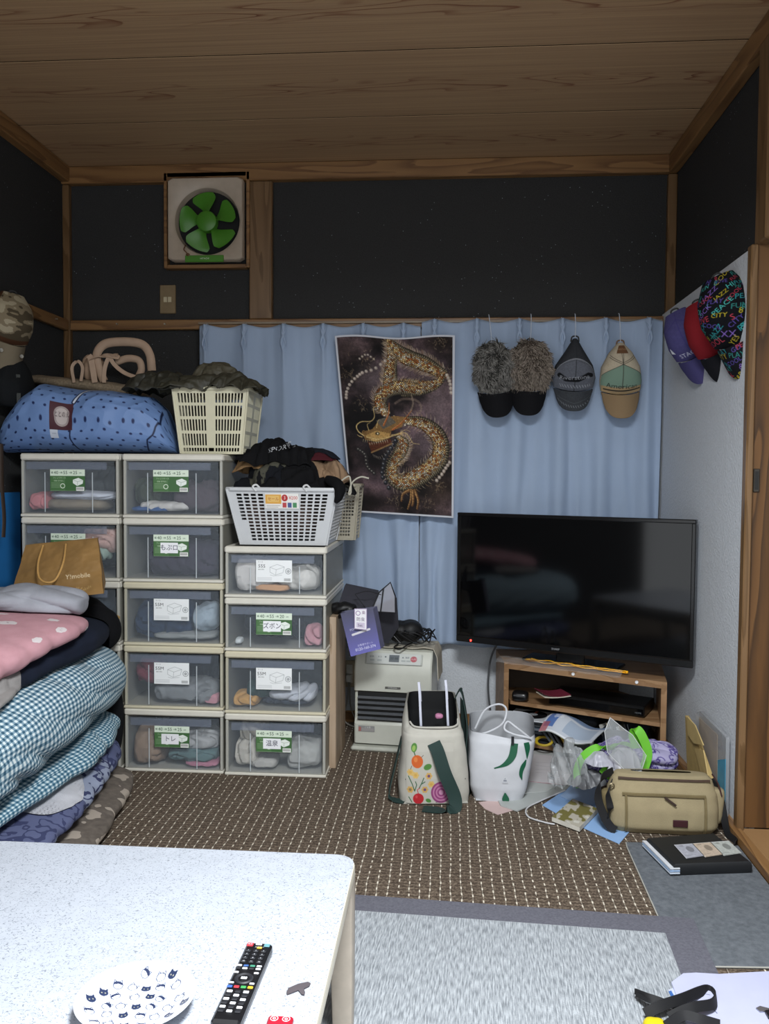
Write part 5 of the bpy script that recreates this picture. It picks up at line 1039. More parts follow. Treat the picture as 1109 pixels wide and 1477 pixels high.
# jackets and blankets on top
bed('navy_jacket', 'dark navy folded jacket lying on the big gingham quilt', 'jacket', [(-1.50, 3.18, .585), (-1.50, 2.85, .60), (-1.54, 2.4, .565), (-1.56, 1.9, .53)], [.20, .28, .27, .26], [.055, .07, .055, .045], cloth('#191f2e'), 31, .016, 7)
bed('black_coat', 'black coat bulging over the back end of the gingham quilt', 'coat', [(-1.54, 3.17, .60), (-1.44, 3.15, .62), (-1.34, 3.14, .58), (-1.29, 3.13, .52)], [.07, .08, .075, .05], [.06, .10, .09, .05], cloth('#0e0e11'), 33, .018, 8, n=2.2, k=3)
bed('beige_garment', 'beige trousers edge poking out under the navy jacket', 'garment', [(-1.42, 2.62, .565), (-1.38, 2.35, .548), (-1.40, 2.1, .53)], [.07, .10, .08], [.016], cloth('#a08f74'), 37, .006, 9)
bed('grey_garment', 'grey hem of a garment lying over the gingham quilt at the left frame edge', 'garment', [(-1.30, 2.42, .555), (-1.29, 2.22, .545), (-1.32, 2.0, .54)], [.03, .06, .05], [.014], cloth('#8d8a88'), 39, .007, 10)
def fleece(M, mix, noise, sp, uv, nt):
    v = nd(nt, 'ShaderNodeTexVoronoi'); v.inputs['Scale'].default_value = 11; v.inputs['Randomness'].default_value = .55; nt.links.new(uv.outputs[0], v.inputs['Vector'])
    n = M('MULTIPLY', M('SUBTRACT', noise(60, 1), .5), .18); d = M('ADD', v.outputs['Distance'], n); c = mix(M('LESS_THAN', d, .25), mix(noise(30), '#bb8a92', '#cc9da5'), '#dcd3d4')
    v2 = nd(nt, 'ShaderNodeTexVoronoi'); v2.inputs['Scale'].default_value = 95; nt.links.new(uv.outputs[0], v2.inputs['Vector'])
    return mix(M('MULTIPLY', M('LESS_THAN', d, .12), M('LESS_THAN', v2.outputs['Distance'], .32)), c, '#a58f94')
bed('pink_fleece_blanket', 'pink fleece blanket with small white bear heads, folded on the navy jacket', 'blanket', [(-1.54, 2.86, .665), (-1.52, 2.65, .675), (-1.53, 2.35, .635), (-1.55, 1.95, .575)], [.28, .32, .28, .24], [.04, .05, .06, .06], uvmat('fleece', fleece, 1, .9, 500), 41, .014, 5)
bed('grey_sweatshirt', 'light grey rolled sweatshirt on the pink blanket below the paper bag', 'sweatshirt', [(-1.82, 2.80, .735), (-1.62, 2.79, .75), (-1.42, 2.80, .755), (-1.25, 2.82, .74)], [.10, .11, .11, .09], [.03, .04, .045, .04], cloth('#9b9da5'), 43, .014, 9, k=5)
r = thing('paper_scrap', 'tan folded paper piece sticking out beside the black coat', 'paper', PY(157, 905, 3.2)); MB().prism([PY(x, y, 3.20) for x, y in ((140, 884), (156, 880), (173, 890), (166, 917), (152, 903))], (0, .003, .001)).build('folded_sheet', mat('#a5854e', .7), r); MB().prism([PY(x, y, 3.19) for x, y in ((143, 888), (158, 882), (160, 900))], (0, .003, 0)).build('turned_flap', mat('#b3935c', .7), r)
# brown paper shopping bag
r = thing('paper_shopping_bag', 'brown paper shopping bag with rope handle lying on top of the bedding pile', 'paper bag', (-1.36, 2.98, .80))
A_, B_, C_, D_ = PY(38, 786, 3.05), PY(141, 777, 3.05), PY(150, 856, 2.90), PY(12, 870, 2.90)
c = Canvas(200, 130, '#8a6a3e'); c.noise(.03, .10, 2, 4); c.text('Y!mobile', 148, 84, 15, '#d9c8a8', align='CENTER'); rs = np.random.RandomState(3)
for k in range(26):
    x = 12+k*6.3; y = 117+3*math.sin(k*1.7); c.line([(x, y), (x+rs.randn()*3, y-5)], 1.1, '#c2a878', .7); c.ell(x+3, y-3, 2, 2, '#b99c69', al=.5)
c.line([(20, 122), (28, 108), (36, 122)], 1.4, '#cdb383')
def bil3(u, v):
    P = bil(A_, B_, C_, D_)(u, v); n = .008*fbm(np.stack([u*5, v*5, u*0], 1), 4, 3)-.018*np.sin(np.pi*u)*np.sin(np.pi*v); P[:, 1] += n; return P
mb = MB(); mb.cv(c, bil3); mb.build('front_panel', printmat(.6), r, sm=180)
bk = np.array([.01, .12, .02]); mb = MB()
T2 = [A_+[.0, .05, .0], B_+[-.02, .05, .0], C_+[-.06, .16, .02], D_+[.0, .16, .02]]
mb.add([A_, B_, C_, D_]+T2, [(1, 5, 6, 2), (5, 4, 7, 6), (4, 0, 3, 7), (3, 2, 6, 7)]); mb.build('side_panel', mat('#83643a', .7), r)
P = [PY(x, y, Y) for x, y, Y in ((62, 787, 3.03), (55, 812, 2.95), (56, 832, 2.9), (66, 840, 2.88), (80, 836, 2.89), (91, 812, 2.94), (95, 785, 3.03))]
mb = MB(); mb.tube(smooth_path(P, 40), .0038, 8); mb.build('rope_handle', mat('#b98f52', .7, bump=.6), r)

# ================================================================== things on top of the drawer boxes
Zt = 5*HB
def polka():
    c = Canvas(420, 170, '#6e8cbd'); rs = np.random.RandomState(8)
    k = 0
    for j, y in enumerate(range(6, 170, 17)):
        for x in range(8+(j % 2)*13, 420, 27): c.ell(x+rs.randn()*2, y+rs.randn()*1.5, 3.3, 2.3, '#1d2a55')
    for dx, w_, cl in ((0, 11, '#16203f'), (0, 5, '#d3dae6')): c.line([(238, 0), (218, 20), (203, 62)], w_, cl)
    c.line([(204, 75), (196, 125), (204, 170)], 3.2, '#16203f'); c.line([(392, 26), (394, 70), (380, 105), (368, 120), (360, 160)], 3.2, '#16203f'); c.line([(0, 150), (80, 158), (200, 166), (420, 165)], 2.5, '#16203f')
    c.rect(150, 66, 204, 106, '#4b2a31'); c.rect(150, 66, 204, 106, '#4b2a31'); c.ell(178, 86, 18, 13, '#c2b8b4'); c.ell(178, 86, 16, 11, '#8e8280', ring=.6); c.text('ととのえ', 178, 86, 9, '#3a3032'); c.rect(151, 106, 170, 124, '#cbd2de'); c.line([(156, 114), (165, 114)], 1, '#8d95a5'); return c
# the bag's front is a lofted surface; u across, v from the top over the front to the bottom
def bagsurf(u, v):
    x = -1.855+.745*u; xt = np.array([0, .06, .16, .25, .45, .62, .85, .93, 1]); ht_ = np.array([.10, .17, .255, .30, .275, .272, .245, .19, .05])
    Ht = np.interp(u, xt, ht_)-.012; a = v*np.pi*.86+.12; e = np.clip(np.sin(np.pi*np.clip(u, 0, 1))**.25, 0, 1)
    z = Zt+.004+Ht*(.5+.5*np.sign(np.cos(a))*np.abs(np.cos(a))**.75); y = 3.44-.185*e*np.abs(np.sin(a))**.8
    P = np.stack([x, y, z], 1); n = ridge(np.stack([u*3.4+v*1.2, v*2.6-u*.8, u*0], 1), 5, 3)*.017+fbm(np.stack([u*9, v*5, u*0], 1), 2, 2)*.006; P[:, 1] -= n*e*np.sin(np.pi*v); P[:, 2] += n*.4*np.sin(np.pi*v); P[:, 2] = np.maximum(P[:, 2], Zt+.001); return P
r = thing('dotted_laundry_bag', 'large blue bag with dark dots and a brown tag on the left drawer boxes', 'bag', (-1.48, 3.42, Zt))
mb = MB(); mb.cv(polka(), bagsurf); mb.build('bag_front', printmat(.55, .2, .4), r, sm=180)
def bagback(u, v): P = bagsurf(u, v); P[:, 1] = 3.44+(3.44-P[:, 1])*.45; return P
mb = MB(); mb.sheet(bagback, 60, 40); mb.build('bag_back', mat('#6e8cbd', .55), r, sm=180)
# beige bag with padded handles behind
r = thing('beige_handled_bag', 'beige woven bag with thick padded handles lying behind the blue dotted bag', 'bag', (-1.36, 3.62, Zt))
WV = uvmat('weave', lambda M, mix, noise, sp, uv, nt: mix(noise(120, 1), '#6d5f50', '#a09078'), .9, .8, 300); TAN = mat('#a88e78', .7, var=.05)
mb = MB(); mb.roll(smooth_path([PY(48, 547, 3.66), PY(95, 554, 3.64), PY(150, 560, 3.63), PY(215, 570, 3.63)], 24), [.05, .08, .08, .06], [.020, .026, .03, .028], 60, 30, 6, 2.3, .006, 20, seed=3); mb.build('body', WV, r, sm=180)
mb = MB(); mb.roll([PY(60, 590, 3.66), PY(215, 600, 3.66)], [.07], [.09, .10, .09], 30, 24, 6, 3, .004, 9); mb.build('lower_body', mat('#80705c', .9), r)
H_ = [((150, 550), (142, 530), (140, 510), (152, 496), (180, 493), (205, 497), (216, 512), (219, 535)), ((168, 522), (185, 517), (200, 520), (204, 532), (200, 543))]
for k, pts in enumerate(H_):
    mb = MB(); mb.tube(smooth_path([PY(x, y, 3.56+.02*k) for x, y in pts], 40), .012, 12, ry=.019 if k == 0 else .016, up=(0, 1, .2)); mb.build('padded_handle', TAN, r)
for pts, w_ in ((((107, 552), (104, 530), (112, 521), (119, 530), (117, 550)), .009), (((137, 552), (134, 532), (131, 517), (128, 513)), .017), (((158, 515), (166, 527), (180, 538), (200, 546)), .012), (((128, 520), (150, 513), (172, 516)), .014), (((150, 552), (151, 532), (158, 515), (170, 512)), .012)):
    mb = MB(); mb.tube(smooth_path([PY(x, y, 3.545) for x, y in pts], 24), w_, 4, ry=.004, up=(1, .2, .3)); mb.build('strap', TAN, r, sm=50)
mb = MB(); mb.blob(PY(135, 530, 3.60), (.10, .05, .10), 5, amp=.012); mb.build('gusset', mat('#9a8069', .8), r)
# olive jacket over the basket
r = thing('olive_jacket', 'dark olive jacket heaped on the cream basket and the dotted bag end', 'jacket', (-1.02, 3.5, 1.54))
OL = mat('#37352a', .55, 0, .4, .1, 20, .3, 200)
mb = MB(); mb.rag(PY(310, 552, 3.43), (.40, .34, .065), 7, .018, .05, .05, 110); mb.build('jacket_body', OL, r, sm=180)
mb = MB(); mb.rag(PY(232, 549, 3.42), (.30, .24, .085), 23, .020, .045, -.2, 100); mb.build('sleeve', mat('#2f2e26', .5, 0, .4, .1, 20, .3, 200), r, sm=180)
mb = MB(); mb.rag(PY(315, 543, 3.43), (.24, .20, .095), 12, .020, .04, .3, 90); mb.build('hood', mat('#4a4638', .6, 0, .4, .1, 20, .3, 200), r, sm=180)
# baskets
def basket(name, label, p, rot, Wt, Wb, Dt, Db, Hh, slots, colr, group=None, rimw=.008):
    r = thing(name, label, 'basket', p, rot, group); bm_ = mat(colr, .4, 0, .5, .02); T = .0022
    def corner(u, v, sd):
        w_ = Wb+(Wt-Wb)*v; d = Db+(Dt-Db)*v; z = .003+(Hh-.003)*v
        if sd == 0: return ((u-.5)*w_, -d/2, z)
        if sd == 2: return ((.5-u)*w_, d/2, z)
        if sd == 1: return (w_/2, (u-.5)*d, z)
        return (-w_/2, (.5-u)*d, z)
    nrm = [(0, -1, 0), (1, 0, 0), (0, 1, 0), (-1, 0, 0)]
    for sd in range(4):
        us, vs_, hole = slots(sd); mb = MB(); n = np.array(nrm[sd])*T
        for i in range(len(us)-1):
            for j in range(len(vs_)-1):
                o = [corner(us[a], vs_[b], sd) for a, b in ((i, j), (i+1, j), (i+1, j+1), (i, j+1))]; o = np.array(o); q = hole(i, j)
                if not q: mb.add(np.vstack([o, o-n*1]), [(0, 1, 2, 3), (7, 6, 5, 4)]); continue
                fx, fz = q; u0, u1, v0, v1 = us[i], us[i+1], vs_[j], vs_[j+1]; du, dv = (u1-u0)*fx, (v1-v0)*fz; cu, cv_ = min(du, .6*du+0*dv)*.5, dv*.25
                inn = [(u0+du+cu*.3, v0+dv), (u1-du-cu*.3, v0+dv), (u1-du, v0+dv*1.5), (u1-du, v1-dv*1.5), (u1-du-cu*.3, v1-dv), (u0+du+cu*.3, v1-dv), (u0+du, v1-dv*1.5), (u0+du, v0+dv*1.5)]
                inn = np.array([corner(a, b, sd) for a, b in inn]); V = np.vstack([o, inn, inn-n, o-n])
                f = [(0, 1, 5, 4), (1, 6, 5), (1, 2, 7, 6), (2, 8, 7), (2, 3, 9, 8), (3, 10, 9), (3, 0, 11, 10), (0, 4, 11)]
                f += [(4+k, 4+(k+1) % 8, 12+(k+1) % 8, 12+k) for k in range(8)]; bmap = lambda k: k+20 if k < 4 else k+8
                f += [tuple(bmap(k) for k in q_[::-1]) for q_ in f[:8]]; mb.add(V, f)
        mb.build('lattice_wall', bm_, r, local=True, sm=30)
    mb = MB(); mb.b2(-Wb/2, Wb/2, -Db/2, Db/2, .0005, .004, .001); mb.build('bottom', bm_, r, local=True)
    mb = MB(); x, y = Wt/2+.004, Dt/2+.004
    P = [(-x, -y+.02, Hh), (-x+.02, -y, Hh), (x-.02, -y, Hh), (x, -y+.02, Hh), (x, y-.02, Hh), (x-.02, y, Hh), (-x+.02, y, Hh), (-x, y-.02, Hh)]
    mb.tube(np.array(P+[P[0]]), rimw, 8, ry=.004, up=(0, 0, 1)); mb.build('rim', bm_, r, local=True)
    for a in (-1, 1):
        for b in (-1, 1): MB().cyl((a*Wb/2, b*Db/2, .002), (a*Wt/2, b*Dt/2, Hh), .0045, .0045, 8).build('corner_post', bm_, r, local=True)
    return r
def creamslots(sd):
    n = 10 if sd in (0, 2) else 9; us = [0, .05]+list(np.linspace(.05, .44, 10))[1:]+[.56]+list(np.linspace(.56, .95, 10))[1:]+[1]; vs_ = [0, .03, .09, .12, .31, .35, .53, .57, .74, .78, .93, 1]
    def hole(i, j):
        if i in (0, 10, len(us)-2): return (.14, .05) if j == 1 and i == 10 else None
        if j == 1: return (.16, .05)
        return (.22, .02) if j in (3, 5, 7, 9) else None
    return us, vs_, hole
basket('laundry_basket', 'cream plastic basket with slotted sides on the middle drawer boxes', (-.951, 3.455, Zt+.0005), .03, .305, .25, .30, .26, .262, creamslots, '#cfcaae')
tag(MB().blob((-.95, 3.455, Zt+.11), (.22, .22, .19), 51, amp=.02, k=5, n=4).build('dark_clothes', cloth('#2a2a26')), 'dark clothes seen through the slots of the cream basket', 'clothes')
def wslots(sd):
    us = [0, .07]+list(np.linspace(.07, .93, 14))[1:]+[1]; vs_ = [0, .06]+list(np.linspace(.06, .93, 15))[1:]+[1]
    def hole(i, j):
        if i in (0, len(us)-2) or j in (0, len(vs_)-2): return None
        if j < 7 and i in (1, 13): return None
        if sd == 0 and 5 <= i <= 9 and 10 <= j <= 13: return None
        return (.14, .19)
    return us, vs_, hole
wb_ = basket('laundry_basket', 'white plastic basket with rows of small slots and a price label, heaped with dark clothes', (-.645, 3.425, HC+.0005), .0, .44, .345, .36, .28, .222, wslots, '#c6c8ca')
c = Canvas(120, 50, '#e6e4df'); c.rect(2, 4, 58, 34, '#d9a24a'); c.rect(8, 8, 50, 28, '#e2b96a'); c.text('セール', 30, 19, 13, '#a3431f'); c.ell(70, 15, 11, 11, '#b03030'); c.text('3', 70, 15, 15, '#f3eeea'); c.text('¥200', 100, 15, 15, '#c23a34'); c.rect(62, 30, 76, 46, '#b9474b'); c.rect(80, 30, 94, 46, '#4b5a8e'); c.rect(98, 30, 112, 46, '#4b8a5c'); c.line([(6, 40), (52, 40)], 1.4, '#8d8a85'); c.line([(6, 45), (46, 45)], 1.2, '#8d8a85')
def wl(u, v): s = .93-.27*v; d = .28+.08*s; return np.stack([-.067+.134*u, -d/2-.004+u*0, .222*s], 1)
mb = MB(); mb.cv(c, wl); mb.build('label', printmat(.4), wb_, local=True)
for s in (-.10, .10): mb = MB(); mb.tube(smooth_path([(s, -.186, .215), (s-.012, -.192, .232), (s, -.185, .240), (s+.012, -.178, .228)], 12), .004, 6); mb.build('handle_clip', mat('#d3d4d4', .4), wb_, local=True)
bb = basket('laundry_basket', 'greyish beige basket half hidden behind the right side of the white basket', (-.475, 3.645, HC+.0005), .0, .20, .165, .17, .14, .235, wslots, '#a39c8a')
def heap(name, label, cat, px, Y, d, color, seed, group='clothes heaped in the white basket', rot=0, solid=False, **k):
    c_ = PY(*px, Y); mb = MB()
    if solid: mb.blob(c_, d, seed, rot=rot, nu=60, nv=50, **k)
    else: mb.rag(c_, (d[0]*1.08, d[1]*1.1, d[2]*1.15), seed, k.get('amp', .016)*.8, k.get('pitch', .042), rot, 80)
    for V in mb.V:
        if px[0] < 460: k_ = V[:, 2] < HC+.224; V[k_, :2] = np.clip(V[k_, :2], (-.835, 3.262), (-.455, 3.585))
    if HEAP: conform(mb, HEAP, .0025, (-.884 if c_[0] > -.8 else -9, -9, 0), (9, 9, 9))
    HEAP.append(tag(mb.build(name, cloth(color), sm=180), label, cat, group)); return HEAP[-1]
HEAP = []
heap('folded_cloth', 'dark clothes filling the inside of the white basket', 'clothes', (408, 741), 3.43, (.29, .23, .17), '#5a4a44', 70, solid=True, amp=.008, k=5, n=3.5)
heap('black_garment', 'black clothes in the core of the heap under the printed shirt', 'clothes', (418, 684), 3.43, (.33, .24, .14), '#0f0f12', 79, solid=True, amp=.012)
heap('black_garment', 'black jacket lying across the front right of the white basket', 'garment', (425, 688), 3.36, (.30, .20, .13), '#0e0e10', 71, amp=.02)
heap('black_garment', 'black sweater lying at the left front of the white basket', 'garment', (372, 696), 3.37, (.20, .18, .09), '#121419', 72, amp=.02)
heap('grey_green_garment', 'grey green shirt folded between the black garments in the white basket', 'garment', (390, 680), 3.33, (.14, .08, .085), '#4b4a40', 73, rot=.5, amp=.016)
heap('tan_garment', 'tan trousers with a dark stripe at the left of the heaped white basket', 'garment', (372, 663), 3.40, (.14, .12, .07), '#8a6d4c', 74, rot=-.4, amp=.016)
heap('tan_garment', 'tan shirt with folded collar at the right of the heaped white basket', 'garment', (468, 675), 3.42, (.20, .14, .09), '#8d745c', 75, rot=-.3, amp=.018)
heap('black_striped_garment', 'black garment with white edging hanging out behind the white basket', 'garment', (487, 695), 3.50, (.14, .16, .07), '#141416', 76, rot=.1, amp=.014)
heap('maroon_garment', 'folded maroon and white striped jersey under the black printed shirt', 'garment', (432, 656), 3.43, (.29, .16, .045), '#43181f', 77, rot=.12, amp=.008)
heap('navy_garment', 'thin dark navy garment beneath the maroon jersey in the basket heap', 'garment', (446, 651), 3.46, (.24, .16, .055), '#171a22', 78, rot=.12, amp=.01)
r = thing('printed_black_shirt', 'black shirt with white printed lettering on the very top of the heap', 'shirt', PY(405, 655, 3.42))
mb = MB(); mb.rag(PY(398, 650, 3.41), (.31, .22, .10), 5, .012, .05, .1, 90); conform(mb, HEAP, .0025); shb = mb.build('shirt_body', cloth('#0d0d0f'), r, sm=180)
mb = MB()
mb.text('SPORTS', .034, lambda a, b: drop(shb, PY(400, 645, 3.25)+np.stack([a*.95, a*0, a*.22+b*.8], 1), (0, 1, 0))); mb.build('white_print', mat('#b9bcc0', .7), r)
mb = MB(); mb.tube(smooth_path([PY(x, y, 3.34) for x, y in ((484, 700), (500, 688), (505, 690), (506, 710), (503, 712), (508, 696), (520, 688), (532, 690))], 40), .0032, 7); tag(mb.build('drawstring', mat('#b9b5a6', .8)), 'knotted cream drawstring hanging beside the poster corner', 'cord')
mb = MB(); mb.roll(smooth_path([PY(470, 690, 3.30), PY(488, 700, 3.25), PY(489, 715, 3.23), PY(484, 726, 3.225)], 20), [.015, .022, .016, .010], [.02, .022, .016, .01], 40, 30, 4, 2, .010, 20); tag(mb.build('black_sleeve', cloth('#0c0c0e')), 'black sleeve end drooping over the right front corner of the white basket', 'garment')

# ================================================================== left wall: cap, dark coat, strap, blue sheet
def camo():
    c = Canvas(90, 110, '#7e725c')
    n = fbm(np.stack([c.X.ravel()/16, c.Y.ravel()/12, c.X.ravel()*0], 1), 4, 2).reshape(110, 90); c.a = np.where((n > .12)[..., None], hx('#4b4233'), c.a); c.a = np.where((n < -.2)[..., None], hx('#a29880'), c.a); c.rect(0, 0, 14, 110, '#4a3020'); c.line([(0, 104), (90, 104)], 9, '#4a3020'); return c
r = hat('camouflage_cap', 'brown camouflage cap with snap buttons hanging on the left wall', (-1.79, 3.36, 1.925), .95, (.05, .12, 0), .21, .19, .085, [(0, .5), (.3, .9), (.7, 1), (1, .92)], camo(), '#746a58', .11, .16, None, rimcol='#4a3020')
for (x, z) in ((-.045, -.245), (.04, -.25)): mb = MB(); mb.lathe([(.0005, .0), (.007, .001), (.008, .004)], 12, (x, -.066, z), eul(math.pi/2)); mb.build('snap_button', mat('#c9c6bd', .3, .7), r, local=True)
tag(MB().roll(smooth_path([(-1.80, 3.37, 1.66), (-1.79, 3.37, 1.56), (-1.80, 3.38, 1.47)], 12), [.045, .06, .05], [.05, .12, .10], 40, 30, 6, 2.2, .014, 8, up=(0, 1, 0)).build('dark_coat', cloth('#17191b')), 'dark coat hanging on the left wall under the camouflage cap', 'coat')
mb = MB(); mb.tube(smooth_path([PX(26, 540, -1.74), PX(27, 580, -1.74), PX(26, 620, -1.735)], 10), .014, 4, ry=.0015, up=(.3, 1, 0)); tag(mb.build('grey_strap', mat('#4a4c49', .7)), 'grey webbing strap hanging from the dark coat on the left wall', 'strap')
mb = MB(); mb.tube(smooth_path([PX(2, 640, -1.77), PX(3, 700, -1.77), PX(6, 745, -1.77), PX(5, 775, -1.77)], 20), .010, 8, ry=.003, up=(.3, 1, 0)); tag(mb.build('brown_belt', mat('#33261d', .6)), 'dark brown leather belt end hanging in front of the blue sheet', 'belt')
r = thing('blue_sheet', 'flat bright blue board standing against the left wall behind the drawer boxes', 'board', (-1.83, 3.35, .6))
mb = MB(); mb.b2(XL+.003, XL+.016, 3.0, 3.52, .0, 1.11, .003); mb.build('panel', mat('#2f7fc4', .5, var=.03), r)
# ================================================================== rugs
def meshrug(M, mix, noise, sp, uv, nt):
    mp = nd(nt, 'ShaderNodeMapping'); mp.inputs['Scale'].default_value = (260, 26, 1); nt.links.new(uv.outputs[0], mp.inputs[0]); n = noise(1, 2, mp.outputs[0])
    mr = nd(nt, 'ShaderNodeMapRange', i1=.32, i2=.68, i3=0, i4=1); nt.links.new(n, mr.inputs[0]); return mix(mr.outputs[0], '#767b80', '#b3b8bd')
def band(M, mix, noise, sp, uv, nt): return mix(noise(160, 3), '#4d4d57', '#74747d')
RP = [PZ(480, 1293, 0), PZ(1000, 1330, 0)]; d = RP[1]-RP[0]; d /= np.linalg.norm(d); e = np.array([d[1], -d[0], 0]); Rc = RP[1]
r = thing('grey_rug', 'light grey woven rug with a dark grey cloth border, under the table', 'rug', Rc-d*.6+e*.4)
def quad(a, b, c_, d_, z0, z1): return MB().prism([(*a[:2], z0), (*b[:2], z0), (*c_[:2], z0), (*d_[:2], z0)], (0, 0, z1-z0))
Wr, Lr, bw = 1.60, 1.6, .092; P00 = Rc-d*Wr; P10 = Rc; P11 = Rc+e*Lr; P01 = P00+e*Lr; I = lambda p, a, b: p+d*a+e*b
i00, i10, i11, i01 = I(P00, bw, bw), I(P10, -bw, bw), I(P11, -bw, -bw), I(P01, bw, -bw)
mb = MB(); mb.sheet(lambda u, v: i00+(u[:, None])*(i10-i00)+v[:, None]*(i01-i00)+np.array([0, 0, .008]), 40, 30, .006, uvs=(Wr, Lr)); mb.build('woven_field', uvmat('meshrug', meshrug, .9, .9, 260), r)
BM_ = uvmat('band', band, .9, .6, 400)
for a, b, c_, d_ in ((P00, P10, i10, i00), (P10, P11, i11, i10), (P11, P01, i01, i11), (P01, P00, i00, i01)): quad(a, b, c_, d_, .001, .010).build('border_strip', BM_, r)
r = thing('grey_felt_mat', 'dark grey felt mat with a pale cut edge beside the wooden sill', 'mat', (.75, 2.35, 0))
FM = uvmat('felt', lambda M, mix, noise, sp, uv, nt: mix(noise(70, 4), '#4a4f55', '#7d8288'), 1, 1, 500)
o_ = [(.592, 2.735), (.588, 2.70), (.578, 2.06), (.585, 2.042), (.94, 2.062), (.948, 2.07), (.948, 2.74)]
MB().prism([(x, y, .001) for x, y in o_], (0, 0, .005)).build('felt', FM, r); mb = MB(); mb.tube([(x, y, .0045) for x, y in o_[:5]], .0022, 6); mb.build('cut_edge', mat('#a9a79f', .9), r)
# ================================================================== low table
r = thing('low_table', 'low white speckled table with rounded corners in the foreground', 'table', (-.6, 1.35, 0))
def tabm(M, mix, noise, sp, uv, nt):
    a = noise(150, 1); b_ = noise(33, 2); c_ = noise(170, 1)
    l1 = M('MULTIPLY', M('LESS_THAN', M('ABSOLUTE', M('SUBTRACT', a, .5)), .026), M('GREATER_THAN', c_, .50)); x = mix(M('MULTIPLY', l1, .62), mix(b_, '#a3a8b1', '#b0b5be'), '#50565f'); return x
TM = uvmat('speckled_laminate', tabm, .28, .02, 50); X0, X1, Y0, Y1, ZT = -1.02, -.186, .93, 1.775, .372
def rrect(x0, x1, y0, y1, r_, n=7): return [(cx_+r_*math.cos(a), cy_+r_*math.sin(a)) for cx_, cy_, a0 in ((x1-r_, y1-r_, 0), (x0+r_, y1-r_, 90), (x0+r_, y0+r_, 180), (x1-r_, y0+r_, 270)) for a in np.radians(np.linspace(a0, a0+90, n))]
o_ = rrect(X0+.003, X1-.003, Y0+.003, Y1-.003, .042); MB().prism([(x, y, ZT-.004) for x, y in o_], (0, 0, .004)).build('table_top', TM, r)
L = [[(x, y, z) for x, y in rrect(X0+k, X1-k, Y0+k, Y1-k, .045)] for z, k in ((ZT-.030, .004), (ZT-.026, 0), (ZT-.008, 0), (ZT-.0025, .0015), (ZT-.0025, .003))]
MB().ringloft(L).build('edge_band', mat('#cfc9b9', .4, var=.03), r, sm=40)
mb = MB()
for q in ((X0+.03, X1-.03, Y1-.055, Y1-.03), (X0+.03, X1-.03, Y0+.03, Y0+.055)): mb.b2(*q, ZT-.085, ZT-.0315, .004).build('apron', mat('#8f8a80', .5), r); mb = MB()
for q in ((X0+.03, X0+.055, Y0+.06, Y1-.06), (X1-.035, X1-.012, Y0+.06, Y1-.06)): mb.b2(*q, ZT-.085, ZT-.0315, .004).build('apron', mat('#8f8a80', .5), r); mb = MB()
for sx, x in ((1, X1-.028), (-1, X0+.028)):
    for sy, y in ((1, Y1-.040), (-1, Y0+.04)):
        mb = MB(); mb.ringloft([[(x+a*s_+sx*ox, y+b_*s_, z) for a, b_ in rrect(-.026, .026, -.026, .026, .008, 3)] for z, s_, ox in ((0.013, .82, .004), (.10, .9, .003), (.25, 1.0, 0), (ZT-.032, 1.12, -.003))]); mb.build('leg', mat('#b5aa9c', .45), r)
# plate
def plate_c():
    c = Canvas(210, 210, '#dcdfe6'); rs = np.random.RandomState(12); k = 0
    for j in range(-3, 4):
        for i in range(-3, 4):
            x, y = 105+i*28+(j % 2)*13+rs.randn()*2, 105+j*27+rs.randn()*2
            if math.hypot(x-105, y-105) > 92: continue
            k += 1; dk = '#2c3550'; a = rs.uniform(-.8, .8); t_ = k % 3; ca, sa = math.cos(a), math.sin(a); R_ = lambda px, py: (x+px*ca-py*sa, y+px*sa+py*ca)
            if t_ == 0: c.ell(x, y, 8.5, 7, dk, a); c.poly([R_(-8, -2), R_(-7, -10), R_(-1, -6)], dk); c.poly([R_(1, -6), R_(7, -10), R_(8, -2)], dk); c.ell(*R_(-3, 0), 1, 1, '#c5c0a0'); c.ell(*R_(3, 0), 1, 1, '#c5c0a0')
            else:
                c.ell(x, y, 8.5, 7.5, dk, a, ring=.7); c.line([R_(-8, -2), R_(-7, -10), R_(-2, -7)], 1.3, dk); c.line([R_(2, -7), R_(7, -10), R_(8, -2)], 1.3, dk); c.ell(*R_(-3, 0), .9, .9, dk); c.ell(*R_(3, 0), .9, .9, dk); c.line([R_(-1, 3), R_(1, 3)], 1, dk)
                if t_ == 1: c.poly([R_(-8, -1), R_(-6, -7), R_(6, -7), R_(8, -1), R_(0, -3)], dk)
    return c
pc = PZ(196, 1448, ZT+.01); PR = .0885
pl = thing('cat_plate', 'white round plate printed with small navy cat faces on the table', 'plate', (pc[0], pc[1]-.0, ZT))
def pz(r_): return .006+.020*np.clip((r_/PR-.55)/.45, 0, 1)**1.7
def pf(u, v):
    a, b_ = (u-.5)*2, (.5-v)*2; rr_ = np.maximum(np.hypot(a, b_), 1e-9); m_ = np.maximum(np.abs(a), np.abs(b_)); s_ = m_/rr_; x, y = a*s_*PR, b_*s_*PR; return np.stack([x, y, pz(np.hypot(x, y))], 1)
pcv = plate_c()
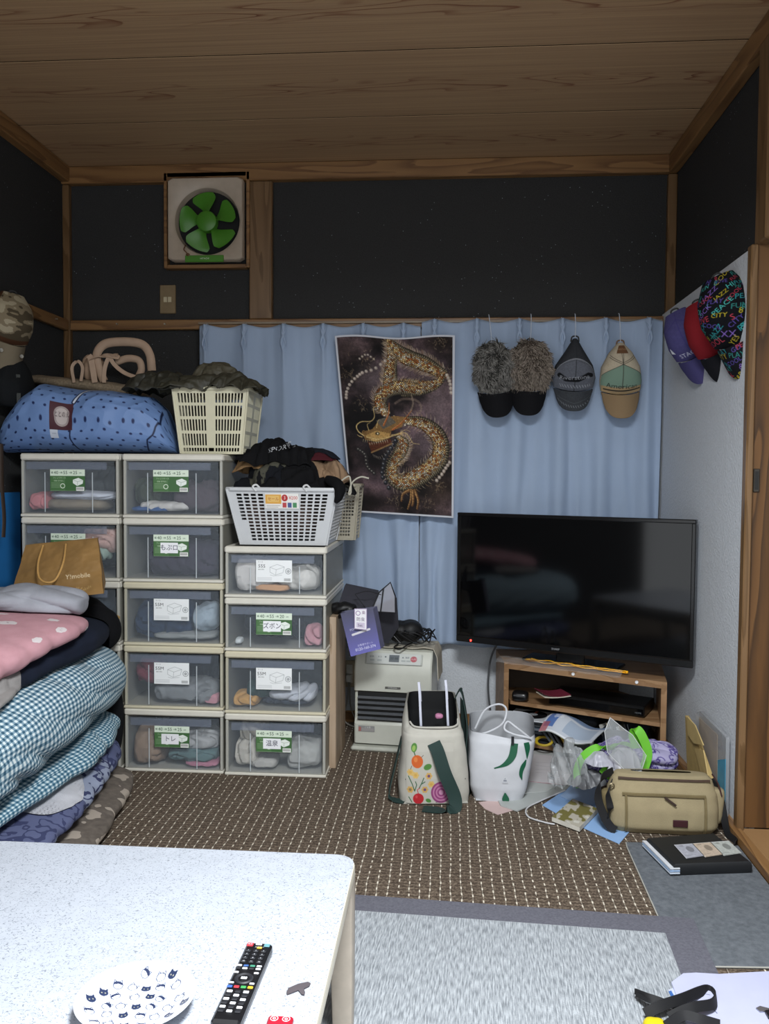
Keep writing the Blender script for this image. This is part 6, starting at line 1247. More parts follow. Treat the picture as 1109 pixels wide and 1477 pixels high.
# sample the canvas in disc space
h_ = pcv.a.copy(); uu, vv = np.meshgrid(np.linspace(0, 1, 210), np.linspace(0, 1, 210)); q = pf(uu.ravel(), vv.ravel()); ix = np.clip((q[:, 0]/PR/2+.5)*209, 0, 209).astype(int); iy = np.clip((.5-q[:, 1]/PR/2)*209, 0, 209).astype(int); pcv.a = h_[iy, ix].reshape(210, 210, 3)
mb = MB(); mb.cv(pcv, pf); mb.build('glazed_face', printmat(.12, 0, .5), pl, local=True, sm=180)
mb = MB(); mb.lathe([(PR, .0262), (PR+.0015, .0255), (PR, .0235), (.055, .003), (.052, .0008), (.046, .0008), (.044, .003), (.0, .003)], 64); mb.build('underside', mat('#d3d6dc', .15), pl, local=True)
# remote
ra, rb = PZ(375, 1364, ZT+.012), PZ(325, 1477, ZT+.012); dv = ra-rb; rot = math.atan2(dv[1], dv[0])-math.pi/2; LR = .21; top = ra; cen = top-dv/np.linalg.norm(dv)*LR/2
r = thing('remote_control', 'long black television remote with many buttons lying on the table', 'remote control', (cen[0], cen[1], ZT+.0005), rot)
mb = MB(); mb.b2(-.0225, .0225, -LR/2, LR/2, .001, .0175, .004); mb.build('body', mat('#0f0f12', .35, var=0), r, local=True); MB().b2(-.0232, .0232, -LR/2+.002, LR/2-.002, .002, .007, .002).build('lower_shell', mat('#8b8c90', .3, .4), r, local=True)
WH, KB = mat('#c6c8cc', .5, var=0), mat('#202126', .5, var=0)
def btn(x, y, w_=.0085, h=.0045, m_=KB, z=.0193, txt=None, name='button'):
    o = MB().b2(x-w_/2, x+w_/2, y-h/2, y+h/2, .0172, z, .0008).build(name, m_, r, local=True)
    if txt: mb = MB(); mb.text(txt, min(h*.95, .0042), lambda a, b: np.stack([x+a, y+b, a*0+z+.0001], 1)); mb.build('button_mark', WH if m_ is not WH else KB, o, local=True)
Y = LR/2; btn(-.0145, Y-.010, .011, .010, mat('#b8323c', .4), txt='電源'); btn(0, Y-.008, .011, .004, WH); btn(.0145, Y-.010, .010, .008, mat('#5f8f96', .4)); btn(.0035, Y-.018, .009, .005, mat('#c9a32a', .4), txt='メニュー')
for j in range(4):
    for i in range(3): btn(-.013+i*.013, Y-.028-j*.0105, txt=str(j*3+i+1), h=.0058)
for j in range(2):
    for i, m_ in enumerate((WH, mat('#35578f', .4), mat('#3a7f66', .4), WH) if j == 0 else (KB, WH, KB, WH)): btn(-.0165+i*.011, Y-.071-j*.0075, .0085, .0042, m_)
mb = MB(); mb.lathe([(.0085, .0172), (.0125, .0188), (.0155, .0172)], 32, (0, Y-.104, 0)); mb.build('ring_button', KB, r, local=True); btn(0, Y-.104, .010, .006, WH, txt='決定')
for x, y in ((-.0165, -.090), (.0165, -.090), (-.0165, -.118), (.0165, -.118)): btn(x, Y+y, .008, .004, WH)
for i, m_ in enumerate(('#3a5fae', '#b8323c', '#3a8f4e', '#c9a32a')): btn(-.0165+i*.011, Y-.128, .0085, .0055, mat(m_, .4))
for j in range(6):
    for i in range(3): btn(-.013+i*.013, Y-.140-j*.0095, .009, .0055, (WH, KB)[(i+j) % 2])
# red box and tail shaped magnet
rc = PZ(406, 1475, ZT); r = thing('red_case', 'small red case with two pale round emblems at the front of the table', 'case', (rc[0], rc[1]-.02, ZT+.0005))
MB().b2(-.019, .019, -.02, .019, .001, .012, .003).build('case_body', mat('#a3182c', .4), r, local=True)
for s in (-1, 1): mb = MB(); mb.tube([(s*.009+.0055*math.cos(t), .010+.0055*math.sin(t), .0122) for t in np.linspace(0, 6.28, 20)], .0008, 5); mb.tube([(s*.009+.002*math.cos(t), .010+.002*math.sin(t), .0122) for t in np.linspace(0, 6.28, 10)], .0008, 5); mb.build('emblem_ring', mat('#d9b9bd', .5), r, local=True)
tp = [PZ(x, y, ZT) for x, y in ((413, 1433), (416, 1427), (430, 1421), (444, 1418), (448, 1420), (446, 1424), (438, 1428), (440, 1433), (439, 1437), (435, 1436), (430, 1430), (420, 1434), (414, 1436))]
tag(MB().prism([(p[0], p[1], ZT+.0006) for p in tp], (0, 0, .002)).build('tail_shaped_sticker', mat('#4a4448', .6)), 'flat dark grey whale tail shape lying near the right edge of the table', 'sticker')

# ================================================================== bags on the floor
def bagloft(mb, sec, n=3.2, m=0, amp=.004, seed=0, nv=64, freq=9, open_top=True, lean=(0, 0)):
    """sec: list of (z, cx, cy, half x, half y)"""
    a = np.arange(nv)*2*np.pi/nv; R = []
    sec = np.array([[np.interp(t, np.linspace(0, 1, len(sec)), [s[i] for s in sec]) for i in range(5)] for t in np.linspace(0, 1, 40)])
    for z, cx_, cy_, hx_, hy in sec: R.append([(cx_+hx_*np.sign(math.cos(t))*abs(math.cos(t))**(2/n), cy_+hy*np.sign(math.sin(t))*abs(math.sin(t))**(2/n), z) for t in a])
    R = np.array(R); q = R.reshape(-1, 3); g = amp*(fbm(q*freq, seed)+ridge(q*freq*.8, seed+2)); c_ = np.repeat(sec[:, 1:3], nv, 0); dn = q[:, :2]-c_; dn /= np.linalg.norm(dn, axis=1)[:, None]+1e-9
    q[:, :2] += dn*g[:, None]*np.clip((q[:, 2:3]-sec[0, 0])/.03, 0, 1); mb.ringloft(q.reshape(40, nv, 3), caps=False, m=m); return sec
r = thing('vegetable_cooler_bag', 'white tote bag printed with vegetables and flowers, dark green straps and black lining', 'bag', (-.040, 3.08, 0), .12)
CV = mat('#b9b6ac', .85, var=.04)
sec = [(.002, 0, 0, .128, .075), (.10, -.002, 0, .126, .085), (.20, -.004, .004, .116, .09), (.30, -.006, .012, .104, .085), (.375, -.006, .02, .090, .072)]
def dip(mb):
    V = mb.V[0]; s_ = np.clip((V[:, 2]-.25)/.12, 0, 1); f_ = np.clip((.06-V[:, 1])/.09, 0, 1); V[:, 2] -= s_*f_*.095
mb = MB(); bagloft(mb, sec, 4, amp=.004, seed=3); dip(mb); mb.b2(-.12, .12, -.07, .07, .001, .004); mb.build('bag_body', CV, r, local=True, sm=180)
mb = MB(); bagloft(mb, [(z, x, y, a-.006, b_-.006) for z, x, y, a, b_ in sec[1:]], 4, amp=.004, seed=3); dip(mb); mb.b2(-.11, .11, -.07, .075, .09, .094); mb.build('black_lining', mat('#0b0c0e', .6), r, local=True, sm=180)
def veg():
    c = Canvas(150, 190, '#b9b6ac'); g_, dg = '#4f7f3d', '#2f5a3a'
    c.ell(25, 16, 9, 14, g_, .2); c.ell(24, 18, 5, 9, '#8fae5a', .2); c.line([(25, 30), (30, 44)], 3, dg); c.ell(35, 58, 18, 20, '#c9602c'); c.ell(30, 52, 6, 8, '#dd8a4e', al=.7); c.line([(48, 44), (54, 38)], 1.4, '#4a3428'); c.line([(18, 72), (14, 84)], 1.4, '#4a3428'); c.ell(68, 74, 13, 9, g_, -.4)
    for x, y, cl in ((30, 100, '#c9a052'), (72, 102, '#6a4a70'), (80, 128, '#c9a052'), (60, 145, '#6a4a70'), (14, 146, '#8a7350'), (14, 92, '#c9a052')):
        for k in range(6): c.ell(x+7*math.cos(k*1.05), y+7*math.sin(k*1.05), 4, 4, '#c9a25e' if cl != '#c9a052' else '#cfae6a')
        c.ell(x, y, 4.6, 4.6, cl)
    for P in (((8, 104), (20, 128), (28, 150)), ((28, 150), (34, 130), (30, 120)), ((42, 140), (50, 124), (56, 108)), ((48, 128), (60, 120)), ((10, 170), (20, 186))): c.line(list(P), 2.6, dg)
    c.ell(40, 174, 17, 17, '#b3222c'); c.line([(40, 158), (36, 146), (44, 140)], 2, '#b3222c'); c.ell(34, 168, 4, 5, '#d65a5e', al=.6)
    for k, cl in ((34, '#8c3f72'), (28, '#b9799c'), (23, '#8c3f72'), (18, '#b9799c'), (13, '#8c3f72'), (8, '#c08aa8')): c.ell(112, 154, k*.95, k, cl)
    c.ell(72, 180, 9, 6, g_, .4); c.line([(96, 186), (120, 182)], 2, '#5b3a4e'); return c
def vf(u, v):
    x = -.108+.170*u; z = .232-.225*v; hy = np.interp(z, [s[0] for s in sec], [s[4] for s in sec]); hx_ = np.interp(z, [s[0] for s in sec], [s[3] for s in sec]); cy_ = np.interp(z, [s[0] for s in sec], [s[2] for s in sec]); return np.stack([x, cy_-hy*(1-np.abs(x/hx_)**4)**.25-.0075, z], 1)
mb = MB(); mb.cv(veg(), vf); mb.build('vegetable_print', printmat(.85), r, local=True, sm=180)
SG = mat('#1b332f', .8, var=.05)
def strap(P, w_, name='strap', t_=.0022, up=(1, 0, 0), m_=SG, par=r): mb = MB(); mb.tube(smooth_path(P, 50), w_, 4, ry=t_, up=up); return mb.build(name, m_, par, local=True, sm=50)
strap([(-.010, -.090, .232), (.005, -.105, .20), (.028, -.120, .13), (.062, -.125, .05), (.062, -.135, .012), (.03, -.145, .006), (-.05, -.125, .006)], .034)
strap([(.112, .0, .10), (.128, .02, .24), (.118, .05, .345), (.105, .06, .385), (.088, .07, .355)], .030, up=(.2, 1, 0))
strap([(-.118, .02, .22), (-.142, .01, .12), (-.165, -.02, .03), (-.150, -.04, .008), (-.11, -.06, .006)], .026, up=(0, 1, 0))
mb = MB(); mb.prism([(.118, -.05, .003), (.145, .03, .003), (.125, .05, .33), (.105, .03, .36), (.100, -.02, .2)], (.0, .03, 0)); mb.build('green_side_panel', SG, r, local=True)
mb = MB(); mb.tube(smooth_path([(-.092, -.030, .292), (-.075, -.055, .281), (-.02, -.064, .279), (.05, -.062, .279), (.080, -.045, .284), (.086, -.02, .298)], 30), .0035, 8); mb.build('rolled_hem', CV, r, local=True)
for k, (x, y) in enumerate(((-.055, -.01), (.048, .02))):
    t_ = thing('white_plastic_handle', ('left white plastic hanger standing out of the tote bag', 'right white plastic hanger standing out of the tote bag')[k], 'hanger', (0, 0, 0)); t_.location = WM[r.name] @ Vector((x, y, .22)); WM[t_.name] = Matrix.Translation(t_.location)
    strap([(.01, -.02, 0), (.004, -.01, .10), (0, 0, .17), (-.004, .012, .21)], .006, 'handle_bar', .004, (1, 0, 0), mat('#c2c4d2', .3), t_); strap([(-.004, .012, .208), (.0, .03, .19), (.004, .045, .13)], .004, 'handle_hook', .003, (1, 0, 0), mat('#c2c4d2', .3), t_)
tag(MB().blob(np.array(WM[r.name] @ Vector((.02, .01, .30))), (.03, .025, .02), 3, amp=.003).build('pink_pouch', mat('#b97a9a', .6)), 'small pink item glimpsed inside the black lined tote bag', 'pouch')
# white carrier bag
r = thing('white_carrier_bag', 'white paper carrier bag with green bands and a white cord handle beside the tote', 'paper bag', (.200, 3.12, 0), .02)
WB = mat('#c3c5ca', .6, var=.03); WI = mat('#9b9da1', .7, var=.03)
sec2 = [(.002, 0, 0, .092, .07), (.05, 0, 0, .105, .08), (.15, .006, .006, .115, .085), (.225, .012, .02, .122, .09), (.285, .016, .03, .120, .088)]
mb = MB(); sc2 = bagloft(mb, sec2, 3.6, amp=.006, seed=11, freq=8)
V = mb.V[0]; top_ = V[-64*16:]; s_ = np.clip((V[:, 2]-.215)/.07, 0, 1); fr_ = (V[:, 1] < .02); V[:, 2] -= np.where(fr_, s_*.045*(1+.2*np.sin(V[:, 0]*22)), 0); mb.V[0] = V
mb.b2(-.085, .085, -.065, .065, .001, .004); mb.build('bag_body', WB, r, local=True, sm=180)
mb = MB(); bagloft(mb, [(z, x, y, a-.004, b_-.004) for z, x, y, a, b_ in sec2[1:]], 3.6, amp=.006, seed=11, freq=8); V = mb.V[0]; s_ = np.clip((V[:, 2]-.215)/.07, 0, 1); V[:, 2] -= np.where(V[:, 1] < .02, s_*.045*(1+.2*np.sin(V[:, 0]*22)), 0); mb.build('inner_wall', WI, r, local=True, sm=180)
def on2(P, off=.007):
    out = []
    for x, z in P: hy = np.interp(z, [s[0] for s in sec2], [s[4] for s in sec2]); hx_ = np.interp(z, [s[0] for s in sec2], [s[3] for s in sec2]); cx_ = np.interp(z, [s[0] for s in sec2], [s[1] for s in sec2]); cy_ = np.interp(z, [s[0] for s in sec2], [s[2] for s in sec2]); out.append((x, cy_-hy*max(1-abs((x-cx_)/hx_)**3.6, 0)**(1/3.6)-off, z))
    return out
GG = mat('#14573c', .5, var=.03)
def ribbon(L_, R_, name='green_band'):
    l, rr_ = smooth_path([(x, 0, z) for x, z in L_], 20), smooth_path([(x, 0, z) for x, z in R_], 20); A = np.array([on2([(a[0], a[2])])[0] for a in l]); B = np.array([on2([(a[0], a[2])])[0] for a in rr_]); mb = MB(); mb.sheet(lambda u, v: np.array([A[int(round(q*19))]*(1-p)+B[int(round(q*19))]*p for p, q in zip(u, v)]), 2, 20); return mb.build(name, GG, r, local=True, sm=180)
ribbon([(.040, .222), (.030, .175), (.005, .145), (-.022, .132)], [(.066, .220), (.058, .175), (.030, .143), (-.020, .128)]); ribbon([(.086, .222), (.093, .19), (.098, .165)], [(.106, .224), (.110, .20), (.100, .163)]); ribbon([(.094, .162), (.076, .14), (.070, .11), (.080, .088)], [(.097, .16), (.094, .14), (.084, .115), (.082, .086)])
ribbon([(.018, .040), (.010, .018), (.012, .006)], [(.022, .040), (.034, .02), (.036, .006)])
c = Canvas(30, 30, '#c3c5ca'); c.poly([(15, 3), (24, 20), (6, 20)], '#6f7580'); c.ell(15, 12, 3, 3, '#c3c5ca'); c.line([(3, 25), (27, 25)], 1.5, '#8d9199'); 
mb = MB(); mb.cv(c, lambda u, v: np.array(on2(list(zip((.008+.022*u).tolist(), (.098-.022*v).tolist()))))); mb.build('small_mark', printmat(.6), r, local=True)
mb = MB(); mb.tube(smooth_path([(-.09, -.03, .235), (-.04, -.04, .25), (.015, -.01, .275), (.03, .02, .32), (.0, .03, .335), (-.05, .03, .31), (-.085, .03, .24)], 50), .0038, 8); mb.build('cord_handle', mat('#c9cbd0', .7), r, local=True)
mb = MB(); mb.tube(smooth_path([(.11, -.05, .235), (.06, -.06, .275), (.03, -.04, .29), (.018, -.05, .265), (.05, -.06, .25), (.09, -.065, .243), (.115, -.06, .235)], 50), .0038, 8); mb.build('cord_handle', mat('#c9cbd0', .7), r, local=True)
mb = MB(); mb.b2(.040, .050, -.085, -.081, .218, .248); mb.build('black_tab', mat('#15161c', .6), r, local=True)

# ================================================================== papers on the floor
def paper(name, label, pts, z=.001, c='#c9ccd0', th=.0015, lines=None, cat='paper', Zp=0):
    r = thing(name, label, cat, np.mean([PZ(x, y, Zp) for x, y in pts], 0)); P = [PZ(x, y, Zp)+[0, 0, z-Zp] for x, y in pts]; MB().prism(P, (0, 0, th)).build('sheet', mat(c, .6, var=.02), r)
    if lines:
        for (x0, y0, x1, y1, cl, w_) in lines: a, b_ = PZ(x0, y0, Zp), PZ(x1, y1, Zp); mb = MB(); n_ = np.array([-(b_-a)[1], (b_-a)[0], 0]); n_ = n_/np.linalg.norm(n_)*w_; mb.prism([a+n_+[0, 0, z+th-Zp], b_+n_+[0, 0, z+th-Zp], b_-n_+[0, 0, z+th-Zp], a-n_+[0, 0, z+th-Zp]], (0, 0, .0003)); mb.build('printed_line', mat(cl, .6), r)
    return r
paper('newspaper', 'pinkish paper sheet poking out under the white carrier bag', [(690, 1158), (748, 1150), (762, 1163), (718, 1176), (700, 1168)], .001, '#c2a9a6')
paper('newspaper', 'grey newspaper stack spreading right of the white carrier bag', [(722, 1164), (700, 1120), (790, 1085), (835, 1118), (818, 1140), (746, 1172)], .003, '#a9adab', .004)
paper('newspaper', 'upper grey newspaper with a black edge under the stand', [(735, 1150), (745, 1090), (800, 1082), (826, 1120), (790, 1145)], .008, '#b3b6b4', .003, [(757, 1138, 768, 1095, '#17181a', .002)])
paper('letter', 'white printed letter with a red line lying on the newspapers', [(755, 1132), (770, 1092), (830, 1098), (818, 1137)], .0125, '#c6c2c4', .001, [(762, 1132, 812, 1137, '#a8485c', .0012)]+[(772, 1104+i*5, 812, 1107+i*5, '#8d8a90', .0005) for i in range(4)])
paper('blue_sheet', 'light blue paper under the small paperback book', [(782, 1162), (848, 1118), (885, 1190), (908, 1200), (893, 1218), (830, 1190)], .001, '#8fb3e0')
paper('blue_envelope', 'pale blue envelope beneath the green bag handle and book', [(808, 1150), (845, 1112), (872, 1150), (846, 1168)], .0035, '#9db9de')
r = thing('paperback_book', 'small paperback with olive patterned cover lying on light blue paper', 'book', PZ(830, 1175, .0), .0)
A_, B_, C_, D_ = [PZ(x, y, .022) for x, y in ((826, 1152), (862, 1166), (836, 1193), (796, 1178))]
c = Canvas(80, 60, '#b9b3a4'); n = fbm(np.stack([c.X.ravel()/13, c.Y.ravel()/11, c.X.ravel()*0], 1), 14, 2).reshape(60, 80); c.a = np.where((n > 0)[..., None], hx('#76703f'), c.a); c.a = np.where((n < -.45)[..., None], hx('#d0cdc2'), c.a)
mb = MB(); mb.cv(c, bil(D_, A_, B_, C_)); mb.build('cover', printmat(.4), r); lo = [p*1.0 for p in (A_, B_, C_, D_)]; 
for p in lo: p[2] = .006
MB().prism([p*[1, 1, 1] for p in lo], (0, 0, .0152)).build('pages', mat('#c9c5ba', .7), r)
mb = MB(); mb.tube(smooth_path([PZ(x, y, .006) for x, y in ((815, 1140), (780, 1155), (760, 1166), (762, 1178), (785, 1186), (800, 1189))], 40), .0028, 7); tag(mb.build('white_cable', mat('#c6c6c8', .5)), 'white cable looping on the carpet in front of the newspapers', 'cable')

# ================================================================== green and purple shopping bag with plastic bags
r = thing('green_purple_tote', 'bright green handled bag with purple and white print slumped beside the stand', 'bag', PZ(885, 1150, 0)); LG = mat('#5fae22', .6, var=.05)
def damask(): 
    c = Canvas(120, 90, '#9d98b8'); rs = np.random.RandomState(5)
    for k in range(170):
        x, y = rs.rand()*120, rs.rand()*90; a = np.linspace(0, 4.5, 12)+rs.rand()*6; c.line([(x+(.6+.5*t)*math.cos(q), y+(.6+.5*t)*math.sin(q)) for t, q in zip(range(12), a)], 2.2, '#3a2c70', 1, 1)
    return c
DMM = damask()
def blobcv(name, px, Y, d, canvas, seed, par, rot=0):
    c0_ = PY(*px, Y); 
    def fn(u, v):
        a = (u-.5)*np.pi*1.1; b_ = (v-.5)*np.pi; P = np.stack([np.sin(a)*np.cos(b_)*d[0]/2, -np.cos(a)*np.cos(b_)*d[1]/2, -np.sin(b_)*d[2]/2], 1); n = 1+.20*crease(P, seed, .05)[:, None]+.14*ridge(P*14, seed, 2)[:, None]; P = P*n; ca, sa = math.cos(rot), math.sin(rot); P = np.stack([P[:, 0]*ca-P[:, 2]*sa, P[:, 1], P[:, 0]*sa+P[:, 2]*ca], 1)+c0_; P[:, 2] = np.maximum(P[:, 2], .004); return P
    mb = MB(); mb.cv(canvas, fn); return mb.build(name, printmat(.6), par, sm=180)
blobcv('printed_panel', (885, 1095), 3.08, (.30, .16, .12), DMM, 4, r, .25); blobcv('printed_panel', (868, 1098), 3.02, (.10, .10, .20), damask(), 9, r, -.7); blobcv('printed_panel', (940, 1088), 3.02, (.18, .14, .10), DMM, 6, r, -.2)
def gs(px, Y, w_, name='green_handle', up=(1, 0, .3)):
    mb = MB(); mb.tube(smooth_path([PY(x, y, Y+.01*k) for k, (x, y) in enumerate(px)], 40), w_, 4, ry=.002, up=up); return mb.build(name, LG, r, sm=50)
gs([(928, 1112), (934, 1085), (925, 1060), (917, 1052), (913, 1062), (922, 1085)], 2.93, .022); gs([(836, 1136), (832, 1112), (842, 1090), (862, 1078), (885, 1080)], 2.93, .018, up=(1, 0, 0)); gs([(868, 1108), (885, 1122), (905, 1118), (925, 1124)], 2.93, .020, up=(0, 0, 1)); gs([(878, 1078), (898, 1072), (918, 1082), (926, 1108)], 2.96, .010)
CB = clear('#b9bdc0', .30, .15, 'bag2'); CB2 = clear('#b0b4b6', .42, .2, 'bag3')
def cbag(name, label, px, Y, d, seed, m_, rot=0, amp=.02, up=(0, 0, 1)): c0_ = PY(*px, Y); c0_[2] = max(c0_[2], d[2]/2+.002); return tag(MB().rag(c0_, (d[0], d[1]*1.3, d[2]*1.2), seed, amp*1.2, .03, rot, 70, th=0).build(name, m_, sm=180), label, 'plastic bag')
cbag('clear_plastic_bag', 'crumpled clear plastic bag between the stand and the green handle', (822, 1098), 2.98, (.13, .10, .11), 81, CB2)
r2 = thing('clear_pouch', 'pointed clear plastic pouch standing open over the green handled bag', 'plastic bag', PY(900, 1112, 2.94))
A = [PY(x, y, 2.90) for x, y in ((880, 1035), (872, 1055), (876, 1085), (905, 1115), (925, 1112), (932, 1090), (912, 1060), (898, 1050))]; cA = np.mean(A, 0)+[0, -.03, 0]
mb = MB(); mb.add(A+[cA], [(i, (i+1) % 8, 8) for i in range(8)]); mb.build('pouch_front', CB, r2, sm=180); cB = np.mean(A, 0)+[0, .04, 0]; mb = MB(); mb.add(A+[cB], [((i+1) % 8, i, 8) for i in range(8)]); mb.build('pouch_back', CB, r2, sm=180)
mb = MB(); mb.tube(A+[A[0]], .0015, 5); mb.build('sealed_edge', clear('#d9dcde', .7, .3, 'seal'), r2)
r2 = thing('clear_document_case', 'clear grey plastic case lying behind the khaki bag', 'case', PY(950, 1090, 3.10)); A = [PY(x, y, Y) for x, y, Y in ((925, 1072, 3.0), (978, 1088, 3.0), (972, 1112, 2.98), (928, 1115, 2.98))]; MB().prism(A, (0, .03, .002)).build('case', CB2, r2)
for k, (px, sx, sz, cl, lb) in enumerate((((898, 1098), .13, .07, '#b9b9c0', 'crumpled white packet lying on the purple printed bag'), ((862, 1088), .09, .06, '#a9a9b4', 'small white packet left of the purple printed bag'), ((845, 1120), .10, .05, '#5c5d60', 'dark grey plastic lump under the green handle'))):
    tag(MB().rag(PY(*px, 2.955)+[0, 0, .0], (sx, .10, sz), 90+k, .016, .03, .3*k, 60, th=.001).build('crumpled_packet', mat(cl, .4)), lb, 'packet')
# ================================================================== khaki shoulder bag
r = thing('khaki_shoulder_bag', 'khaki canvas shoulder bag with brown leather patch and black strap on the carpet', 'bag', (.735, 2.865, 0), -.02); KH = mat('#998c6e', .85, 0, .2, .06, 20, .5, 400); KD = mat('#75684a', .85, 0, .2, .06, 20, .5, 400)
ZK = .88
sec3 = [(.004, 0, 0, .165, .05), (.03, 0, -.004, .178, .066), (.10, 0, -.002, .182, .068), (.155, 0, .004, .178, .06), (.175, 0, .008, .172, .052), (.20, 0, .012, .165, .046), (.215, 0, .016, .150, .03), (.218, 0, .018, .10, .010)]
sec3 = [(a*ZK, b_, c_, d_, e_) for a, b_, c_, d_, e_ in sec3]; mb = MB(); bagloft(mb, sec3, 3.4, amp=.003, seed=5, freq=8); mb.b2(-.14, .14, -.04, .04, .002, .006); mb.build('bag_body', KH, r, local=True, sm=180)
def f3(x, z, off=.006): z = z*ZK; return f3_(x, z, off)
def f3_(x, z, off): hy = np.interp(z, [s[0] for s in sec3], [s[4] for s in sec3]); cy_ = np.interp(z, [s[0] for s in sec3], [s[2] for s in sec3]); return (x, cy_-hy*max(1-abs(x/.18)**3.4, 0)**(1/3.4)-off, z)
mb = MB(); mb.tube(smooth_path([f3(x, .152+.004*math.cos(x*9), .005) for x in np.linspace(-.14, .13, 9)], 40), .006, 6, ry=.004); mb.build('zip_pocket_edge', KD, r, local=True)
mb = MB(); mb.tube(smooth_path([f3(x, .205, .008) for x in np.linspace(-.15, .15, 9)], 40), .0045, 6); mb.build('top_zip', mat('#4b3a30', .6), r, local=True)
mb = MB(); mb.tube([f3(-.005, .152, .012), f3(.03, .125, .012)], .004, 6, ry=.002); mb.build('zip_pull', mat('#3a2a22', .5), r, local=True, label='dark leather zip pull')
mb = MB(); p = f3(.045, .058, .0065); mb.box(p, (.048, .004, .024), None, .0018); mb.build('leather_patch', mat('#3d1d22', .45), r, local=True, label='dark red brown leather patch')
for x in (-.128, .128): mb = MB(); mb.tube(smooth_path([f3(x, z, .0055) for z in np.linspace(.015, .152, 8)], 24), .0055, 4, ry=.002, up=(1, 0, 0)); mb.build('seam_strip', KD, r, local=True)
mb = MB(); mb.roll([(.165, .0, .03), (.175, .0, .15)], [.03, .034], [.025], 30, 24, 6, 3, .003, 10, up=(0, 1, 0)); mb.build('side_pocket', KH, r, local=True); mb = MB(); mb.roll([(-.165, .0, .02), (-.172, .0, .13)], [.03], [.022], 30, 24, 6, 3, .004, 10, up=(0, 1, 0)); mb.build('side_pocket', KD, r, local=True)
BS = mat('#101013', .7, var=.05)
for P, w_ in (([(-.16, .01, .19), (-.20, -.01, .17), (-.215, -.03, .11), (-.195, -.05, .05), (-.175, -.055, .02), (-.16, -.06, .012)], .020), ([(-.165, .0, .16), (-.185, -.04, .13), (-.18, -.06, .085), (-.19, -.03, .03)], .016), ([(.165, .02, .17), (.19, .0, .12), (.20, -.02, .06), (.205, -.05, .014), (.215, -.10, .010), (.20, -.13, .012)], .018)):
    mb = MB(); mb.tube(smooth_path(P, 40), w_, 4, ry=.0022, up=(.3, 0, 1)); mb.build('shoulder_strap', BS, r, local=True, sm=50)
mb = MB(); mb.tube(smooth_path([(.16, -.02, .20), (.178, -.02, .17), (.19, -.02, .13)], 14), .012, 4, ry=.003, up=(0, 1, 0)); mb.build('strap_anchor', mat('#3d2424', .5), r, local=True); 
mb = MB(); mb.lathe([(.006, 0), (.010, .002), (.006, .004)], 16, (-.172, -.035, .155), eul(math.pi/2)); mb.build('metal_ring', mat('#8b7f66', .3, .8), r, local=True)
# ================================================================== black zip case with three cards
r = thing('black_zip_case', 'flat black zip case holding papers, lying on the grey felt mat', 'case', PZ(1000, 1240, 0)); zb_ = .008
T_ = [PZ(x, y, .042) for x, y in ((932, 1208), (1030, 1201), (1085, 1243), (972, 1247))]; B__ = [p*[1, 1, 0]+[0, 0, zb_] for p in T_]
mb = MB(); ce = np.mean(T_, 0); 
L = []
for z, s_ in ((zb_, .97), (.014, 1.0), (.030, 1.0), (.038, .985), (.042, .95)): L.append([(ce[0]+(p[0]-ce[0])*s_, ce[1]+(p[1]-ce[1])*s_, z) for p in T_])
mb.ringloft(L); mb.build('case_shell', mat('#15171a', .55), r, sm=35)
mb = MB(); A = [p.copy() for p in (T_[0], T_[3])]; A = [A[0]+[-.012, 0, 0], A[1]+[-.012, -.004, 0]]
for k in range(3):
    z = .014+.007*k; q = [A[0]*[1, 1, 0]+[0, 0, z], A[1]*[1, 1, 0]+[0, 0, z], A[1]*[1, 1, 0]+[.03, .004, z], A[0]*[1, 1, 0]+[.03, 0, z]]; MB().prism(q, (0, 0, .004)).build('paper_edge', mat(('#c3ccd9', '#9db6d6', '#d0d3d8')[k], .6), r)
for k, (tint, lb) in enumerate((('#a7a9b4', 'grey blue banknote style card leftmost on the black case'), ('#bfae9c', 'brownish banknote style card in the middle of the black case'), ('#b4b8b3', 'pale green grey card rightmost on the black case'))):
    x0 = 968+k*27; q = [PZ(x, y, .0425) for x, y in ((x0+4-k*1, 1219-k*2), (x0+31-k, 1217-k*2), (x0+48, 1235-k*2), (x0+22, 1239-k*2))]
    c = Canvas(50, 60, tint); c.noise(.25, .10, k, 3); c.ell(30, 24, 9, 13, (hx(tint)*.62), al=.7); c.text('1000' if k != 1 else '5000', 14, 8, 8, hx(tint)*.5, sx=.8); c.line([(2, 58), (48, 58)], 1.5, hx(tint)*.6); c.line([(4, 48), (22, 48)], 1, hx(tint)*.6); c.rect(0, 0, 50, 1.5, '#d5d6d8'); c.rect(0, 0, 1.5, 60, '#d5d6d8')
    mb = MB(); t2 = thing('paper_card', lb, 'card', np.mean(q, 0), 0, 'cards on the black zip case'); mb.cv(c, bil(*[p+[0, 0, .001] for p in q])); mb.build('card_print', printmat(.4), t2)
# ================================================================== envelope and clear case on the right wall
r = thing('clear_file_case', 'flat clear plastic file case with a blue label strip against the right wall', 'file case', (.94, 3.05, .04))
q = [PX(x, y, .958) for x, y in ((1003, 1029), (1010, 1026), (1047, 1064), (1045, 1185), (1005, 1165))]; 
MB().prism(q, (.012, 0, 0)).build('case_body', clear('#b9bcc0', .50, .2, 'fc'), r); q2 = [PX(x, y, .9655) for x, y in ((1008, 1035), (1034, 1060), (1034, 1172), (1008, 1160))]; MB().prism(q2, (.003, 0, 0)).build('papers', mat('#b79d80', .7), r)
q2 = [PX(x, y, .9545) for x, y in ((1035, 1096), (1046, 1095), (1045, 1162), (1034, 1160))]; MB().prism(q2, (.002, 0, 0)).build('blue_strip', mat('#3f8fae', .5), r, label='blue label strip')
r = thing('tan_envelope', 'tan padded envelope with an open flap leaning against the clear file case', 'envelope', (.90, 3.1, .02))
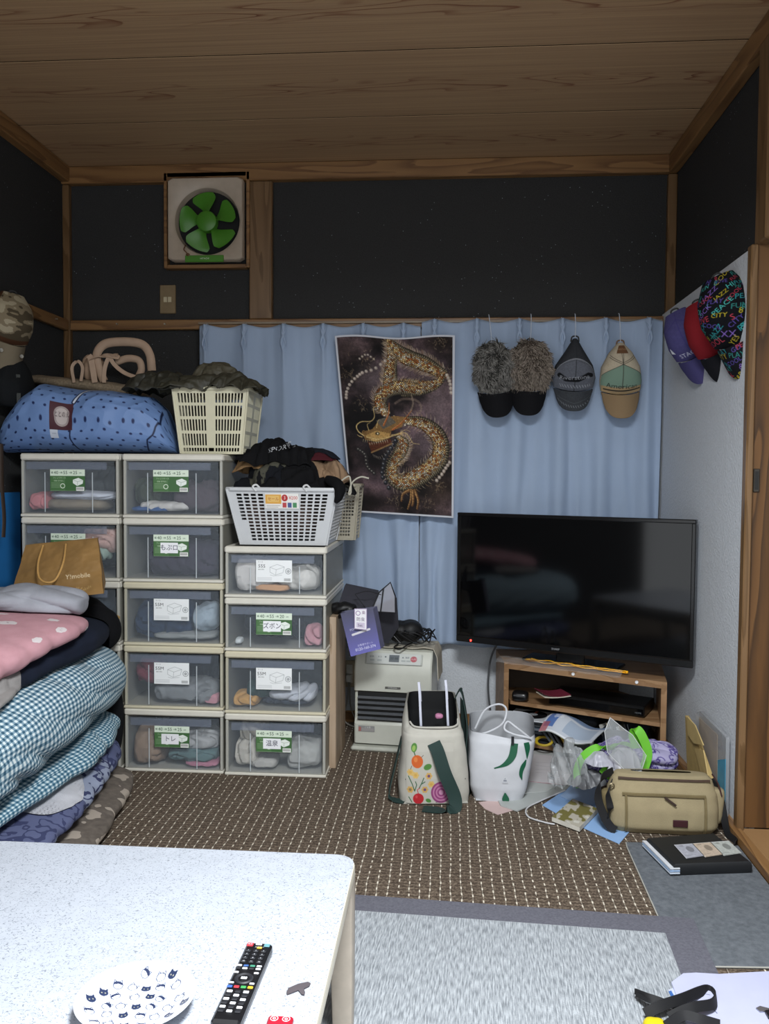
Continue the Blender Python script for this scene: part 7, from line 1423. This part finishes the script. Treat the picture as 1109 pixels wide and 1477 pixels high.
q = [PX(x, y, .93) for x, y in ((988, 1032), (1000, 1052), (1026, 1130), (1030, 1165), (994, 1150), (990, 1090))]; MB().prism(q, (.014, 0, 0)).build('envelope_body', mat('#b39a63', .7), r)
q = [PX(x, y, .922) for x, y in ((990, 1033), (1002, 1046), (1014, 1075), (1000, 1072), (992, 1060))]; MB().prism(q, (.004, 0, 0)).build('open_flap', mat('#c6ad74', .7), r)
q = [PX(x, y, .922) for x, y in ((1002, 1080), (1014, 1082), (1024, 1140), (1018, 1150))]; MB().prism(q, (.004, 0, 0)).build('side_fold', mat('#c0a66e', .7), r)
# ================================================================== lower right: papers, straps, keys
paper('document_stack', 'stack of white documents at the lower right on the rug', [(968, 1428), (985, 1415), (1004, 1414), (1036, 1416), (1180, 1408), (1180, 1540), (1010, 1540)], .011, '#b9bcd6', .008, [(1010, 1438, 1030, 1442, '#6a6f88', .0008), (1006, 1443, 1024, 1447, '#6a6f88', .0008), (1018, 1456, 1034, 1474, '#6a6f88', .0012)])
r = thing('blue_paper_corner', 'white paper corner with a blue printed patch left of the documents', 'paper', PZ(970, 1432, 0)); MB().prism([PZ(x, y, .014) for x, y in ((964, 1428), (978, 1424), (984, 1436), (970, 1441))], (0, 0, .0012)).build('sheet', mat('#bcc2d8', .6), r); MB().prism([PZ(x, y, .0153) for x, y in ((964, 1430), (968, 1429), (973, 1438), (969, 1440))], (0, 0, .0004)).build('blue_patch', mat('#3a66a8', .5), r)
r = thing('black_belt_strap', 'folded black elastic strap lying on the documents at lower right', 'strap', PZ(980, 1455, .02)); 
for P, w_ in (([(916, 1430), (932, 1436), (950, 1442), (975, 1452), (1000, 1458)], .014), ([(930, 1462), (955, 1450), (985, 1440), (1010, 1430), (1022, 1428), (1032, 1438), (1028, 1448), (1005, 1452), (985, 1458), (965, 1468)], .024), ([(960, 1480), (985, 1465), (1010, 1470), (1038, 1478)], .022), ([(918, 1434), (935, 1443), (952, 1449)], .010)):
    mb = MB(); mb.tube(smooth_path([PZ(x, y, .030+.012*math.sin(i*1.1)) for i, (x, y) in enumerate(P)], 50), w_*.62, 4, ry=.003, up=(0, .6, .8)); mb.build('strap_band', BS, r, sm=50)
tag(MB().blob(PZ(945, 1482, .02), (.05, .045, .03), 13, amp=.006).build('yellow_toy', mat('#d6c41e', .4)), 'bright yellow crumpled object at the bottom edge under the black strap', 'toy')
r = thing('key_ring', 'silver and black keys lying on the documents at the right frame edge', 'keys', PZ(1100, 1458, .02))
mb = MB(); mb.prism([PZ(x, y, .0202) for x, y in ((1090, 1455), (1096, 1452), (1112, 1456), (1112, 1459), (1096, 1460))], (0, 0, .002)); mb.build('silver_key', mat('#a9acb6', .25, .8), r); mb = MB(); mb.prism([PZ(x, y, .0202) for x, y in ((1103, 1461), (1118, 1458), (1122, 1468), (1108, 1470))], (0, 0, .006)); mb.build('black_key_head', mat('#14151c', .4), r)
